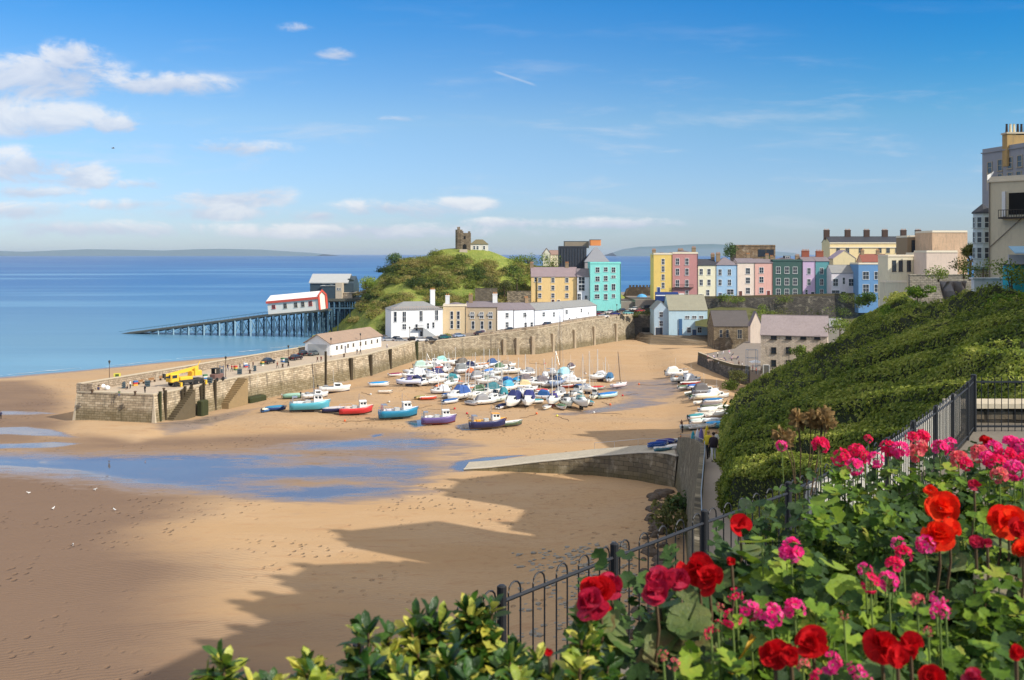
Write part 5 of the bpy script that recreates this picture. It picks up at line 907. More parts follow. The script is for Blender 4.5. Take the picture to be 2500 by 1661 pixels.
BT = [  # kind, label, px, py(base), length, heading, hull colour, cover colour, antifouling, kwargs
 ('fish', 'turquoise fishing boat with bow raised to the right, lying by the pier steps', 755, 1006, 7.6, 12, (88, 172, 190), (206, 206, 200), (60, 62, 70), dict(trim=(226, 236, 236))),
 ('fish', 'bright red fishing boat with green-windowed white wheelhouse', 868, 1014, 6.4, 14, (214, 62, 66), WH, (90, 60, 44), dict(trim=(236, 210, 200), roll=4)),
 ('fish', 'blue working boat with a white sheer line, alone right of the red boat', 972, 1024, 7.4, 20, (40, 132, 170), WH, (40, 70, 80), dict(trim=(220, 216, 226))),
 ('fish', 'white fishing boat with a purple hull band standing upright on its keel', 1070, 1038, 6.3, 10, (108, 92, 150), (240, 240, 236), (128, 60, 50), dict(trim=WH)),
 ('fish', 'navy-hulled fishing boat with bright orange gear on deck, nearest of the moored fleet', 1190, 1049, 6.6, 16, (44, 50, 96), (236, 170, 70), (96, 80, 66), dict(trim=(240, 176, 70))),
 ('open', 'small dark blue boat piled with gear left of the turquoise fishing boat', 672, 1004, 4.0, 20, (40, 66, 120), (50, 130, 170), (40, 44, 50), {}),
 ('dinghy', 'small blue dinghy with orange buoys at the far left of the fleet', 655, 1006, 3.4, 60, (70, 110, 160), (236, 230, 200), (40, 44, 50), {}),
 ('open', 'small dark navy boat tucked behind the red fishing boat', 815, 1008, 4.6, 15, (40, 44, 84), (196, 190, 190), (40, 40, 44), {}),
 ('cruiser', 'long white motor boat lying close under the pier wall', 816, 960, 6.8, 12, WH, None, (60, 56, 80), {}),
 ('dinghy', 'green-topped boat behind the turquoise fishing boat', 716, 974, 4.6, 15, (120, 160, 140), (150, 190, 170), (60, 60, 56), {}),
 ('cruiser', 'white cabin boat tilted beside the pier post', 768, 974, 5.6, 25, WH, None, (70, 60, 60), dict(roll=5)),
 ('dinghy', 'white dinghy with a vivid sky-blue cover, alone between the pier and the fleet', 925, 945, 4.6, 8, WH, (30, 150, 214), (180, 180, 176), {}),
 ('dinghy', 'small dinghy with a crimson cover above the sky-blue one', 966, 920, 3.6, 12, WH, (140, 50, 84), (150, 140, 130), {}),
 ('open', 'flat white tender lying on bare sand below the sky-blue dinghy', 940, 961, 3.2, 5, (226, 216, 200), None, (160, 150, 140), {}),
 ('open', 'small orange-red tender alone left of the fleet centre', 1046, 977, 3.6, 15, (216, 84, 60), None, (110, 96, 70), {}),
 ('dinghy', 'beige inflatable-looking dinghy next to the orange-red tender', 1026, 975, 2.8, 40, (200, 170, 110), (150, 140, 90), (110, 96, 70), {}),
 ('cruiser', 'white cabin boat with pale grey hood in the left cluster, top left', 1011, 926, 6.0, 205, WH, (226, 228, 232), (70, 60, 90), {}),
 ('cruiser', 'white cabin boat with a navy window hood in the left cluster', 1058, 924, 5.6, 215, WH, (60, 64, 110), (60, 60, 70), {}),
 ('yacht', 'white yacht with blue-grey deck at the front left of the left cluster', 997, 944, 5.6, 200, (206, 214, 236), (96, 90, 140), (60, 60, 70), {}),
 ('cruiser', 'white boat without cover in the middle of the left cluster', 1034, 942, 5.6, 235, WH, None, (60, 62, 70), {}),
 ('yacht', 'white yacht at the right of the left cluster with bare mast', 1064, 942, 5.8, 240, WH, (230, 230, 226), (60, 62, 70), dict(mast=6.5)),
 ('cruiser', 'pale green-white boat at the far back left of the fleet', 1034, 902, 5.2, 15, (206, 222, 214), (180, 210, 196), (90, 96, 80), {}),
 ('dinghy', 'grey-green dinghy with black outboard behind the left cluster', 1022, 908, 4.2, 10, (176, 198, 190), None, (70, 80, 76), {}),
 ('cruiser', 'white boat with maroon bottom in the back row, first from the left', 1056, 892, 5.6, 8, WH, None, (110, 40, 60), {}),
 ('cruiser', 'white boat with a mint green hood in the back row', 1086, 892, 5.6, 12, WH, (160, 226, 216), (120, 40, 60), {}),
 ('dinghy', 'bright red-orange covered dinghy in the back row', 1082, 906, 4.8, 8, (232, 220, 210), (226, 88, 64), (150, 140, 130), {}),
 ('cruiser', 'plain white boat behind the red-orange dinghy', 1108, 893, 4.8, 20, WH, None, (90, 50, 70), dict(mast=4.5)),
 ('cruiser', 'white boat with a dark grey hood, tallest of the back row', 1136, 896, 5.6, 30, WH, (110, 104, 96), (80, 80, 84), {}),
 ('cruiser', 'white boat with a mid grey hood just in front of the dark grey hooded one', 1134, 912, 5.8, 35, (226, 228, 230), (128, 132, 132), (80, 80, 84), {}),
 ('cruiser', 'white boat with a dark cockpit in front of the grey hooded pair', 1113, 930, 4.8, 300, WH, (70, 70, 72), (120, 60, 40), {}),
 ('open', 'orange-brown wooden boat in the back row', 1172, 897, 5.6, 12, (190, 130, 80), None, (120, 84, 40), {}),
 ('cruiser', 'white boat with navy trim at the right of the back row', 1206, 895, 5.0, 50, (226, 232, 240), (60, 90, 140), (60, 62, 70), {}),
 ('dinghy', 'white boat with an azure cover below the navy-trimmed one', 1192, 914, 5.2, 65, WH, (70, 140, 220), (90, 100, 120), {}),
 ('cruiser', 'white boat with small brown cabin at the far right of the back row', 1240, 897, 4.4, 15, WH, (160, 140, 120), (90, 100, 90), {}),
 ('yacht', 'white yacht without sail cover behind the bright blue-covered boat', 1214, 919, 5.4, 60, (222, 226, 220), None, (90, 96, 90), dict(mast=6)),
 ('cruiser', 'cream-white long boat left of the bright blue-covered boat', 1244, 914, 5.8, 20, (240, 236, 222), None, (120, 120, 96), {}),
 ('dinghy', 'boat under a big bright blue cover in the centre of the fleet', 1262, 936, 5.6, 70, (70, 170, 200), (16, 132, 186), (60, 60, 76), {}),
 ('yacht', 'white yacht with green canvas left of centre with tall bare mast', 1098, 950, 6.0, 250, (232, 236, 228), (120, 130, 120), (70, 76, 64), dict(mast=7.5)),
 ('cruiser', 'white bow-on boat with blue inner hood, front left of the centre group', 1118, 978, 7.0, 235, WH, (62, 96, 160), (100, 86, 70), {}),
 ('open', 'boat with orange-brown gear and pale buoys in the centre group', 1164, 958, 5.2, 30, (206, 196, 176), (196, 120, 84), (110, 70, 50), {}),
 ('yacht', 'cream yacht below the orange-brown boat', 1164, 980, 6.0, 235, (226, 220, 204), None, (90, 80, 64), dict(mast=8)),
 ('cruiser', 'white boat with a dark teal hood right of the orange-brown boat', 1212, 962, 5.8, 25, WH, (60, 120, 130), (70, 76, 80), {}),
 ('cruiser', 'white boat with turquoise seat cover left of the bright blue-covered boat', 1246, 954, 5.4, 50, WH, (80, 170, 200), (90, 100, 110), {}),
 ('cruiser', 'white bow-on boat with mint deck in the front centre', 1208, 984, 6.2, 235, (226, 240, 232), None, (70, 76, 80), {}),
 ('cruiser', 'white motor boat with a curved navy hood facing the camera', 1252, 994, 7.2, 250, WH, NV, (60, 64, 70), {}),
 ('cruiser', 'white cruiser with a boxy navy cockpit cover', 1290, 992, 7.0, 262, WH, (50, 58, 120), (50, 46, 44), {}),
 ('yacht', 'white yacht with purple-navy bimini and sail cover', 1350, 994, 7.0, 255, WH, (76, 66, 130), (90, 36, 30), dict(mast=9)),
 ('cruiser', 'cream-white cabin boat left of the rightmost big yacht', 1384, 994, 6.0, 285, (236, 236, 222), None, (70, 76, 60), {}),
 ('yacht', 'big white bow-on yacht at the right end of the front line', 1420, 1000, 7.4, 285, (240, 238, 228), (120, 160, 160), (80, 76, 64), dict(mast=10)),
 ('cruiser', 'white boat behind the big bow-on yacht', 1408, 968, 5.6, 60, WH, None, (80, 80, 80), {}),
 ('yacht', 'small white sailing boat just left of the navy cockpit cruiser bow', 1292, 962, 5.0, 40, (226, 226, 230), None, (100, 96, 90), {}),
 ('cruiser', 'grey canvas covered boat right of the bright blue-covered boat', 1290, 936, 5.0, 25, (176, 166, 166), (120, 110, 112), (80, 60, 60), {}),
 ('cruiser', 'white boat with brown-grey canvas right of the grey covered boat', 1314, 944, 5.6, 200, WH, (120, 112, 116), (90, 60, 60), dict(mast=5)),
 ('cruiser', 'white boat with slate canvas at the foot of the tall dark mast', 1342, 946, 4.8, 215, WH, (104, 100, 110), (80, 90, 60), {}),
 ('yacht', 'blue and white yacht under the tallest dark mast', 1364, 946, 6.4, 60, (150, 170, 200), (60, 96, 140), (60, 62, 80), dict(mast=17.5, md=True)),
 ('cruiser', 'long boat with pale aqua deck behind the tallest dark mast', 1382, 926, 6.6, 55, WH, (170, 220, 230), (150, 130, 120), {}),
 ('cruiser', 'small white boat with black wheelhouse, highest up the sand in mid harbour', 1396, 902, 4.0, 60, WH, (90, 80, 90), (70, 70, 76), {}),
 ('open', 'low rusty red hull between the two mast boats', 1388, 948, 3.8, 20, (150, 70, 60), None, (110, 60, 50), dict(mast=5.5)),
 ('yacht', 'white sailing boat with a bare mast left of the blue covered pair', 1464, 932, 5.6, 200, (236, 240, 240), None, (90, 60, 56), dict(mast=7)),
 ('cruiser', 'white boat with a dark blue cover lying on the wet sand at the far right', 1490, 932, 5.0, 75, WH, (64, 112, 150), (90, 60, 56), {}),
 ('yacht', 'small pale boat with a leaning brown mast on the wet sand, rightmost of the fleet', 1512, 950, 4.6, 35, (232, 218, 224), None, (110, 100, 110), dict(mast=8, md=True, roll=-7)),
 ('cruiser', 'cream boat at the right beside the royal blue covered dinghy', 1452, 974, 4.6, 70, (232, 228, 210), None, (90, 80, 60), {}),
 ('dinghy', 'dinghy with a royal blue cover near the right end of the fleet', 1484, 973, 5.2, 30, (190, 226, 230), (40, 120, 190), (150, 120, 120), {}),
 ('dinghy', 'small dinghy with a red cover behind the royal blue one', 1458, 953, 3.6, 5, (150, 160, 150), (196, 50, 56), (110, 60, 50), {}),
 ('yacht', 'pale yacht with masthead between the centre and the front line', 1186, 942, 5.4, 215, (224, 222, 216), (150, 160, 150), (96, 90, 84), dict(mast=8)),
 ('cruiser', 'off-white boat in the gap behind the cream yacht', 1142, 952, 4.8, 200, (230, 226, 220), None, (96, 90, 84), dict(mast=6)),
 ('open', 'dark green rowing boat lying beside the orange-geared fishing boat', 1246, 1042, 4.6, 25, (90, 110, 90), None, (70, 56, 90), {}),
 ('dinghy', 'small grey dinghy drawn up by the dark brown posts near the wall', 1232, 930, 3.6, 30, (180, 180, 176), (150, 150, 140), (80, 80, 80), {}),
 # the line along the bank on the right
 ('cruiser', 'white-decked boat with dark outboard, farthest of the boats by the terrace wall', 1652, 920, 5.6, 5, WH, (232, 230, 222), (60, 40, 40), {}),
 ('fish', 'grey-white boat with green-windowed cabin under the terrace wall', 1664, 934, 5.2, 10, (226, 230, 226), None, (40, 50, 44), {}),
 ('open', 'maroon and red boat right of the grey-white cabin boat', 1686, 943, 4.6, 8, (150, 60, 56), None, (90, 40, 50), {}),
 ('dinghy', 'white boat with a long cobalt stripe cover behind the maroon one', 1702, 951, 4.6, 14, (230, 232, 240), (60, 120, 200), (90, 70, 110), {}),
 ('open', 'olive and white small boat in the line along the bank', 1688, 965, 3.6, 40, (180, 190, 170), None, (50, 76, 66), {}),
 ('cruiser', 'boat with a slate grey cover and white bow in the line along the bank', 1722, 965, 5.6, 8, (150, 150, 154), (110, 106, 106), (90, 70, 60), {}),
 ('dinghy', 'plain white dinghy with cream side in the line along the bank', 1724, 977, 5.4, 8, (240, 236, 214), (236, 232, 226), (90, 60, 50), {}),
 ('dinghy', 'dinghy with a strong blue cover in the middle of the bank line', 1741, 986, 4.2, 10, (226, 226, 230), (10, 110, 170), (70, 70, 70), {}),
 ('open', 'dark green-grey upturned-looking boat below the strong blue one', 1736, 998, 4.2, 8, (110, 120, 100), (120, 112, 112), (60, 60, 60), {}),
 ('dinghy', 'white dinghy tight against the ivy in the middle of the bank line', 1762, 1001, 3.4, 20, WH, (240, 238, 230), (120, 110, 100), {}),
 ('open', 'white open boat beside the dark boulders in the bank line', 1722, 1018, 3.8, 12, (236, 232, 232), None, (90, 84, 80), {}),
 ('open', 'white rowing boat with pinkish thwarts in the bank line', 1746, 1020, 3.8, 14, (240, 232, 224), None, (150, 130, 120), {}),
 ('dinghy', 'small white dinghy with grey cover hard against the bank near the path', 1767, 1021, 3.2, 10, WH, (200, 200, 196), (120, 110, 100), {}),
 ('dinghy', 'white dinghy with pale green cover left end of the boat cluster', 1708, 1036, 3.8, 14, WH, (206, 222, 214), (120, 130, 120), {}),
 ('dinghy', 'sky-blue covered boat, largest near the top of the path', 1756, 1046, 4.8, 6, (110, 190, 210), (60, 164, 222), (90, 140, 150), {}),
 ('open', 'grey-green open boat nearest the slipway top', 1690, 1050, 4.2, 8, (170, 186, 180), None, (110, 124, 116), {}),
 ('open', 'white open boat between the sky-blue covered boat and the grey-green one', 1724, 1046, 3.6, 12, (236, 236, 230), None, (140, 140, 130), {}),
]
CN = {(226, 228, 230): 'white', (200, 60, 60): 'red', (40, 90, 150): 'blue', (60, 140, 150): 'teal', (150, 150, 152): 'grey', (30, 40, 80): 'navy', (214, 196, 150): 'sand-coloured', (90, 120, 90): 'green', (206, 120, 70): 'orange'}
XT = [(1075, 962, 'cruiser', 0, 5, 'just left of the bow-on boat with the blue hood'), (1092, 972, 'dinghy', 2, 0, 'in the gap before the yacht with green canvas'), (1140, 968, 'yacht', 0, 7, 'close behind the bow-on boat with the blue hood'), (1152, 990, 'dinghy', 4, 0, 'at the front of the centre group'), (1180, 966, 'cruiser', 7, 0, 'right of the cream yacht'),
 (1186, 988, 'cruiser', 4, 6, 'in the front row left of the mint-decked boat'), (1225, 998, 'dinghy', 5, 0, 'between the mint-decked boat and the curved navy hood'), (1230, 972, 'cruiser', 3, 6, 'behind the curved navy hooded motor boat'), (1268, 974, 'yacht', 0, 8, 'left of the navy cockpit cruiser'), (1318, 976, 'cruiser', 2, 0, 'between the navy cockpit cruiser and the purple bimini yacht'),
 (1322, 960, 'dinghy', 1, 0, 'in the open gap before the slate canvas boat'), (1366, 972, 'cruiser', 4, 7, 'behind the cream-white cabin boat'), (1440, 990, 'dinghy', 3, 0, 'right of the big bow-on yacht'), (1436, 962, 'yacht', 0, 9, 'with the bare mast left of the red-covered dinghy'), (1404, 940, 'cruiser', 0, 0, 'right of the low rusty hull'),
 (1170, 926, 'cruiser', 4, 5, 'in the middle of the third row'), (1150, 918, 'cruiser', 8, 0, 'in front of the grey hooded pair'), (1224, 932, 'dinghy', 7, 0, 'left of the big bright blue cover'), (1198, 932, 'yacht', 0, 7, 'in the third row before the azure cover'), (1096, 934, 'cruiser', 3, 0, 'right of the left cluster'),
 (1080, 922, 'dinghy', 0, 0, 'above the right end of the left cluster'), (1090, 910, 'cruiser', 4, 5, 'just below the red-orange covered dinghy'), (1044, 912, 'dinghy', 2, 0, 'in the gap behind the left cluster'), (1070, 902, 'cruiser', 0, 0, 'between the two back rows on the left'), (1156, 904, 'cruiser', 5, 4, 'in the back row right of the grey hoods'),
 (1224, 906, 'cruiser', 7, 0, 'in the back row before the brown cabin boat'), (1186, 900, 'dinghy', 0, 0, 'in the back row by the orange-brown boat'), (1016, 940, 'cruiser', 5, 4, 'in the left cluster, front middle'), (1046, 932, 'yacht', 0, 6, 'in the left cluster behind the uncovered boat'), (1272, 950, 'cruiser', 6, 0, 'just below the big bright blue cover'),
 (1306, 930, 'dinghy', 4, 0, 'behind the brown-grey canvas boat'), (1332, 932, 'cruiser', 0, 5, 'behind the slate canvas boat'), (1120, 940, 'dinghy', 8, 0, 'below the boat with the dark cockpit'), (1474, 926, 'cruiser', 0, 5, 'left of the dark blue cover on the wet sand'),
 (1714, 988, 'open', 4, 0, 'at the seaward edge of the bank line'), (1702, 975, 'dinghy', 7, 0, 'left of the slate-covered boat in the bank line'), (1752, 974, 'cruiser', 0, 0, 'tight under the ivy above the strong blue dinghy'), (1730, 1008, 'dinghy', 0, 0, 'in the bank line above the pinkish rowing boat'), (1752, 1011, 'open', 2, 0, 'hard against the ivy below the white dinghy'), (1700, 1024, 'dinghy', 3, 0, 'at the left of the lower bank line'), (1738, 1034, 'dinghy', 0, 0, 'just above the sky-blue covered boat'), (1706, 1048, 'open', 5, 0, 'between the grey-green open boat and the path'), (1768, 1034, 'dinghy', 4, 0, 'in the ivy corner above the sky-blue cover'), (1690, 934, 'cruiser', 0, 0, 'by the terrace wall behind the maroon boat'), (1676, 952, 'dinghy', 7, 0, 'left of the olive boat')]
XT += [(1128, 958, 'dinghy', 2, 0, 'between the off-white boat and the left cluster'), (1200, 948, 'dinghy', 1, 0, 'left of the dark teal hood'), (1232, 944, 'cruiser', 2, 5, 'above the turquoise seat cover'), (1282, 962, 'dinghy', 2, 0, 'under the stern of the small white sailing boat'), (1306, 986, 'dinghy', 3, 0, 'at the front between the two navy covers'), (1334, 1000, 'dinghy', 4, 0, 'beside the keel of the purple bimini yacht'),
 (1372, 1000, 'dinghy', 7, 0, 'in front of the cream-white cabin boat'), (1350, 922, 'yacht', 0, 6, 'left of the pale aqua deck'), (1420, 948, 'dinghy', 2, 0, 'right of the white boat by the rusty hull'), (1100, 986, 'dinghy', 2, 0, 'front left of the bow-on boat'), (1070, 950, 'dinghy', 8, 0, 'under the right end of the left cluster'), (984, 934, 'dinghy', 2, 0, 'at the far left of the left cluster'), (1000, 914, 'dinghy', 0, 0, 'above the far left of the left cluster'), (1256, 912, 'dinghy', 2, 0, 'right of the cream-white long boat'), (1286, 918, 'cruiser', 4, 5, 'in the back row right of the bright blue cover')]
CK = list(CN)
for i, (a, b, kd, ci, ms, wh) in enumerate(XT):
    cov = CK[ci] if kd != 'open' else None; hd_ = (200+37*i) % 360 if a < 1600 else 8+(i % 4)*6; hc_ = WH if i % 3 else CK[(i*3) % 9]
    nm_ = {'cruiser': 'cabin boat with a %s hood', 'dinghy': 'dinghy with a %s cover', 'yacht': 'yacht with a %s sail cover', 'open': '%s open boat'}[kd] % (CN[CK[ci]] if kd != 'open' else CN[CK[(i*3) % 9]] if not i % 3 else 'white')
    boat(kd, nm_+' '+wh, a, b, {'cruiser': 4.9, 'dinghy': 3.8, 'yacht': 5.2, 'open': 3.4}[kd]*(.92+.16*((i*7) % 10)/10), hd_, hc_, cov, [(80, 50, 46), (60, 62, 70), (50, 60, 90), (110, 60, 44)][i % 4], roll=[0, 4, -5, 2, 0][i % 5], mast=ms)
for i in range(16):
    a, b = [(842, 1030), (1018, 1000), (905, 975), (1110, 1000), (1310, 1012), (1360, 1018), (1450, 1010), (1520, 968), (1490, 990), (980, 950), (950, 985), (1140, 1012), (1560, 940), (1400, 925), (1430, 915), (1330, 890)][i]
    q = G(a, b, 0); q.z = sz(q.x, q.y); mc_ = [(226, 110, 60), (236, 220, 90), (214, 214, 210), (200, 60, 60)][i % 4]; t_ = thing('mooring_buoy', ['orange', 'yellow', 'white', 'red'][i % 4]+' mooring buoy with chain '+['below the red fishing boat', 'above the blue working boat', 'left of the orange-red tender', 'before the mint-decked boat', 'in front of the navy cockpit cruiser', 'in front of the purple bimini yacht', 'right of the big bow-on yacht', 'on the wet channel sand', 'below the leaning brown mast', 'by the flat white tender', 'left of the small tenders', 'above the orange-geared boat', 'far right in the channel', 'near the aqua-decked boat', 'under the highest small boat', 'on the open sand near the harbour wall'][i], 'buoy', q, i, 'mooring buoys on the sand')
    MB().ball((0, 0, .22), (.25, .25, .24), 0, 9, 6).build('float', pm(mc_, 'buoy', .5), t_, True); MB().tube([(.1, 0, .05), (1.2, .5, .03), (2.6, .2, .03), (4.2, .9, .03), (6.0, .4, .02)], .05, 4).build('chain', mat('rust_chain', L(84, 66, 52), .9, .3, 3), t_)
for r_ in BT:
    kw = dict(r_[9]); boat(r_[0], r_[1], r_[2], r_[3], r_[4], r_[5], r_[6], r_[7], r_[8], **kw)
# ================= near buildings on the right and the terrace out of frame =================
t_ = thing('bay_tower_house', 'slim tower with blue-white glazed bay and dark pointed roof at the right edge', 'house', P(2399, 760, 130)); k_ = 130/F
r6 = lambda r, z: [(r*math.cos(a), r*math.sin(a), z) for a in [math.pi*(i+.5)/4 for i in range(8)]]
h0 = 98*k_; WB = mat('bay_paint', L(196, 206, 206), .7, .12, 1); MB().loft([r6(1.05, -4), r6(1.05, h0)]).build('base', mat('bay_base', L(214, 204, 190), .85, .15, .6, .1, dirt=.3), t_)
MB().loft([r6(1.0, h0), r6(1.15, h0+.6), r6(1.15, 238*k_)]).build('bay', WB, t_)
for zf in (142, 180, 216):
    for i in range(8):
        a = math.pi*(i+1)/4; o = window(0, 0, .52, 1.35, t_, WB); o.location = (1.07*math.cos(a), 1.07*math.sin(a), zf*k_); o.rotation_euler = (0, 0, a+math.pi/2)
MB().loft([r6(1.35, 238*k_), r6(1.3, 242*k_), r6(.05, 262*k_)]).build('roof', LEADR, t_)
MB().loft([r6(1.35, 100*k_), r6(1.4, 104*k_), r6(1.2, 108*k_)]).build('bay_skirt', mat('green_skirt', L(110, 130, 128), .7, .2, 1), t_)
window(-.2, 3.0, .6, 2.4, t_, WHITE, False, -1.03)
def beigeside(t_, w, d, h):
    x = 2.6; MB().box(x-.9, x-.5, -.35, -.003, h-4.2, h-1.2).build('shutter', WHITE, t_); MB().box(x-.2, x+2.6, -.06, -.003, h-4.0, h-1.4).build('loggia_opening', mat('void', (.012, .012, .012)), t_)
    mb = MB(); mb.box(x-1, x+3, -1.1, -.003, h-4.5, h-4.3); mb.box(x-1, x+3, -1.1, -1.05, h-3.5, h-3.42); [mb.box(a, a+.05, -1.1, -1.05, h-4.3, h-3.5) for a in np.arange(x-1, x+3, .3)]; mb.build('balcony', DKF, t_)
    mb = MB(); mb.tube([(.2, -.1, h*.5), (5, -.1, h*.78)], .05, 4); mb.tube([(.12, -.08, 0), (.12, -.08, h)], .06, 5); mb.build('drainpipe', mat('pipe_grey', L(130, 120, 110), .7, .1, 1), t_)
house('cream_side_building', 'large cream building with dark loggia window and balcony at the right edge', 2414, 2640, 760, 446, 120, L(216, 204, 176), 14, Dr=112, rh=0, found=6, cat='building', side=beigeside)
def gh(t_, w, d, h):
    pass
house('grey_hotel', 'tall grey hotel block highest at the right edge under the yellow chimney', 2398, 2600, 720, 376, 152, L(158, 160, 164), 14, Dr=135, rh=0, found=6, cat='hotel', cornice=False, wins=[(2417, 410, .9, 1.6), (2442, 404, .9, 1.6), (2466, 398, .9, 1.6), (2442, 434, .9, 1.0), (2466, 431, .9, 1.0), (2490, 394, .9, 1.6), (2488, 428, .9, 1.0)], fr=SW, wm=mat('hotel_grey', L(150, 152, 158), .9, .25, .5, .15, dirt=.3))
ch = thing('chimney_stack', 'big yellow-brown chimney stack with cream and dark pots above the grey hotel', 'chimney', P(2459, 356, 146)); k_ = 146/F
MB().box(0, 22*k_, 0, 1.5, -3, 29*k_).box(22*k_+.003, 70*k_, 0, 1.5, -3, 26*k_).build('stack', mat('yellow_brick', L(180, 148, 96), .9, .35, 1.2, .3, dirt=.5), ch); MB().box(-.15, 70*k_, -.15, 1.65, 29*k_+.003, 33*k_).build('cap', COPE, ch)
for i in range(6): x = .3+i*.55; MB().tube([(x, .75, 33*k_), (x, .75, 33*k_+1.2), (x, .75, 33*k_+1.3)], [.2, .15, .19], 8).build('chimney_pot', mat('cream_pot', L(226, 210, 170), .8, .1, 1) if i in (1, 2) else mat('dark_pot', L(60, 52, 48), .8, .1, 1), ch)
sail = thing('flag', 'small white flag at the roof corner of the cream building', 'flag', P(2410, 446, 119)); MB().tube([(0, 0, -1), (0, 0, 1.3)], .03, 5).build('flagpole', SW, sail); MB().loft([[(0, 0, .2), (0, 0, .9), ], [(.5, .1, .7), (.5, .1, 1.1)], [(.8, .02, 1.2), (.8, .02, 1.4)]], 0, False, closed=False).build('cloth', WHITE, sail)
wg = thing('white_gable_wall', 'bright white blank wall with a stepped foot among the ivy at the cliff top', 'wall', P(2378, 690, 92)); k_ = 92/F
MB().loft([[(0, y, 10*k_), (72*k_, y, 8*k_), (70*k_, y, -10*k_), (46*k_, y, -40*k_), (36*k_, y, -75*k_), (-6*k_, y, -108*k_), (-8*k_, y, -98*k_), (2*k_, y, -60*k_)] for y in (0, .6)]).box(-.15, 74*k_, -.1, .7, 8*k_, 12*k_).build('render', mat('wall_white', L(214, 216, 216), .9, .15, .6, .1, dirt=.3), wg)
aw = thing('blue_awning', 'pale blue shop awning below the cream building at the right edge', 'awning', P(2462, 622, 104)); MB().loft([[(0, 0, .9), (0, -1.4, .2), (0, -1.4, .1), (0, 0, .8)], [(4, 0, .9), (4, -1.4, .2), (4, -1.4, .1), (4, 0, .8)]]).build('canopy', mat('awning_blue', L(150, 196, 226), .7, .1, 1), aw); MB().box(0, 4, 0, .1, -3.4, 0).build('shopfront', mat('shopwhite', L(200, 200, 204), .7, .15, 1), aw)
kq = thing('turquoise_kiosk', 'turquoise painted kiosk front at the far right edge above the ivy', 'kiosk', P(2474, 700, 88)); MB().bev(0, 3.5, 0, 2, -1, 1.9, .1).build('wall', mat('turq_paint', L(40, 170, 186), .6, .1, 1), kq); MB().box(-.2, 3.7, -.4, 2.2, 1.903, 2.0).build('roof', LEADR, kq)
gw = thing('garden_wall', 'grey stone boundary wall hung with ivy below the stucco block', 'wall', P(2222, 715, 190)); k_ = 190/F; MB().box(0, 150*k_, 0, .8, -4, 42*k_).box(-.1, 150*k_, -.1, .9, 42*k_+.003, 45*k_).build('masonry', stone('gw_up', L(176, 166, 148), L(140, 132, 118), L(100, 94, 84), .7, .3), gw)
cw2 = thing('cliff_rock', 'bare lilac-grey rock face patch between the ivy and the white wall', 'rock', P(2330, 735, 120)); k_ = 120/F
mb = MB(); mb.loft([[((-36+72*(i/8))*k_*(1-.15*j/4), .9*math.sin(i*1.7+j*2.1), (-48+24*j)*k_) for i in range(9)] for j in range(5)], 0, False, closed=False); mb.build('rock_face', mat('rock_lilac', L(170, 160, 154), .95, .5, 1.4, 1.0), cw2)
tag(MB().prism([(42, 60), (60, 118), (72, 160), (100, 195), (160, 200), (160, 20), (16, 20), (24, 40)], 12, lambda p_: 27 if p_[1] > 100 else 29).build('town_plateau_ground', asph), kind='structure')
# Victorian terrace along the cliff road, right of the picture: it throws the stepped shadow on the beach
AZn = AZ.normalized(); TE = math.tan(EL)
def cast(p, k): return Vector((p[0]+AZn.x*k, p[1]+AZn.y*k, 0))
def shade(p1, p2, k, dvec=(.93, -.37), depth=10, lab='', col=L(214, 204, 186)):
    a, b = cast(p1, k), cast(p2, k); h = TE*k; dv = Vector((*dvec, 0)).normalized()*depth; base = 27.0
    t_ = thing('cliff_road_house', lab, 'house', (a.x, a.y, base), group='tall houses of the cliff road'); m_ = mat('wall_'+lab[:9], col, .85, .15, .4, .1, dirt=.2)
    q = [(0, 0), (b.x-a.x, b.y-a.y), (b.x-a.x+dv.x, b.y-a.y+dv.y), (dv.x, dv.y)]; MB().prism(q, -2, h-base).build('wall', m_, t_)
    cx0 = sum(p[0] for p in q)/4; cy0 = sum(p[1] for p in q)/4; MB().loft([[(x, y, h-base+.003) for x, y in q], [(cx0+(x-cx0)*.3, cy0+(y-cy0)*.3, h-base+1.4) for x, y in q]]).build('roof', SLATE, t_)
    for f_ in (.18, .8): px_, py_ = q[1][0]*f_+dv.x*.12, q[1][1]*f_+dv.y*.12; chim(px_, py_, h-base+.2, t_, .9, 1.3, 1.5, 3)
    e = Vector((q[1][0], q[1][1], 0)); L_ = e.length; rzz = math.atan2(e.y, e.x)
    for i in range(max(1, int(L_/2.6))):
        for z in range(3, int(h-base)-2, 4):
            p = e*((i+.5)/max(1, int(L_/2.6))); o = window(0, 0, 1.1, 1.9, t_); o.location = (p.x, p.y, z+.5); o.rotation_euler = (0, 0, rzz+math.pi)
shade((-7.8, 148), (-9.8, 138), 78.5, (.86, .5), 10, 'tall stone-coloured house, farthest of the cliff road')
shade((2.4, 133), (-.5, 121), 66, lab='low cream house beside the farthest tall one')
shade((-21.5, 120), (-19.1, 114), 78, (.91, .38), 13, 'white narrow five-storey house in mid terrace')
shade((-4, 121), (-8.5, 108), 64, lab='cream low linking house with pilasters')
shade((-22, 107.4), (-24.2, 101), 77, (.95, .1), 9, 'pale grey tall house nearer the flower garden', L(190, 190, 190))
shade((-12, 109), (-19.5, 99.8), 66, lab='linking house with a green shopfront')
shade((-24.1, 98), (-26.6, 94), 76, (.95, .1), 9, 'ochre tall house near the garden', L(220, 190, 130))
shade((-20, 100), (-22, 91.2), 66, lab='buff linking house near the garden')
shade((-25, 88), (-33, 73), 72, (.95, -.2), 12, 'long white hotel nearest the garden', L(226, 226, 222))
shade((-22, 92), (-24.8, 87.6), 70, (.95, -.1), 9, 'red brick house next to the long hotel', L(170, 110, 90))
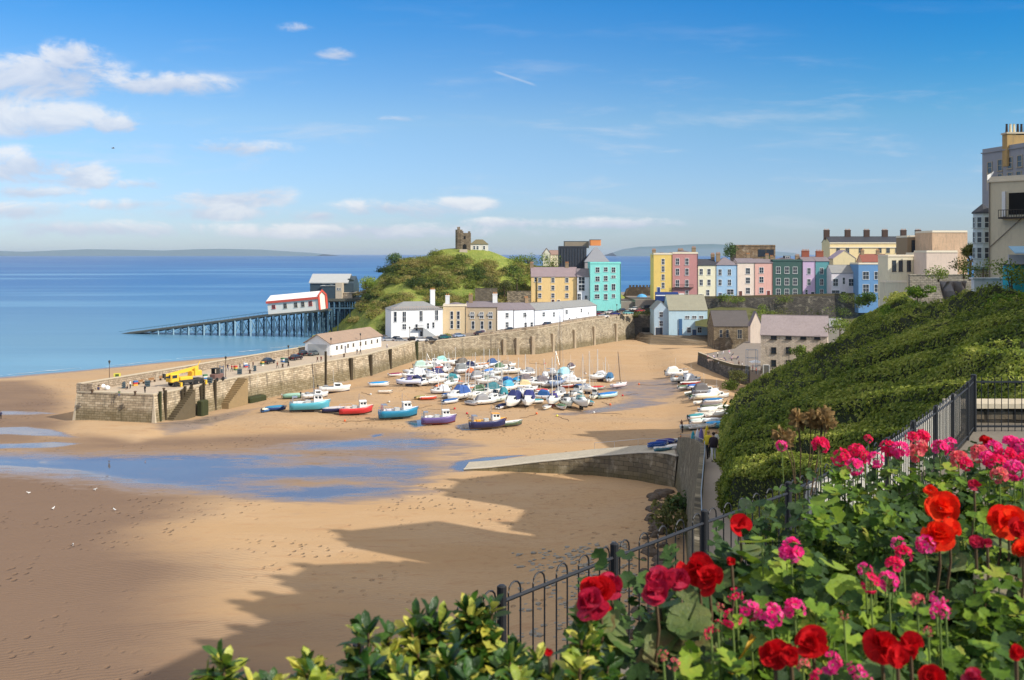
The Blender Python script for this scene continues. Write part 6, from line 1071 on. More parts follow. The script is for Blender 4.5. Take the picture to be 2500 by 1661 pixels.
# ================= slipway of concrete, steps, trees, vehicles, people =================
SLIPC = stone('slip_stone', L(134, 120, 96), L(104, 94, 76), L(72, 64, 52), 1.4, .6, True, .9, .6)
nl = [(1132, 1148, .08), (1190, 1150, .45), (1250, 1152, 1.0), (1320, 1155, 1.7), (1390, 1158, 2.3), (1450, 1161, 2.9), (1500, 1166, 3.4), (1560, 1173, 4.1), (1600, 1181, 4.55), (1635, 1190, 4.8), (1652, 1198, 4.9)]
NL = [(*G(a, b, 0).xy, z) for a, b, z in nl]; FL = [(x+.6, y+5.6+.3*i/10, z) for i, (x, y, z) in enumerate(NL)]
sl = thing('harbour_slipway', 'curved pale concrete slipway ramp running down to a point on the sand', 'slipway', (0, 0, 0))
strip([(x, y, z+.02) for x, y, z in NL], [(x, y, z+.02) for x, y, z in FL], 3).build('ramp', mat('slip_concrete', L(184, 174, 154), .9, .35, .3, .2, dirt=.4), sl)
wallmesh('near_wall', NL, [p[2] for p in NL], -.8, SLIPC, sl, .5, 1); wallmesh('far_wall', FL[::-1], [p[2] for p in FL][::-1], -.8, SLIPC, sl, .3, 1)
coping(NL, [p[2]+.0 for p in NL], .35, .14, mat('slip_kerb', L(206, 198, 180), .85, .2, 1), sl, 'kerb')
mb = MB(); q = [Vector(p) for p in FL[5:]]; mb.tube([p+Vector((0, 0, 1)) for p in q], .035, 5); [mb.tube([p, p+Vector((0, 0, 1))], .03, 5) for p in q]; mb.build('handrail', MET, sl)
stair('steps', (24.9, 136.5), (24.4, 144.5), .3, 4.9, 1.6, sl, mat('sea_steps', L(92, 88, 74), .9, .3, 1.5, .2), 1, 17)
wallmesh('steps_wall', [(26.6, 135.5, 0), (26.2, 146, 0)], [4.5, 6.2], -.8, SLIPC, sl, .2, -1)
tag(MB().prism([(23.9, 142.6), (29.5, 143), (34, 147), (33, 157), (24.3, 151.5)], -1, 4.86).build('slip_head_ground', asph), kind='structure')
for lab, a, b, hc, cc in (('royal blue dinghy at the left of the small group on the slipway head', 1606, 1093, (30, 80, 160), (24, 70, 150)), ('dark blue dinghy in the middle of the group on the slipway head', 1626, 1086, (40, 60, 150), (60, 60, 140)), ('blue dinghy with pale rim at the right of the slipway group', 1643, 1083, (30, 90, 170), None), ('white upturned dinghy lying along the slipway edge', 1648, 1100, (236, 234, 230), (230, 228, 224)), ('teal small boat behind the white upturned dinghy', 1622, 1102, (60, 120, 140), None)):
    boat('open', lab, a, b, 2.9, 12, hc, cc, (90, 100, 110), z=4.62, grp='small dinghies on the slipway head')
# kayaks stood up in a rack by the path
for lab, a, b, c_, D_ in (('turquoise kayak standing upright against the path wall', 1692, 1112, (40, 160, 180), 118), ('white kayak standing upright beside the turquoise one', 1703, 1110, (226, 226, 232), 114), ('lilac and navy kayak standing between the white and yellow ones', 1712, 1109, (120, 110, 170), 110), ('yellow kayak standing closest to the two walkers', 1726, 1112, (226, 196, 40), 98)):
    t_ = thing('kayak', lab, 'kayak', P(a, b, D_), .3, 'kayaks stood up by the path'); MB().loft([[(r*math.cos(x), r*.45*math.sin(x), z) for x in np.linspace(0, 2*math.pi, 9)[:-1]] for r, z in ((.03, 0), (.22, .35), (.36, 1.1), (.36, 1.7), (.2, 2.6), (.02, 3.0))]).build('hull', pm(c_), t_, True); MB().ball((0, -.12, 1.45), (.2, .06, .36), 0, 8, 5).build('cockpit', RUB, t_)

BARK = mat('bark', L(92, 76, 58), .95, .4, 3, .6)
GL1 = leafmat('tree_leaves', [L(60, 80, 30), L(96, 118, 44), L(134, 152, 60), L(170, 178, 84)], .6, .35, .3, .25, .45)
GL2 = leafmat('olive_leaves', [L(64, 70, 36), L(100, 104, 56), L(140, 138, 78)], .7, .3, .4, .2, .45)
def crown(r, n, size, parent, m, squash=.85, name='crown', cz=0):
    C_ = rng.normal(0, .42, (7, 3))*r*np.array([1, 1, .6]); V_ = []
    for c in C_:
        k = n//7; q = unit(rng.normal(0, 1, (k, 3))); rr = r*.62*rng.uniform(.55, 1.05, (k, 1)); v_, f_ = leafquads(q*rr*np.array([1, 1, squash])+c+np.array([0, 0, cz]), q, size, .7, .6); V_.append(v_)
    V_ = np.concatenate(V_); return fastmesh(name, V_, np.arange(len(V_)).reshape(-1, 4), m, parent)
def tree(name, lab, px, py, D, h, r, m=None, grp=None, n=900, size=.5):
    "py is the foot of the trunk"
    o = P(px, py, D); t_ = thing(name, lab, 'tree', o, random.uniform(0, 6), grp); th = h-r*.9
    mb = MB(); mb.tube([(0, 0, -1.5), (.1, 0, th*.5), (0, .1, th)], [.32, .24, .16], 7)
    for a in range(5): mb.tube([(0, .05, th*.55), (math.cos(a*1.3)*r*.5, math.sin(a*1.3)*r*.5, th+r*.2)], [.14, .05], 5)
    mb.build('trunk', BARK, t_); crown(r, n, size, t_, m or GL1, .8, 'crown', th+r*.1); return t_
def bush(lab, px, py, D, r, m=None, grp=None, n=420, size=.4, name='bush'):
    t_ = thing(name, lab, 'bush', P(px, py, D), random.uniform(0, 6), grp); crown(r, n, size, t_, m or GL1, .7, 'foliage', r*.4)
    MB().tube([(0, 0, -1.0), (0, 0, r*.5)], [.12, .06], 5).tube([(.1, 0, -1), (r*.4, 0, r*.6)], [.08, .03], 4).build('stem', BARK, t_); return t_
GH = 'trees on the castle headland'
tree('round_tree', 'dark round-crowned tree standing out against the sea on the left hill slope', 958, 662, 424, 8.5, 4.6, leafmat('dark_leaves', [L(44, 66, 34), L(74, 100, 46), L(100, 126, 60)], .6, .3, .3), GH, 1500)
tree('leaning_tree', 'light green tree at the cliff foot beside the new lifeboat station', 893, 722, 410, 9, 4.4, leafmat('lime_leaves', [L(96, 120, 40), L(140, 160, 60), L(180, 186, 90)], .6, .35, .3), GH, 1300)
tree('dense_tree', 'dense bushy tree left of the white headland cottage', 1262, 652, 430, 6, 4.0, GL1, GH); tree('dense_tree', 'wide bushy tree just beyond the dense one, nearer the cottage', 1290, 650, 432, 6.5, 4.6, GL1, GH); tree('dense_tree', 'tree in front of the white headland cottage beside the dark block', 1350, 664, 425, 7, 4.2, GL1, GH)
tree('slope_tree', 'tree low on the hill behind the grey-beige stone house', 1200, 712, 395, 7, 4.4, GL2, GH); tree('slope_tree', 'tree on the slope left of the orange house gable', 1262, 700, 400, 8, 5.0, GL1, GH); tree('slope_tree', 'olive tree halfway between the stone house and the orange house', 1232, 716, 396, 6, 3.8, GL2, GH)
bush('dark tree-like bush against the sea left of the mossy building', 1786, 622, 438, 4.2, leafmat('dark_leaves', []), None, 900, .6); bush('bright green bush growing on the mossy stone building', 1872, 640, 430, 3.2, GL1, None, 500, .5)
GG = 'bushes in the cliff gardens'
for lab, a, b, D_, r_ in (('wide bright bush in the garden under the light blue house', 1778, 738, 392, 3.6), ('bright bush at the left end of the cliff garden', 1764, 732, 394, 2.6), ('round bush on the garden steps under the cream-pink house', 1800, 742, 390, 2.6), ('bush in front of the salmon house garden wall', 1862, 758, 384, 2.6), ('low bush on the slope above the stone store', 1850, 772, 372, 3.0), ('bush beside the orange-clad steps', 1880, 768, 380, 2.4), ('bush under the dark green house', 1918, 738, 392, 3.2), ('bush in the middle of the garden slope', 1908, 776, 370, 3.0), ('bush above the right end of the warehouse roof', 1935, 782, 366, 3.0), ('bush hiding the foot of the lilac house wall', 1990, 786, 360, 3.4), ('bush at the corner of the arched-window house', 2070, 735, 384, 3.0), ('tall shrub beside the bright blue house wall', 2096, 745, 378, 3.6), ('shrub at the right end of the long retaining wall', 2052, 768, 370, 4.0), ('bush growing from the harbour wall corner', 1568, 772, 396, 3.0), ('yellowish bush on top of the harbour wall corner', 1586, 768, 394, 2.4), ('bush on the wall top right of the cottages', 1546, 776, 396, 1.8)):
    bush(lab, a, b, D_, r_, GL1 if len(lab) % 2 else GL2, GG)
for lab, a, b, D_ in (('clipped hedge bush left of the beige house door', 1092, 826, 330), ('clipped hedge bush right of the beige house door', 1122, 825, 330)): bush(lab, a, b, D_, 1.7, leafmat('hedge_leaves', [L(90, 100, 30), L(140, 140, 50)], .7, .3, .4), 'hedge bushes by the beige house', 260, .35)
bush('hedge patch beside the palm at the cliff top', 2400, 676, 128, 2.4, GL1, None, 700, .25); bush('low hedge along the wall under the stucco block', 2290, 676, 185, 2.0, GL1, None, 600, .3); bush('shrub at the right of the palm trunk', 2352, 664, 140, 1.8, GL2, None, 500, .25); bush('bush below the blue awning at the right edge', 2470, 690, 86, 2.0, GL1, None, 900, .2)
bush('grey-green shrub in front of the warehouse corner at the foot of the bank', 1806, 926, 236, 2.2, GL2, None, 700, .4); bush('dark shrub overhanging the boats at the foot of the bank', 1784, 955, 240, 2.6, GL1, None, 800, .4); bush('tree-like shrub against the warehouse front', 1955, 868, 229, 1.9, GL1, None, 800, .4); bush('ivy clump beside the small shed roof', 2050, 812, 214, 3.0, GL1, None, 700, .4)
# palm
t_ = thing('palm_tree', 'shaggy cabbage palm beside the blank sandstone wall', 'tree', P(2368, 668, 138)); MB().tube([(0, 0, -1), (.1, 0, 1.6), (-.5, 0, 2.8)], [.2, .15, .12], 6).tube([(.1, 0, 1.5), (.7, 0, 2.6)], [.13, .1], 6).build('trunk', BARK, t_)
V_ = []
for cx0, cz0 in ((-.5, 3.0), (.75, 2.8), (.1, 3.5)):
    q = unit(rng.normal(0, 1, (260, 3))+np.array([0, 0, .3])); v_, f_ = leafquads(q*.45+np.array([cx0, 0, cz0]), np.cross(q, rng.normal(0, 1, (260, 3))), 1.0, .1, .1, q); V_.append(v_)
V_ = np.concatenate(V_); fastmesh('fronds', V_, np.arange(len(V_)).reshape(-1, 4), GL2, t_)
# rocks and weed at the foot of the path wall
V_ = MB()
for i in range(150):
    a = random.random(); q = PL[0].lerp(PL[-2], a); x = q.x-random.uniform(1.6, 5.5)*(1-.4*a); y = q.y+random.uniform(-1, 1)+8; s_ = random.uniform(.25, 1.0)
    V_.ball((x, y, sz(x, y)+s_*.1), (s_*random.uniform(.7, 1.3), s_, s_*.6), 0, 6, 4)
tag(V_.build('beach_rocks', mat('rock_dark', L(96, 84, 72), .9, .5, 1.2, .8)), 'dark weedy boulders heaped along the foot of the path wall', 'rocks', kind='stuff')
V_ = MB()
for i in range(700):
    x = random.uniform(0, 13); y = random.uniform(80, 112); s_ = random.uniform(.08, .34)
    if x < (112-y)*.05+1+2*math.sin(y): continue
    V_.ball((x, y, sz(x, y)+s_*.15), (s_*1.2, s_, s_*.5), 0, 5, 3)
tag(V_.build('shingle', mat('shingle_grey', L(150, 146, 136), .9, .4, 1.2, .4)), 'grey shingle and pebbles on the shaded sand behind the railings', 'shingle', kind='stuff')
bush('leafy plant rooted on the boulders, topmost of the two by the path wall', 1634, 1245, 118, 1.5, GL2, None, 240, .5); bush('dark leafy plant on the boulders just behind the railing post', 1626, 1285, 112, 2.2, GL2, None, 300, .55); bush('weed clump at the foot of the stone steps', 1668, 1262, 118, 2.6, leafmat('dark_leaves', []), None, 340, .6)

# ---- vehicles ----
TYRE = mat('tyre', (.02, .02, .02), .85, .2, 2); RIM = mat('rim', L(150, 150, 154), .35, .1, 2, 0, .5, .8); LAMP = mat('lamp_glass', (.8, .8, .75), .2, .05, 1); TAIL = mat('tail_lamp', (.4, .01, .01), .3, .05, 1)
CARC = {}
def carparts(c):
    if 'v' in CARC: pass
    else:
        b = MB(); pr = [(-2.1, .35), (2.1, .35), (2.15, .62), (1.95, .82), (1.05, .92), (-1.9, .98), (-2.12, .8)]; b.loft([[(x*.97, y*.86, z) for x, z in pr] if abs(y) > .8 else [(x, y, z) for x, z in pr] for y in (-.88, -.78, .78, .88)])
        g = MB(); g.loft([[(-1.75, -.74, .94), (-1.25, -.6, 1.42), (.25, -.6, 1.44), (1.0, -.74, .92)], [(-1.75, .74, .94), (-1.25, .6, 1.42), (.25, .6, 1.44), (1.0, .74, .92)]])
        r = MB(); r.loft([[(-1.27, -.61, 1.40), (-1.2, -.55, 1.48), (.2, -.55, 1.50), (.3, -.61, 1.42)], [(-1.27, .61, 1.40), (-1.2, .55, 1.48), (.2, .55, 1.50), (.3, .61, 1.42)]]); w = MB(); w.loft([[(.33*math.cos(a), y, .33+.33*math.sin(a)) for a in np.linspace(0, 2*math.pi, 13)[:-1]] for y in (-.1, .1)]); ri = MB(); ri.loft([[(.19*math.cos(a), y, .33+.19*math.sin(a)) for a in np.linspace(0, 2*math.pi, 9)[:-1]] for y in (-.115, .115)]); la = MB().bev(0, .12, -.22, .22, 0, .14, .03)
        for k, mb_, m_ in (('b', b, WHITE), ('g', g, GLASS), ('r', r, WHITE), ('w', w, TYRE), ('ri', ri, RIM), ('la', la, LAMP), ('ta', la, TAIL)): o = mb_.build(k, m_); CARC[k] = o.data; bpy.data.objects.remove(o)
        CARC['v'] = 1
def car(lab, px, py, z, head, c, s=1.0, grp='cars parked along the harbour', van=False):
    carparts(c); q = G(px, py, z); t_ = thing('parked_van' if van else 'parked_car', lab, 'van' if van else 'car', q, rad(head), grp); cm_ = pm(c, 'carpaint', .25)
    def part(k, nm, p, m_=None, loc=(0, 0, 0), sc=None):
        o = ob(nm, CARC[k], p); o.location = loc
        if m_: o.material_slots[0].link = 'OBJECT'; o.material_slots[0].material = m_
        if sc: o.scale = sc
        return o
    if van:
        MB().loft([[(-2.3, y, .35), (2.3, y, .35), (2.35, y, .9), (1.7, y, 1.25), (1.2, y, 2.0), (-2.3, y, 2.05)] for y in (-.92, .92)]).build('body', cm_, t_); MB().loft([[(1.32, y, 1.85), (1.82, y, 1.22), (1.86, y, 1.22), (1.36, y, 1.87)] for y in (-.8, .8)]).box(.5, 1.2, -.94, .94, 1.25, 1.8).build('window', GLASS, t_)
    else: part('b', 'body', t_, cm_); part('g', 'windows', t_); part('r', 'roof', t_, cm_)
    for x in (-1.3, 1.32):
        for y in (-.8, .8): w_ = part('w', 'wheel', t_, None, (x, y, 0)); part('ri', 'rim', w_)
    for y in (-.6, .6): part('la', 'headlight', t_, None, (2.05, y, .62)); part('ta', 'tail_light', t_, None, (-2.17, y, .66))
    return t_
for a in ((655, 888, 6.05, 70, (40, 46, 56), 'dark blue-black car on the pier, farthest left of the three'), (722, 879, 6.05, 66, (50, 34, 40), 'dark maroon-black car nearest the white shed'), (742, 869, 6.05, 72, (30, 34, 40), 'black car behind the maroon one by the white shed'), (766, 868, 6.05, 66, (96, 104, 104), 'grey-green car partly hidden at the shed gable'),
          (948, 834, 5.8, 20, (170, 172, 176), 'silver car at the cliff foot right of the shed'), (965, 832, 5.8, 160, (36, 36, 40), 'black car left of the inn corner'), (978, 836, 5.6, 10, (150, 150, 152), 'mid grey car on the quay edge before the inn'), (1010, 833, 5.7, 8, (28, 28, 34), 'black car under the inn windows'), (1030, 834, 5.7, 6, (236, 236, 236), 'white car under the inn outside stair'), (1052, 833, 5.8, 5, (60, 62, 66), 'charcoal car beside the inn stair foot'),
          (1095, 832, 6.0, 4, (20, 92, 96), 'teal car in front of the left hedge'), (1130, 831, 6.1, 6, (150, 166, 190), 'pale blue car right of the hedges'), (1176, 825, 6.5, 8, (70, 56, 62), 'plum car outside the grey-beige stone house'), (1252, 815, 7.6, 12, (40, 52, 60), 'dark car outside the second white cottage'),
          (1352, 806, 8.9, 20, (60, 70, 90), 'slate blue car by the third cottage porch')):
    c_ = car(a[5], a[0], a[1], a[2], a[3], a[4])
    if a[0] > 1090: p_, e_ = linept(a[0], WL); c_.location = p_+Vector((-e_.y, e_.x, 0))*2.6; c_.location.z = p_.z+.02; c_.rotation_euler[2] = math.atan2(e_.y, e_.x)
for a in ((1460, 770, 9.9, 200, (110, 40, 50), 'maroon car at the left of the car park'), (1474, 776, 9.6, 30, (226, 222, 218), 'white car at the left car park edge'), (1488, 766, 10.2, 210, (200, 190, 186), 'beige car in the car park row'), (1502, 770, 10.0, 35, (40, 44, 110), 'navy car in front of the turquoise house'), (1517, 762, 10.7, 215, (60, 50, 56), 'dark brown car right of the navy one'), (1533, 768, 10.2, 30, (110, 170, 170), 'mint green car in the car park'), (1548, 758, 11.2, 210, (210, 204, 200), 'pale grey car at the back of the car park'), (1562, 762, 11.0, 40, (150, 60, 60), 'red car near the barrel-roofed kiosk'), (1578, 754, 11.8, 205, (60, 60, 70), 'graphite car behind the kiosk'), (1540, 750, 12.0, 190, (226, 226, 222), 'white car under the dark battlement wall'), (1526, 742, 12.9, 180, (90, 96, 104), 'grey car farthest back in the car park')):
    car(a[5], a[0], a[1], a[2], a[3], a[4], grp='cars in the harbour car park')
car('white van standing in the car park beside the blue dome tent', 1552, 752, 11.8, 200, (232, 232, 228), grp='cars in the harbour car park', van=True)
# mobile crane
YEL = mat('crane_yellow', L(236, 190, 60), .5, .2, 1, dirt=.15); hd = math.atan2(79, 31)
ct = thing('crane_truck', 'yellow mobile crane truck with folded boom parked on the pier', 'crane truck', G(455, 940, 6.05), hd-.35)
MB().bev(-3.6, 3.6, -1.15, 1.15, .6, 1.25, .1).build('chassis', mat('chassis_dark', L(60, 58, 54), .7, .3, 2), ct); cb_ = MB().bev(-4.2, -2.2, -1.15, 1.15, 1.0, 2.7, .2).build('cab', YEL, ct); MB().box(-4.23, -4.19, -.95, .95, 1.8, 2.5).box(-3.9, -2.8, -1.18, 1.18, 1.8, 2.45).build('window', GLASS, cb_)
MB().bev(-2.0, 1.0, -1.0, 1.0, 1.253, 1.9, .12).build('engine_cover', YEL, ct); MB().bev(.8, 3.2, -1.05, 1.05, 1.9, 3.0, .2).build('turntable', YEL, ct); bm_ = MB().loft([[(-5.0, -.28, 2.2), (-5.0, .28, 2.2), (-5.0, .28, 2.65), (-5.0, -.28, 2.65)], [(2.6, -.42, 3.1), (2.6, .42, 3.1), (2.6, .42, 3.9), (2.6, -.42, 3.9)]]).build('boom', YEL, ct); MB().box(-5.3, -4.9, -.35, .35, 1.9, 2.8).build('boom_head', mat('chassis_dark', L(60, 58, 54)), bm_)
MB().bev(1.2, 2.0, -1.4, -.7, 1.95, 3.6, .1).build('operator_cab', YEL, ct); MB().tube([(2.4, 0, 3.4), (3.3, 0, 4.9)], [.12, .06], 5).build('hook_mast', YEL, ct)
for x in (-3.0, -1.6, 1.6, 3.0):
    for y in (-1.1, 1.1): w_ = ob('wheel', CARC['w'], ct); w_.location = (x, y, 0); w_.scale = (1.6, 1.8, 1.6)
for x in (-2.3, 3.5): MB().box(x-.15, x+.15, -2.0, 2.0, .7, .9).box(x-.2, x+.2, -2.1, -1.8, 0, .9).box(x-.2, x+.2, 1.8, 2.1, 0, .9).build('outrigger', YEL, ct)
fk = thing('telehandler', 'grey and rusty forklift machine parked behind the crane truck', 'forklift', G(530, 930, 6.05), hd); MB().bev(-1.6, 1.4, -.8, .8, .6, 1.6, .15).build('body', mat('rusty', L(120, 92, 84), .8, .4, 2), fk); MB().box(-1.1, .1, -.7, -.6, 1.6, 2.7).box(-1.1, .1, .6, .7, 1.6, 2.7).box(-1.2, .2, -.8, .8, 2.703, 2.85).build('cage', mat('chassis_dark', L(60, 58, 54)), fk); MB().box(1.5, 1.7, -.6, -.4, .2, 3.2).box(1.5, 1.7, .4, .6, .2, 3.2).box(1.52, 1.68, -.4, .4, 2.8, 3).box(1.7, 2.9, -.5, .5, .25, .35).build('fork_mast', MET, fk)
for x in (-1.1, 1.0):
    for y in (-.8, .8): w_ = ob('wheel', CARC['w'], fk); w_.location = (x, y, 0); w_.scale = (1.3, 1.5, 1.3)
# lamp posts
def lamp(lab, px, py, z, h=5, c=None):
    t_ = thing('lamp_post', lab, 'lamp post', G(px, py, z), 0, 'lamp posts on the quays'); MB().tube([(0, 0, 0), (0, 0, .6), (0, 0, h)], [.14, .08, .05], 7).build('post', c or MASTD, t_); ln = MB().loft([[(r*math.cos(a), r*math.sin(a), z_) for a in np.linspace(0, 2*math.pi, 7)[:-1]] for r, z_ in ((.12, h), (.26, h+.5), (.3, h+.52), (.06, h+.75))]).build('lantern', mat('lantern', L(70, 72, 70), .4, .1, 1), t_); return t_
lamp('tall lamp post with dark lantern at the outer end of the pier', 267, 941, 6.05, 4.6); lamp('lamp post on the pier right of the crane truck', 551, 926, 6.05, 4.4)
for i, (a, b, z_) in enumerate(((704, 894, 6.05), (808, 872, 6.05), (1284, 806, 8.3), (1000, 838, 5.6), (880, 858, 6.0), (1506, 776, 9.6))): lamp(['thin lamp post between the pier cars', 'lamp post at the front corner of the white shed', 'lamp post in front of the second white cottage', 'lamp post before the white inn', 'lamp post at the far end of the shed', 'lamp post at the car park edge'][i], a, b, z_, 4.5)
hb = thing('signal_board', 'yellow and green notice box near the pier end lamp', 'sign', G(286, 940, 6.05), .3); MB().box(-.7, .7, -.1, .1, .9, 2.5).build('board', mat('sign_yellow', L(206, 196, 80), .6, .2, 1), hb); MB().box(-.35, .35, -.14, -.103, 1.1, 2.3).build('green_panel', mat('sign_green', L(70, 90, 40), .6, .2, 1), hb); MB().box(-.6, -.5, -.05, .05, 0, .9).box(.5, .6, -.05, .05, 0, .9).box(-.6, .6, -.04, .04, .8, .9).build('legs', MASTD, hb)
# bollards and benches on the pier
for i, (a, b) in enumerate(((240, 950), (225, 962), (330, 966), (400, 958), (610, 912), (690, 897), (840, 872))):
    t_ = thing('bollard', ['iron bollard beside the pier end parapet', 'iron bollard at the front left pier corner', 'iron bollard on the pier end kerb', 'iron bollard above the first pier steps', 'iron bollard left of the pier cars', 'iron bollard below the first parked pier car', 'iron bollard before the white shed'][i], 'bollard', G(a, b, 6.05)); MB().loft([[(r*math.cos(x), r*math.sin(x), z) for x in np.linspace(0, 2*math.pi, 9)[:-1]] for r, z in ((.3, 0), (.22, .15), (.2, .6), (.32, .7), (.3, .85), (.1, .92))]).build('bollard_body', MASTD, t_, True)
for i, (a, b) in enumerate(((345, 938), (372, 933), (398, 928))):
    t_ = thing('bench', ['bench left of three along the pier parapet', 'middle bench along the pier parapet', 'bench nearest the crane truck along the parapet'][i], 'bench', G(a, b, 6.05), hd); MB().box(-.9, .9, -.2, .25, .42, .48).build('seat', mat('varnish', L(150, 110, 70)), t_); MB().box(-.9, .9, .25, .3, .55, .9).build('backrest', mat('varnish', L(150, 110, 70)), t_); MB().box(-.8, -.7, -.2, .3, 0, .42).build('leg', MASTD, t_); MB().box(.7, .8, -.2, .3, 0, .42).build('leg', MASTD, t_)
# ---- people ----
PM = {}
def bodymesh(pose):
    if pose in PM: return PM[pose]
    J = {'stand': [(0, 0, .95), (0, 0, 1.15), (0, 0, 1.42), (0, .01, 1.50), (0, .0, 1.56), (0, .02, 1.66), (0, .02, 1.74)], }
    j = [Vector(p) for p in J['stand']]; R_ = [.15, .14, .17, .07, .07, .10, .07]; E = [(0, 1), (1, 2), (2, 3), (3, 4), (4, 5), (5, 6)]
    def ch(root, pts, rs):
        k = root
        for p, r in zip(pts, rs): j.append(Vector(p)); R_.append(r); E.append((k, len(j)-1)); k = len(j)-1
    st = .0 if pose == 'stand' else .28
    if pose == 'sit':
        for s_ in (-1, 1): ch(0, [(s_*.1, .12, .92), (s_*.11, .48, .9), (s_*.11, .5, .5), (s_*.11, .64, .46)], [.1, .075, .05, .045]); ch(2, [(s_*.2, 0, 1.4), (s_*.24, .08, 1.16), (s_*.16, .32, 1.02), (s_*.14, .40, 1.0)], [.065, .05, .04, .035])
    else:
        for s_ in (-1, 1):
            d = st*s_; ch(0, [(s_*.1, 0, .88), (s_*.105, d*.6, .5), (s_*.11, d*.6-(.12 if d < 0 else 0), .1), (s_*.12, d*.6+.14-(.12 if d < 0 else 0), .04)], [.11, .075, .05, .045])
            ch(2, [(s_*.2, 0, 1.41), (s_*.25, -d*.3, 1.14), (s_*.25, -d*.7+.06, .92), (s_*.25, -d*.8+.08, .83)], [.07, .05, .04, .038])
    me = bpy.data.meshes.new('b'); me.from_pydata(j, E, []); o = bpy.data.objects.new('b', me); COL.objects.link(o); md = o.modifiers.new('s', 'SKIN')
    for i, r in enumerate(R_): me.skin_vertices[0].data[i].radius = (r, r*.8)
    me.skin_vertices[0].data[0].use_root = True
    o.modifiers.new('u', 'SUBSURF').levels = 1; dg = bpy.context.evaluated_depsgraph_get(); m2 = bpy.data.meshes.new_from_object(o.evaluated_get(dg)); bpy.data.objects.remove(o); bpy.data.meshes.remove(me)
    m2.name = 'body_'+pose; [m2.materials.append(None) for _ in range(4)]
    for p in m2.polygons:
        c = p.center; arm = abs(c.x) > .19 and c.z > .75 and pose != 'sit'; z = c.z
        p.material_index = 0 if z > 1.49 or (arm and z < 1.0) or (pose == 'sit' and c.y > .33 and .95 < z < 1.08) else 1 if (z > .96 or arm) and not (pose == 'sit' and c.y > .15 and z < .98) else 2 if z > (.12 if pose != 'sit' else .53) else 3
        p.use_smooth = True
    PM[pose] = m2; return m2
SKIN = mat('skin', L(206, 160, 132), .6, .1, 3); HAIRS = [mat('hair_dark', L(50, 38, 30), .7, .2, 8), mat('hair_fair', L(170, 136, 90), .7, .2, 8), mat('hair_grey', L(170, 168, 164), .7, .2, 8)]
hm = MB().ball((0, -.01, 1.70), (.105, .115, .10), 0, 10, 6).build('hair', HAIRS[0], None, True); HAIR = hm.data; bpy.data.objects.remove(hm)
def person(lab, px, py, z, pose, top, legs, face=0, hair=0, D=None, grp=None, base=0):
    q = P(px, py, D) if D else G(px, py, z); t_ = thing('person', lab, 'person', (q.x, q.y, q.z-(.5 if pose == 'sit' else 0)+base), rad(face), grp); b = ob('body', bodymesh(pose), t_); b.scale = (.98,)*3
    for i, m_ in enumerate((SKIN, pm(top, 'cloth', .8), pm(legs, 'cloth', .8), TYRE)): b.material_slots[i].link = 'OBJECT'; b.material_slots[i].material = m_
    h = ob('hair', HAIR, b); h.material_slots[0].link = 'OBJECT'; h.material_slots[0].material = HAIRS[hair]
    return t_, b
GP = 'people out on the pier'; NVY, BLK, RD, WT, JN = (40, 46, 80), (34, 34, 38), (190, 50, 50), (230, 228, 224), (70, 84, 120)
person('person in dark clothes standing alone at the pier kerb', 354, 961, 6.05, 'stand', BLK, BLK, 150, 0, grp=GP); person('person in green top sitting on the pier deck near the end', 291, 962, 6.05, 'sit', (90, 110, 80), JN, 200, 1, grp=GP, base=-.38)
person('person in black sitting on the pier, left of a pair', 311, 950, 6.05, 'sit', BLK, (80, 70, 60), 150, 0, grp=GP, base=-.38); person('person in white and black standing by the seated pair', 318, 949, 6.05, 'stand', WT, BLK, 80, 1, grp=GP)
person('person in navy sitting low at the outer pier end', 240, 952, 6.05, 'sit', NVY, BLK, 220, 0, grp=GP, base=-.38); person('person in lilac sitting at the outer pier end', 256, 944, 6.05, 'sit', (150, 130, 170), WT, 260, 1, grp=GP, base=-.38)
for a in (('person in red walking right of the forklift', 566, 908, RD, BLK), ('person in dark blue beside the red walker', 556, 906, NVY, JN), ('person in grey walking in the group by the pier lamp', 586, 903, (130, 130, 134), BLK), ('person in pale top leading the group by the lamp', 596, 900, WT, JN), ('person in blue walking left of the pier cars', 608, 905, (90, 110, 150), JN), ('person in brown behind the blue walker', 618, 899, (120, 96, 80), BLK), ('person in rust top between the pier cars', 677, 900, (150, 90, 70), BLK), ('person in black near the thin lamp post', 704, 897, BLK, BLK), ('person in brown beside the maroon car', 775, 886, (110, 70, 60), (90, 60, 50)), ('person in dark red right of the person in brown', 784, 885, (130, 60, 60), BLK), ('person in black at the shed gable', 796, 876, BLK, BLK), ('person in dark coat outside the shed front', 872, 866, BLK, NVY), ('person in grey outside the shed front', 880, 866, (110, 110, 112), BLK), ('person in white at the far end of the shed', 945, 852, WT, JN)):
    person(a[0], a[1], a[2], 6.05, 'walk', a[3], a[4], random.choice((-25, 155)), random.randrange(3), grp='people walking on the pier')
cols_ = [(190, 120, 130), (210, 190, 200), (120, 70, 80), (220, 210, 190), (90, 80, 110), (160, 60, 60), (200, 170, 180), (70, 60, 60), (230, 220, 226), (150, 120, 100), (60, 70, 110), (200, 140, 150)]
names_ = ['rose top', 'pale lilac top', 'plum top', 'cream top', 'slate purple top', 'brick red top', 'soft pink top', 'brown-black top', 'white top', 'tan top', 'deep blue top', 'coral top']
pos_ = [(1728, 880), (1742, 876), (1756, 888), (1752, 872), (1768, 880), (1774, 892), (1786, 884), (1790, 870), (1766, 866), (1804, 896), (1802, 878), (1780, 864)]
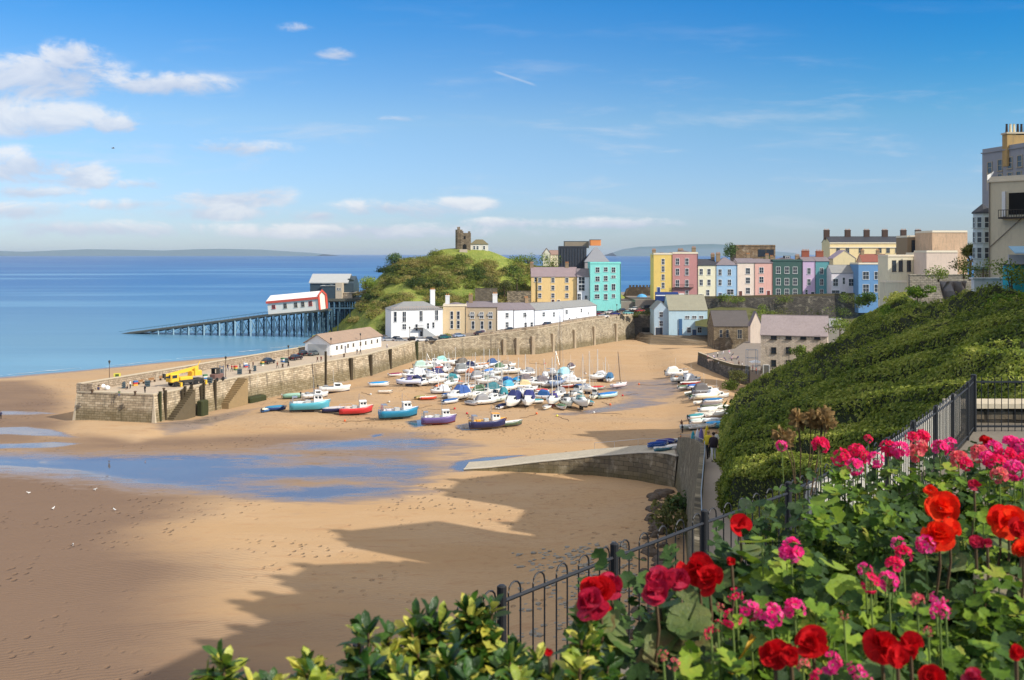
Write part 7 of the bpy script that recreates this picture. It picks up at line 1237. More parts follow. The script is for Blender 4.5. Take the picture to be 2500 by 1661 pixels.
wh_ = ['at the tip of the harbour terrace', 'second along the terrace rail', 'near the terrace wall coping', 'in the back row of the terrace', 'in the middle of the terrace', 'close to the terrace wall corner', 'right of the terrace middle', 'at the back of the terrace by the store', 'at the left back of the terrace', 'at the right front of the terrace', 'under the warehouse side of the terrace', 'farthest back on the terrace']
for i, (a, b) in enumerate(pos_): person('person in a %s sitting or standing %s' % (names_[i], wh_[i]) if False else 'person in a %s %s' % (names_[i], wh_[i]), a, b, 4.25, 'sit' if i % 3 else 'stand', cols_[i], [BLK, JN, WT][i % 3], random.uniform(0, 360), i % 3, grp='people on the harbour terrace', base=-.02 if i % 3 == 0 else -.0)
for i, (a, b) in enumerate(((1735, 884), (1760, 882), (1782, 890), (1794, 876), (1748, 882))):
    t_ = thing('picnic_table', ['wooden table at the tip of the terrace', 'wooden table in the middle of the terrace', 'wooden table near the terrace wall corner', 'wooden table by the warehouse side of the terrace', 'wooden table second from the terrace tip'][i], 'table', G(a, b, 4.22), i, 'tables on the harbour terrace'); wd = mat('pale_wood', L(196, 170, 150), .7, .2, 2)
    MB().box(-.9, .9, -.38, .38, .7, .76).build('table_top', wd, t_); MB().box(-.9, .9, -.85, -.58, .42, .47).build('bench_seat', wd, t_); MB().box(-.9, .9, .58, .85, .42, .47).build('bench_seat', wd, t_); [MB().loft([[(x, -.8, 0), (x, -.7, 0), (x, -.25, .7), (x, -.35, .7)], [(x+.08, -.8, 0), (x+.08, -.7, 0), (x+.08, -.25, .7), (x+.08, -.35, .7)]]).loft([[(x, .8, 0), (x, .7, 0), (x, .25, .7), (x, .35, .7)], [(x+.08, .8, 0), (x+.08, .7, 0), (x+.08, .25, .7), (x+.08, .35, .7)]]).box(x, x+.08, -.8, .8, .36, .42).build('leg', wd, t_) for x in (-.75, .67)]
for lab, a, b, z_ in (('person in red by the warehouse corner', 1838, 908, 5), ('person in dark red beside the white parasol', 1846, 914, 5), ('person in black at the warehouse corner', 1858, 914, 5), ('person in white near the warehouse side door', 1812, 900, 4.6)):
    person(lab, a, b, z_, 'stand', RD if 'red' in lab else BLK if 'black' in lab else WT, BLK, 90, 0, grp='people by the warehouse')
pa = thing('parasol', 'white square parasol at the warehouse corner', 'parasol', G(1846, 906, 4.6)); MB().tube([(0, 0, 0), (0, 0, 2.6)], .04, 6).build('pole', MET, pa); MB().loft([[(-1.5, -1.5, 2.2), (1.5, -1.5, 2.2), (1.5, 1.5, 2.2), (-1.5, 1.5, 2.2)], [(-.05, -.05, 2.8), (.05, -.05, 2.8), (.05, .05, 2.8), (-.05, .05, 2.8)]]).build('canopy', WHITE, pa)
sc = thing('scaffold_frame', 'light metal frame standing before the warehouse gable', 'frame', G(1826, 915, 4.5)); mb = MB(); [mb.tube([(x, y, 0), (x, y, 6)], .05, 4) for x in (0, 2.4) for y in (0, 2)]; [mb.tube([(0, y, z), (2.4, y, z)], .04, 4) for y in (0, 2) for z in (2, 4, 6)]; [mb.tube([(x, 0, z), (x, 2, z)], .04, 4) for x in (0, 2.4) for z in (2, 4, 6)]; mb.build('poles', mat('pale_blue_metal', L(150, 170, 190), .5, .1, 1), sc)
# two walkers on the path, closest people in the picture
t_, b = person('person in a dark jacket and pale trousers walking away down the path', 1742, 1127, None, 'walk', (46, 34, 44), (206, 204, 206), -4, 0, D=58.5)
MB().loft([[(r*math.cos(x), r*.7*math.sin(x)-.01, z) for x in np.linspace(0, 2*math.pi, 11)[:-1]] for r, z in ((.23, .86), (.22, 1.1), (.24, 1.36), (.13, 1.48), (.08, 1.5))]).build('jacket', pm((46, 34, 44), 'cloth', .8), b, True)
t_, b = person('person in a yellow jacket and black trousers walking beside the dark jacket', 1729, 1121, None, 'walk', (214, 190, 50), (30, 30, 34), 4, 1, D=60); MB().loft([[(r*math.cos(x), r*.7*math.sin(x)-.01, z) for x in np.linspace(0, 2*math.pi, 11)[:-1]] for r, z in ((.22, .9), (.21, 1.1), (.23, 1.36), (.13, 1.48), (.08, 1.5))]).build('jacket', pm((214, 190, 50), 'cloth', .8), b, True)
person('person in white farther down the path by the kayaks', 1748, 1096, None, 'walk', WT, JN, 0, 1, D=98); person('person in orange at the head of the slipway', 1662, 1086, 4.9, 'stand', (214, 140, 90), BLK, 60, 1); person('person in brown standing on the sand beside the grey-green boat', 1664, 1048, 1.0, 'stand', (110, 70, 50), BLK, 0, 0); person('person in black on the sand near the battered boulders', 1666, 1058, 1.0, 'stand', BLK, BLK, 120, 0)
person('tiny lone person in dark clothes on the beach at the left edge', 2, 1024, 0, 'stand', NVY, BLK, 0, 0)
for i, (a, b) in enumerate(((232, 1200), (130, 1246), (280, 1250), (70, 1208), (178, 1335))):
    q = G(a, b, 0); t_ = thing('gull', ['gull highest of those resting on the left sand', 'gull lowest at the left of the resting gulls', 'gull rightmost of the three on the damp sand', 'gull nearest the left picture edge', 'gull alone on the brown sand'][i], 'bird', (q.x, q.y, sz(q.x, q.y)), i*1.3, 'gulls on the sand'); bd = MB().loft([[(x, r*math.cos(a_), .22+dz+r*math.sin(a_)) for a_ in np.linspace(0, 2*math.pi, 9)[:-1]] for x, r, dz in ((-.3, .01, .03), (-.15, .07, 0), (0, .1, 0), (.12, .08, .04), (.19, .045, .12), (.24, .055, .17), (.29, .03, .16), (.34, .008, .15))]).tube([(.02, .03, .16), (.02, .03, 0)], .012, 4).tube([(.02, -.03, .16), (.02, -.03, 0)], .012, 4).build('body', WHITE, t_, True); MB().loft([[(-.28, .03, .24), (-.28, -.03, .24)], [(0, .105, .26), (0, -.105, .26)], [(.08, .09, .3), (.08, -.09, .3)]], 0, False, closed=False).build('wings', mat('gull_grey', L(120, 124, 130), .7, .1, 1), t_)
q = P(276, 362, 160); t_ = thing('flying_gull', 'gull flying in the sky above the sea', 'bird', q, .5); MB().loft([[(x, r*math.cos(a_), r*math.sin(a_)) for a_ in np.linspace(0, 2*math.pi, 9)[:-1]] for x, r in ((-.3, .01), (-.1, .08), (.1, .08), (.24, .04), (.32, .01))]).build('body', mat('gull_grey', L(120, 124, 130)), t_, True)
for s_ in (-1, 1): MB().loft([[(.1, s_*.05, .02), (-.08, s_*.05, .02)], [(.14, s_*.3, .14), (-.04, s_*.3, .12)], [(0, s_*.6, .06), (-.06, s_*.6, .05)]], 0, False, closed=False).build('wing', mat('gull_grey', L(120, 124, 130)), t_)

GI = [leafmat('bank_a', [L(70, 96, 30), L(110, 140, 44), L(150, 172, 66)], .6, .4, .3, .2, .5), leafmat('bank_b', [L(44, 66, 26), L(78, 104, 38), L(108, 130, 50)], .6, .4, .3, .2, .5), leafmat('bank_c', [L(120, 128, 50), L(160, 164, 74), L(190, 190, 104)], .6, .4, .3, .2, .5)]
for i, (lab, px, py, D_, r_) in enumerate((('rounded shrub standing out of the ivy just right of the path railing', 1800, 1110, 66, 1.3), ('dark shrub low on the bank above the two walkers', 1830, 1020, 96, 1.9), ('dark hollow shrub in the middle of the ivy bank', 1960, 1010, 92, 1.5), ('pale shrub high on the bank below the cream villa', 2180, 790, 165, 2.4), ('dark shrub high on the bank left of the rock face', 2270, 770, 140, 1.9), ('shrub at the right of the bank beyond the corner post', 2440, 860, 58, 1.5), ('leafy mound at the right edge under the turquoise kiosk', 2480, 780, 66, 1.7), ('bright ivy mound just beyond the railings at the right', 2300, 900, 62, 1.4), ('shrub behind the dry seed heads', 2020, 1060, 62, 1.2), ('dark shrub above the railing hoops in the middle right', 2150, 1000, 58, 1.2), ('tree-like shrub at the foot of the bright blue house', 2120, 742, 300, 3.2), ('tree-like shrub below the round lookout', 2190, 742, 285, 3.0), ('shrub at the corner of the boundary wall', 2240, 725, 186, 2.0))):
    bush(lab, px, py, D_, r_, GI[i % 3], 'shrubs among the ivy', int(520*min(1.6, r_/1.6)), .16+.0019*D_)

PT = mat('pot_net', L(70, 84, 90), .9, .4, 3, .5); CRT = [(190, 60, 50), (60, 110, 170), (210, 210, 200), (70, 120, 80), (214, 170, 80)]; CN2 = ['red', 'blue', 'white', 'green', 'yellow']
for i, (a, b) in enumerate(((512, 936), (500, 926), (540, 915), (575, 904), (585, 914), (600, 897), (622, 906), (640, 893), (360, 944), (330, 942), (302, 948), (690, 884), (700, 886))):
    t_ = thing('fish_crate_stack' if i % 2 else 'lobster_pot_stack', (CN2[i % 5]+' crate stack ' if i % 2 else 'dark lobster pot stack ')+['behind the crane truck', 'beside the crane wheels', 'next to the forklift', 'by the pier lamp walkers', 'at the kerb above the second steps', 'against the parapet beyond the lamp', 'left of the farthest pier car', 'against the parapet by the farthest pier car', 'beside the left bench', 'under the pier end parapet', 'behind the seated pair', 'between the two dark pier cars', 'beside the maroon-black car'][i], 'crates' if i % 2 else 'lobster pots', G(a, b, 6.05), i*.8, 'fishing gear on the pier')
    for k in range(3):
        if i % 2: MB().bev(-.5+.05*k, .45+.05*k, -.35, .3, k*.36, k*.36+.34, .04).build('crate', pm(CRT[(i+k) % 5], 'plastic', .6), t_)
        else: MB().loft([[(x, .34*math.cos(q), k*.42+.05+.40*math.sin(q)) for q in np.linspace(0, math.pi, 7)] for x in (-.5, .5)]).build('lobster_pot', PT, t_)
for i, (a, b) in enumerate(((250, 948), (262, 952))): t_ = thing('white_sack', ['large white sack at the outer pier end', 'smaller white sack right of the large one'][i], 'sack', G(a, b, 6.05), i); MB().ball((0, 0, .4), (.7-.15*i, .6, .5), 0, 9, 6).build('bag', WHITE, t_, True)
# ================= foreground: terrace, railings, flower bed =================
PAV = mat('terrace_paving', L(120, 112, 100), .9, .3, 1.5, .2); FT = 2.35
FP = [(-3.2, 3.2), (-1.9, 4.7), (-.93, 5.95)] + [((px-CX)/F*(F*FT/(py-HY)), F*FT/(py-HY)) for px, py in ((1225, 1428), (1500, 1325), (1720, 1245), (1925, 1176), (2045, 1118), (2166, 1068), (2229, 1027), (2284, 990), (2326, 961), (2362, 932), (2377, 917))]
GZ = H-FT-1.08
tag(MB().prism([(-6, -3), (-3.3, 3.3)]+[(x-.12, y+.16) for x, y in FP[1:]]+[(9.0, 19.9), (16, 20.3), (16, -3)], GZ-1.2, GZ).build('terrace_ground', PAV), kind='structure')
cf = MB(); tp = [(-6, -3), (-3.3, 3.3)]+[(x-.13, y+.17) for x, y in FP[1:]]+[(9.0, 20.0), (16, 20.5)]
cf.loft([[(x, y, GZ-1.1) for x, y in tp], [(x-.8+.5*math.sin(i*2.1), y+.7, GZ-6) for i, (x, y) in enumerate(tp)], [(x-1.6+.9*math.sin(i*1.3), y+2.0, GZ-16) for i, (x, y) in enumerate(tp)], [(x-2.4, y+4, -1) for x, y in tp]], 0, False, closed=False)
tag(cf.build('cliff_face', mat('cliff_stone', L(120, 108, 90), .95, .5, .5, .8)), kind='structure')
IRON = mat('black_iron', (.012, .013, .016), .45, .2, 3, 0, .5)
fn = thing('bow_top_railings', 'black bow-topped iron railings running along the edge of the terrace', 'railings', (0, 0, 0))
for i, (x, y) in enumerate(FP):
    if i < 2: continue
    big = i == len(FP)-1; r = .05 if big else .03; p_ = MB().bev(-r, r, -r, r, -1.25, .0 if not big else .02, .012).build('post', IRON, fn); a = FP[min(i+1, len(FP)-1)]; b = FP[max(i-1, 0)]; p_.location = (x, y, H-FT); p_.rotation_euler = (0, 0, math.atan2(a[1]-b[1], a[0]-b[0]))
    if big: continue
    x2, y2 = FP[i+1]; A = Vector((x, y, H-FT)); B = Vector((x2, y2, H-FT)); e = (B-A); Ln = e.length; e.normalize(); mb = MB(); mb.tube([A+e*.03+Vector((0, 0, -.12)), B-e*.03+Vector((0, 0, -.12))], .016, 5); mb.build('top_rail', IRON, fn); mb = MB(); mb.tube([A+e*.03+Vector((0, 0, -1.0)), B-e*.03+Vector((0, 0, -1.0))], .016, 5); mb.build('bottom_rail', IRON, fn)
    n_ = max(4, int(round(Ln/.265))); mb = MB()
    for k in range(n_):
        c = A+e*(Ln*(k+.5)/n_)
        w_ = .066; mb.tube([c-e*w_+Vector((0, 0, -1.08))]+[c+e*(w_*math.cos(a_))*-1+Vector((0, 0, -.075+w_*math.sin(a_))) for a_ in np.linspace(0, math.pi, 7)]+[c+e*w_+Vector((0, 0, -1.08))], .0072, 6)
    mb.build('hoops', IRON, fn)
# return railing to the right with its stone wall behind
f2 = thing('straight_railings', 'thin dark railings turning right from the tall corner post in front of a stone wall', 'railings', (0, 0, 0)); x0, y0 = FP[-1]; zt_ = H-FT
MB().box(x0+.06, 15, y0-.02, y0+.02, zt_-.14, zt_-.11).box(x0+.06, 15, y0-.02, y0+.02, zt_-1.0, zt_-.97).build('rail', IRON, f2); mb = MB(); [mb.tube([(x, y0, zt_-1.08), (x, y0, zt_-.02)], .008, 5) for x in np.arange(x0+.15, 14, .13)]; mb.build('bars', IRON, f2)
wl2 = thing('stone_boundary_wall', 'dark rubble wall with pale coping behind the right-hand railings', 'wall', (0, 0, 0)); MB().box(x0+.1, 16, y0+.9, y0+1.4, GZ-2, H-3.12).build('masonry', stone('fg_wall', L(110, 98, 80), L(80, 72, 60), L(40, 36, 30), .5, .2), wl2); MB().box(x0+.05, 16, y0+.8, y0+1.5, H-3.117, H-3.02).build('coping', COPE, wl2)
dw = thing('dwarf_wall', 'pale rendered low wall just outside the far stretch of bow-topped railings', 'wall', (0, 0, 0)); walls([(x-.28, y+.32) for x, y in FP[7:]], GZ-.6, H-2.75, .16, mat('pale_render2', L(196, 190, 176), .85, .2, .8), dw, 'render', -1)
# planter
bedp = [(-1.4, 1.2), (-1.0, 2.0), (-.5, 2.5), (.12, 2.7), (.5, 2.95), (.85, 3.5), (1.2, 4.0), (2.0, 4.5), (3.6, 4.9), (4.2, 1.2)]
pl = thing('flower_bed', 'raised stone planter bed holding the shrubs and flowers', 'planter', (0, 0, 0)); MB().prism(bedp, GZ-.01, 32.72).build('planter_wall', stone('planter_stone', L(120, 110, 94), L(92, 84, 72), L(60, 54, 46), .3, .14), pl); MB().prism([(x*.97+.03, y*.97+.05) for x, y in bedp], 32.722, 32.8).build('soil', mat('soil', L(52, 40, 30), .95, .4, 6, .6), pl)
# ---- leaf templates (fans in the XY plane, base at origin, tip along +X) ----
def outline(f, n): return np.array([f(t_) for t_ in np.linspace(0, 1, n)])
def tmpl_shrub():   # obovate folded leaf
    xs = np.array([0, .2, .5, .8, 1.0]); ws = np.array([.03, .12, .2, .17, .0]); V_ = []; F_ = []
    for i, (x, w) in enumerate(zip(xs, ws)):
        z = -.18*x*x+.12*x; V_ += [(x, -w, z+w*.35), (x, 0, z), (x, w, z+w*.35)]
    for i in range(4):
        a = i*3
        for k in (0, 1): F_ += [(a+k, a+3+k, a+4+k), (a+k, a+4+k, a+1+k)]
    return np.array(V_), np.array(F_)
def tmpl_round(lobes=7, cup=.12, asym=0.0):   # scalloped geranium / begonia leaf, centre where the stalk joins
    n = lobes*4; V_ = [(0, 0, 0)]; F_ = []
    for ring, rr in ((1, .55), (2, 1.0)):
        for i in range(n+1):
            a = rad(22)+rad(316)*i/n; sc = .5*rr*(1+(.09*math.cos(a*lobes*360/316*1.0) if ring == 2 else 0))*(1+asym*math.cos(a*.5)**2); V_.append((-math.cos(a)*sc+.0, math.sin(a)*sc, cup*rr*rr*(.8+.35*math.cos(a*lobes/2)) if ring == 2 else cup*.25))
    m_ = n+1
    for i in range(n): F_ += [(0, 1+i, 2+i), (1+i, 1+m_+i, 2+m_+i), (1+i, 2+m_+i, 2+i)]
    return np.array(V_), np.array(F_)
def tmpl_petal(notch=.0, wide=.8):
    V_ = [(0, 0, 0)]; F_ = []
    for i in range(9):
        a = rad(-75+150*i/8); r_ = .5; V_.append((.5+r_*math.cos(a)*(1-notch*math.exp(-(a/.25)**2)), wide*.5*math.sin(a)*1.05, .10*math.cos(a*1.2)))
    V_.append((.5, 0, -.05)); c = 10
    for i in range(8): F_.append((c, 1+i, 2+i))
    F_ += [(c, 0, 1), (c, 9, 0)]; return np.array(V_), np.array(F_)
def place(T, pos, xd, nr, sc):
    tv, tf = T; pos = np.asarray(pos); n = len(pos); nr = unit(np.asarray(nr)); xd = np.asarray(xd); xd = unit(xd-nr*(xd*nr).sum(1, keepdims=True)); yd = np.cross(nr, xd); sc = np.broadcast_to(np.asarray(sc), (n,))[:, None, None]
    v = pos[:, None, :]+sc*(tv[None, :, 0:1]*xd[:, None]+tv[None, :, 1:2]*yd[:, None]+tv[None, :, 2:3]*nr[:, None])
    f = tf[None]+(np.arange(n)*len(tv))[:, None, None]; return v.reshape(-1, 3), f.reshape(-1, 3)
def merge(parts):
    V_, F_, M_ = [], [], []; o = 0
    for v, f, m in parts: V_.append(v); F_.append(f+o); M_.append(np.full(len(f), m)); o += len(v)
    return np.concatenate(V_), np.concatenate(F_), np.concatenate(M_)
SH, GE, BE, PE, PB = tmpl_shrub(), tmpl_round(7, .10), tmpl_round(5, .08, .35), tmpl_petal(.12, .85), tmpl_petal(0, 1.25)
M_SH = leafmat('shrub_green', [L(22, 40, 18), L(38, 68, 26), L(60, 96, 34), L(94, 126, 44)], .32, .2, 9, .5, .35); M_SY = leafmat('shrub_yellow', [L(104, 132, 40), L(160, 172, 62), L(206, 204, 100), L(178, 170, 56)], .35, .3, 9, .5, .2)
M_GE = leafmat('geranium_green', [L(28, 48, 18), L(58, 88, 28), L(96, 128, 38), L(134, 160, 52), L(150, 130, 66)], .6, .3, 8, .25, .35); M_BE = leafmat('begonia_green', [L(26, 48, 28), L(48, 76, 40), L(80, 106, 54), L(116, 128, 76), L(120, 84, 62)], .5, .3, 7, .3, .4); M_LI = leafmat('lime_leaf', [L(96, 128, 40), L(138, 164, 56), L(176, 194, 86)], .5, .4, 7, .3, .4)
M_ST = mat('green_stem', L(110, 128, 62), .6, .3, 12); M_BS = mat('brown_stem', L(96, 76, 52), .8, .3, 12)
def petalmat(n_, cols): return leafmat(n_, cols, .75, .4, 30, .12, .45)
M_PK = petalmat('petal_pink', [L(214, 20, 70), L(238, 36, 100), L(248, 84, 134)]); M_PH = petalmat('petal_magenta', [L(232, 24, 116), L(246, 60, 150), L(250, 130, 186)]); M_CO = petalmat('petal_salmon', [L(220, 60, 90), L(236, 110, 120), L(232, 150, 140)])
M_RD = petalmat('petal_red', [L(150, 6, 16), L(196, 14, 24), L(220, 40, 44)]); M_OR = petalmat('petal_scarlet', [L(214, 20, 14), L(236, 44, 20), L(246, 84, 40)]); M_CR = petalmat('petal_crimson', [L(140, 10, 40), L(186, 30, 64), L(210, 80, 110)])
M_EYE = mat('flower_eye', L(240, 220, 190), .6, .1, 4); M_BR = leafmat('dry_head', [L(90, 70, 44), L(140, 112, 72), L(176, 152, 104)], .8, .2, 9, .2)
ZB = 32.78
def bedpt(px, py, z=33.2): D = F*(H-z)/(py-HY); return P(px, py, D)
PLANTS = []
def dome(n, r, h, low=.1):
    q = unit(rng.normal(0, 1, (n, 3))); q[:, 2] = np.abs(q[:, 2]); rr = rng.uniform(.55, 1.05, (n, 1)); return q*rr*np.array([r, r, h]), q
def plant(kind, lab, px, py, rpx, dz=0.0, n=None):
    o = bedpt(px, py, (33.2 if kind != 'S' else 33.24)+dz); r = rpx/F*o.y; base = Vector((o.x, o.y+.02, ZB)); t_ = thing({'G': 'geranium_plant', 'B': 'begonia_plant', 'S': 'variegated_shrub', 'L': 'lime_leaved_plant'}[kind], lab, 'shrub' if kind == 'S' else 'plant', base, 0, {'G': 'geraniums in the flower bed', 'B': 'begonias in the flower bed', 'S': 'variegated shrubs along the front of the bed', 'L': None}[kind])
    top = o.z-ZB; stems = MB()
    if kind == 'S':
        K = n or int(38+rpx*.28); parts = []
        c, q = dome(K, r*.85, top*.55); c[:, 2] += top*.45
        for j in range(K):
            stems.tube([(0, 0, 0), (c[j, 0]*.5, c[j, 1]*.5, c[j, 2]*.6), tuple(c[j])], [.006, .004, .003], 4)
            ax = unit((q[j]+np.array([0, 0, .8]))[None])[0]; m = 11; ph = rng.uniform(0, 6.28); a = ph+np.arange(m)*2.4; el_ = np.linspace(1.25, .05, m); s1 = unit(np.cross(ax, [1, .2, .1])[None])[0]; s2 = np.cross(ax, s1)
            d_ = (np.cos(a)*np.cos(el_))[:, None]*s1+(np.sin(a)*np.cos(el_))[:, None]*s2+np.sin(el_)[:, None]*ax; up = ax[None]-d_*(d_@ax)[:, None]*.9+rng.normal(0, .15, (m, 3)); sz_ = rng.uniform(.045, .068, m)*(1.0-.25*np.sin(el_))
            pos = c[j]-ax*np.linspace(0, .035, m)[:, None]; yel = rng.random(m) < (.75 if rng.random() < .4 else .16)
            for fl_, mi in ((~yel, 0), (yel, 1)):
                if fl_.any(): v, f = place(SH, pos[fl_], d_[fl_], up[fl_], sz_[fl_]); parts.append((v, f, mi))
        c, q = dome(K*7, r*.95, top*.8); v, f = place(SH, c, q+rng.normal(0, .5, q.shape)+[0, 0, .5], q+[0, 0, .6], rng.uniform(.04, .062, K*7)); parts.append((v, f, 0)); c, q = dome(K*2, r*.95, top*.9); v, f = place(SH, c, q+rng.normal(0, .5, q.shape)+[0, 0, .5], q+[0, 0, .6], rng.uniform(.04, .062, K*2)); parts.append((v, f, 1))
        V_, F_, M_ = merge(parts); fastmesh('foliage', V_, F_, [M_SH, M_SY], t_, True, M_); stems.build('stems', M_BS, t_)
    else:
        T, m_, s0, s1_ = {'G': (GE, M_GE, .022, .054), 'B': (BE, M_BE, .045, .085), 'L': (BE, M_LI, .04, .085)}[kind]; K = n or int({'G': 560, 'B': 210, 'L': 120}[kind]*(r/.16)**1.4); c, q = dome(K, r*1.08, top*1.02); nr = q*.75+np.array([0, -.25, .75])+rng.normal(0, .5, q.shape); sz_ = rng.uniform(s0, s1_, K)
        v, f = place(T, c, rng.normal(0, 1, (K, 3)), nr, sz_); fastmesh('foliage', v, f, m_, t_, True)
        for j in range(0, K, 3): stems.tube([(c[j, 0]*.25, c[j, 1]*.25, 0), (c[j, 0]*.7, c[j, 1]*.7, c[j, 2]*.6), tuple(c[j])], [.0035, .0025, .0018], 4)
        stems.build('stems', M_ST, t_)
    PLANTS.append((kind, t_, px, py)); return t_
for a in (('leftmost variegated shrub poking into the bottom of the picture', 530, 1608, 62), ('low variegated shrub second from the left', 640, 1640, 80), ('variegated shrub under the single tall yellow shoot', 765, 1600, 85), ('variegated shrub with a branch reaching up left of the railings', 905, 1520, 95), ('tall variegated shrub with yellow tips beside the first railing post', 1165, 1452, 85), ('dark leafy variegated shrub in front of the leftmost hoops', 1040, 1490, 105), ('variegated shrub at the bottom centre of the picture', 1100, 1590, 130), ('broad variegated shrub under the first crimson begonia', 1275, 1560, 110), ('bright yellow variegated shrub beside the crimson begonia', 1440, 1520, 85), ('variegated shrub with long leaves at the bottom right of centre', 1400, 1620, 120), ('variegated shrub filling the bottom between left and centre', 930, 1600, 120), ('variegated shrub spreading below the second one from the left', 740, 1668, 100), ('variegated shrub at the very bottom under the first crimson begonia', 1250, 1668, 120), ('glossy variegated shrub at the bottom left of centre', 980, 1672, 120)):
    plant('S', a[0], a[1], a[2], a[3])
for a in (('geranium with a row of bright pink heads above the dark red begonia', 1860, 1500, 120), ('geranium below the yellow stake', 1740, 1590, 120), ('geranium in the middle of the bed with red begonias behind', 2010, 1500, 130), ('geranium carrying a cluster of five coral-pink heads', 2150, 1420, 120), ('geranium at centre right with purple-pink sprays', 2290, 1500, 120), ('geranium near the round pale leaf at the right edge', 2440, 1420, 120), ('geranium with the lone pink head left of the lime leaves', 1940, 1370, 90), ('upper geranium left of the brown seed heads group', 2070, 1170, 90), ('upper geranium in the middle of the pink top row', 2200, 1150, 100), ('upper geranium right of the middle of the pink top row', 2320, 1160, 100), ('upper geranium massed with magenta heads at the right edge', 2440, 1170, 120), ('geranium under the upper row near the scarlet begonia', 2170, 1260, 110), ('geranium on the right below the magenta mass', 2410, 1280, 110), ('geranium at the bottom edge right of centre', 2080, 1640, 130), ('geranium in the bottom right corner', 2440, 1600, 140), ('geranium behind the lime leaves beside the railings', 2010, 1240, 90)):
    plant('G', a[0], a[1], a[2], a[3], 0)
for a in (('begonia with crimson flowers nearest the railings', 1450, 1500, 90), ('begonia with big toothed leaves and a dark red flower', 1660, 1480, 110), ('begonia with the small red flower beside the second railing post', 1790, 1330, 90), ('begonia with deep red flowers at the bottom centre right', 1950, 1640, 120), ('begonia with deep red flowers at the bottom right', 2190, 1620, 120), ('begonia with scarlet flowers in the upper right', 2300, 1300, 100), ('begonia with scarlet flowers cut by the right picture edge', 2490, 1330, 100)):
    plant('B', a[0], a[1], a[2], a[3])
plant('L', 'lime green large-leaved plant left of the middle of the bed', 1880, 1320, 80, .03); plant('L', 'long lime green leaves below the brown seed heads', 2030, 1200, 80, .02, 26); plant('L', 'bright green arching leaves under the scarlet begonia', 2060, 1400, 90, 0)
# ---- flower heads ----
def stalk(parent, a, b, r=.0025, m=None):
    return MB().tube([a, (Vector(a)+Vector(b))/2+Vector((.01, .0, .02)), b], [r, r*.9, r*.8], 5).build('flower_stalk', m or M_ST, parent)
def near(kinds, px, py): return min((p for p in PLANTS if p[0] in kinds), key=lambda p: (p[2]-px)**2+(p[3]-py)**2)[1]
def geranium(px, py, spx, m):
    c = bedpt(px, py, 33.235); pr = near('G', px, py); R_ = spx/F*c.y*.5; loc = c-pr.location; parts = []; k = max(6, int(24*(R_/.04)**1.2)); fr_ = min(.0155, R_*.5)
    q = unit(rng.normal(0, 1, (k, 3))+np.array([0, -.35, .35])); cs = q*R_*.8; V_ = []; P_, X_, N_ = [], [], []
    for j in range(k):
        s1 = unit(np.cross(q[j], [.3, .1, 1])[None])[0]; s2 = np.cross(q[j], s1); ph = rng.uniform(0, 6)
        for a in range(5): an = ph+a*1.2566; d_ = s1*math.cos(an)+s2*math.sin(an); P_.append(cs[j]); X_.append(d_+q[j]*.25); N_.append(q[j]-d_*.25+rng.normal(0, .08, 3))
    v, f = place(PE, P_, X_, N_, fr_*rng.uniform(.85, 1.15, len(P_))); o = fastmesh('flower_head', v, f, m, pr, True); o.location = loc
    mb = MB(); [mb.ball(tuple(cs[j]+q[j]*.002), .0022, 0, 5, 3) for j in range(k)]; [mb.tube([(0, 0, -R_*.5), tuple(cs[j]*.95)], .0011, 3) for j in range(k)]; mb.build('floret_stalks', M_ST, o)
    stalk(o, (0, 0, -R_*.4), (0, .02, -max(.1, min(.3, loc.z*.7))))
def begonia(px, py, wpx, m, face=(-.2, -.6, .6), kind='B', layers=3):
    c = bedpt(px, py, 33.26); pr = near(kind, px, py); R_ = wpx/F*c.y*.5; loc = c-pr.location; nrm = unit(np.array([face], float)+rng.normal(0, .15, (1, 3)))[0]; s1 = unit(np.cross(nrm, [.2, .1, 1])[None])[0]; s2 = np.cross(nrm, s1); P_, X_, N_, S_ = [], [], [], []
    for l_ in range(layers):
        m_ = 9-l_; tilt = .1+.36*l_; s_ = R_*(1.0-.2*l_)
        for a in range(m_): an = a*2*math.pi/m_+l_*.5+rng.normal(0, .12); d_ = s1*math.cos(an)+s2*math.sin(an); P_.append(nrm*.004*l_+rng.normal(0, R_*.04, 3)); X_.append(d_*math.cos(tilt)+nrm*math.sin(tilt)); N_.append(nrm*math.cos(tilt)-d_*math.sin(tilt)+rng.normal(0, .38, 3)); S_.append(s_*rng.uniform(.62, 1.12))
    v, f = place(PB, P_, X_, N_, S_); o = fastmesh('flower', v, f, m, pr, True); o.location = loc
    MB().ball(tuple(nrm*R_*.12), R_*.1, 0, 6, 4).build('flower_centre', M_EYE if m is M_OR else m, o); stalk(o, (0, 0, 0), (0, .03, -max(.08, min(.22, loc.z*.6))), .004, M_BS)
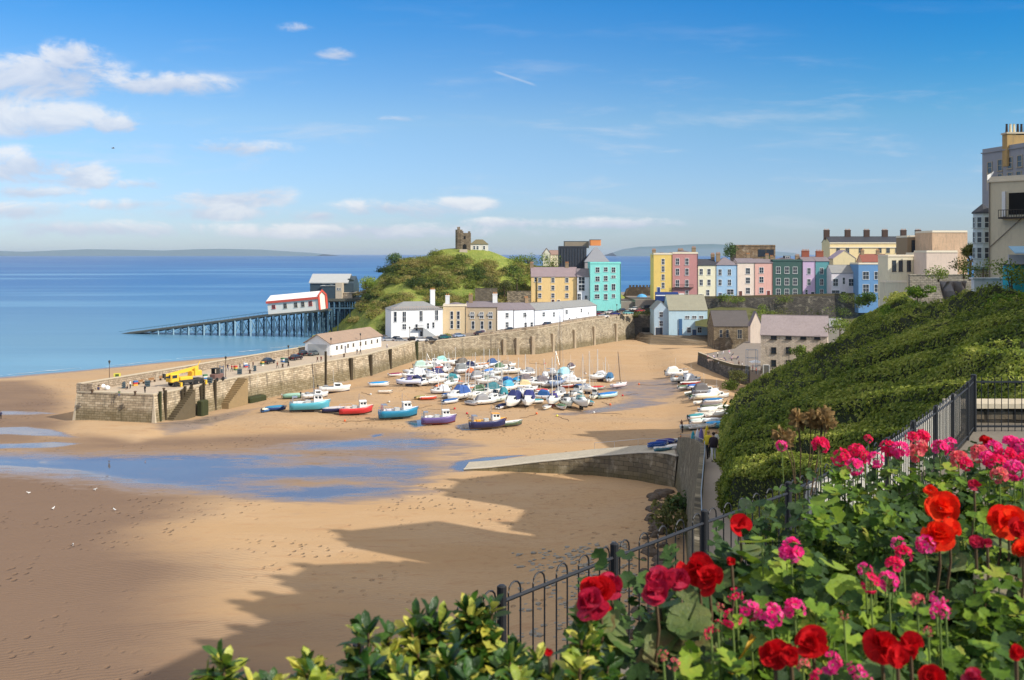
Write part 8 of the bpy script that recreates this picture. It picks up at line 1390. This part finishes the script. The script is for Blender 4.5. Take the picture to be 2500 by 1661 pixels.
for a in ((1908, 1086, 28, 1), (2003, 1084, 42, 0), (1996, 1080, 26, 2), (2053, 1114, 44, 0), (2091, 1103, 46, 0), (2110, 1112, 30, 0), (2138, 1120, 38, 1), (2119, 1070, 22, 0), (2087, 1137, 40, 1), (2167, 1092, 40, 0), (2197, 1098, 46, 1), (2226, 1068, 32, 0), (2252, 1064, 34, 0), (2243, 1088, 40, 2), (2240, 1110, 36, 2), (2294, 1092, 40, 1), (2319, 1082, 32, 1), (2340, 1120, 46, 2), (2356, 1130, 34, 0), (2391, 1105, 44, 2), (2424, 1094, 46, 1), (2467, 1084, 48, 1), (2492, 1090, 44, 1), (2433, 1131, 50, 0), (2475, 1146, 52, 1), (2458, 1112, 50, 0), (2496, 1126, 46, 0), (2410, 1120, 40, 1), (2440, 1158, 40, 2), (1931, 1341, 58, 1), (2193, 1325, 34, 1), (2205, 1352, 44, 0), (2184, 1380, 46, 0), (2112, 1388, 34, 1), (2125, 1421, 46, 0), (2169, 1417, 48, 1), (2260, 1328, 46, 1), (2294, 1493, 46, 1), (2285, 1463, 40, 1), (2239, 1464, 36, 2), (2308, 1476, 28, 0), (1796, 1452, 36, 0), (1830, 1488, 48, 1), (1788, 1508, 44, 0), (1883, 1500, 56, 1), (1940, 1485, 52, 1), (1736, 1545, 32, 0), (1757, 1480, 22, 2), (1752, 1525, 26, 0), (2028, 1617, 54, 1), (2087, 1632, 38, 1), (2108, 1655, 40, 1), (1999, 1655, 44, 0), (1960, 1620, 34, 2), (1645, 1619, 30, 2), (1619, 1597, 26, 2), (2266, 1540, 24, 2), (2060, 1500, 22, 2)):
    geranium(a[0], a[1]+3, a[2]*1.02, (M_PK, M_PH, M_CO)[a[3]])
for a in ((1462, 1445, 112, M_RD, 3), (1440, 1470, 90, M_CR, 3), (1490, 1425, 70, M_CR, 2), (1605, 1412, 84, M_CR, 3), (1600, 1440, 80, M_CR, 3), (1705, 1394, 100, M_RD, 4), (1730, 1410, 80, M_RD, 3), (1655, 1410, 60, M_CR, 2), (1805, 1275, 58, M_RD, 2), (1785, 1368, 26, M_RD, 2), (1984, 1572, 96, M_RD, 3), (1890, 1592, 80, M_RD, 2), (1930, 1600, 60, M_RD, 2), (2152, 1572, 96, M_RD, 3), (2190, 1600, 60, M_RD, 2), (2222, 1572, 70, M_RD, 2), (2298, 1238, 80, M_OR, 3), (2312, 1225, 60, M_OR, 2), (2292, 1300, 90, M_OR, 3), (2318, 1290, 66, M_OR, 2), (2462, 1272, 86, M_OR, 4), (2440, 1268, 60, M_OR, 2), (2497, 1340, 66, M_OR, 3), (2490, 1290, 60, M_RD, 2), (2273, 1195, 34, M_OR, 2), (2382, 1320, 40, M_CR, 2), (2410, 1325, 30, M_CR, 2), (2408, 1075, 36, M_RD, 3), (2378, 1180, 34, M_CR, 2), (2275, 1650, 70, M_RD, 3), (2378, 1655, 60, M_CR, 3), (2480, 1590, 40, M_RD, 2), (1340, 1588, 24, M_RD, 2)):
    begonia(a[0], a[1]+4, a[2]*.98, a[3], layers=a[4])
# dry seed heads
sd_ = thing('dry_seed_heads', 'clump of brown dry flower heads on bare stalks above the lime leaves', 'plant', bedpt(1955, 1130, 33.0)); 
for i in range(9):
    o_ = Vector((random.uniform(-.12, .12), random.uniform(-.1, .1), random.uniform(.1, .26))); k = 70; q = unit(rng.normal(0, 1, (k, 3))); v, f = place(SH, q*.01, q, np.cross(q, [0, .2, 1]), rng.uniform(.02, .05, k)); h_ = fastmesh('seed_head', v, f, M_BR, sd_, True); h_.location = o_; stalk(h_, (0, 0, 0), (-o_.x*.6, 0, -o_.z-.15), .003, M_BS)
bs_ = thing('yellow_stake', 'slim yellow plant stake leaning at the bottom of the bed', 'stake', bedpt(1750, 1665, 33.1)); MB().tube([(0, 0, -.3), (.02, .0, 0), (.085, .03, .085)], [.008, .009, .007], 7).build('cane', mat('cane_yellow', L(226, 180, 50), .5, .15, 8), bs_, True)
pf = thing('pale_leaf_plant', 'broad pinkish-grey round leaf at the right side of the bed', 'plant', bedpt(2420, 1480, 33.1)); v, f = place(BE, [(0, 0, .05)], [(1, 0, .2)], [(.1, -.55, .8)], [.075]); fastmesh('leaf', v, f, leafmat('pale_leaf', [L(120, 114, 92), L(150, 140, 116)], .6, .3, 8), pf, True); stalk(pf, (0, 0, .06), (0, .02, -.25), .003)
# low undergrowth between the plants
V_ = []; n = 16000; bp = np.array(bedp); xs = rng.uniform(-1.2, 3.2, n); ys = rng.uniform(1.4, 4.8, n); ok = (sdf(bedp, xs, ys) > .03) & (xs > .15+.0*ys) & (ys < 4.6); xs, ys = xs[ok], ys[ok]; k = len(xs)
v, f = place(GE, np.stack([xs, ys, rng.uniform(32.85, 33.16, k)], 1), rng.normal(0, 1, (k, 3)), rng.normal(0, .4, (k, 3))+[0, -.3, .8], rng.uniform(.022, .055, k))
tag(fastmesh('undergrowth', v, f, leafmat('under_leaf', [L(24, 44, 20), L(48, 76, 32), L(84, 112, 48)], .6, .2, 6, .3, .4), None, True), 'dark leafy undergrowth filling the gaps of the flower bed', 'undergrowth', kind='stuff')
# ================= sea air =================
hzb = MB().box(-26000, 26000, -600, 21000, -4, 95); hm_ = bpy.data.materials.new('sea_haze'); hm_.use_nodes = True; t = NT(hm_.node_tree)
pv = t.n('ShaderNodeVolumePrincipled', {'Color': (.72, .84, 1, 1), 'Density': 3.6e-5, 'Anisotropy': .1}); t.t.links.new(pv.outputs[0], t.n('ShaderNodeOutputMaterial').inputs['Volume'])
hz_ = hzb.build('haze', hm_); tag(hz_, kind='stuff'); hz_.visible_shadow = True
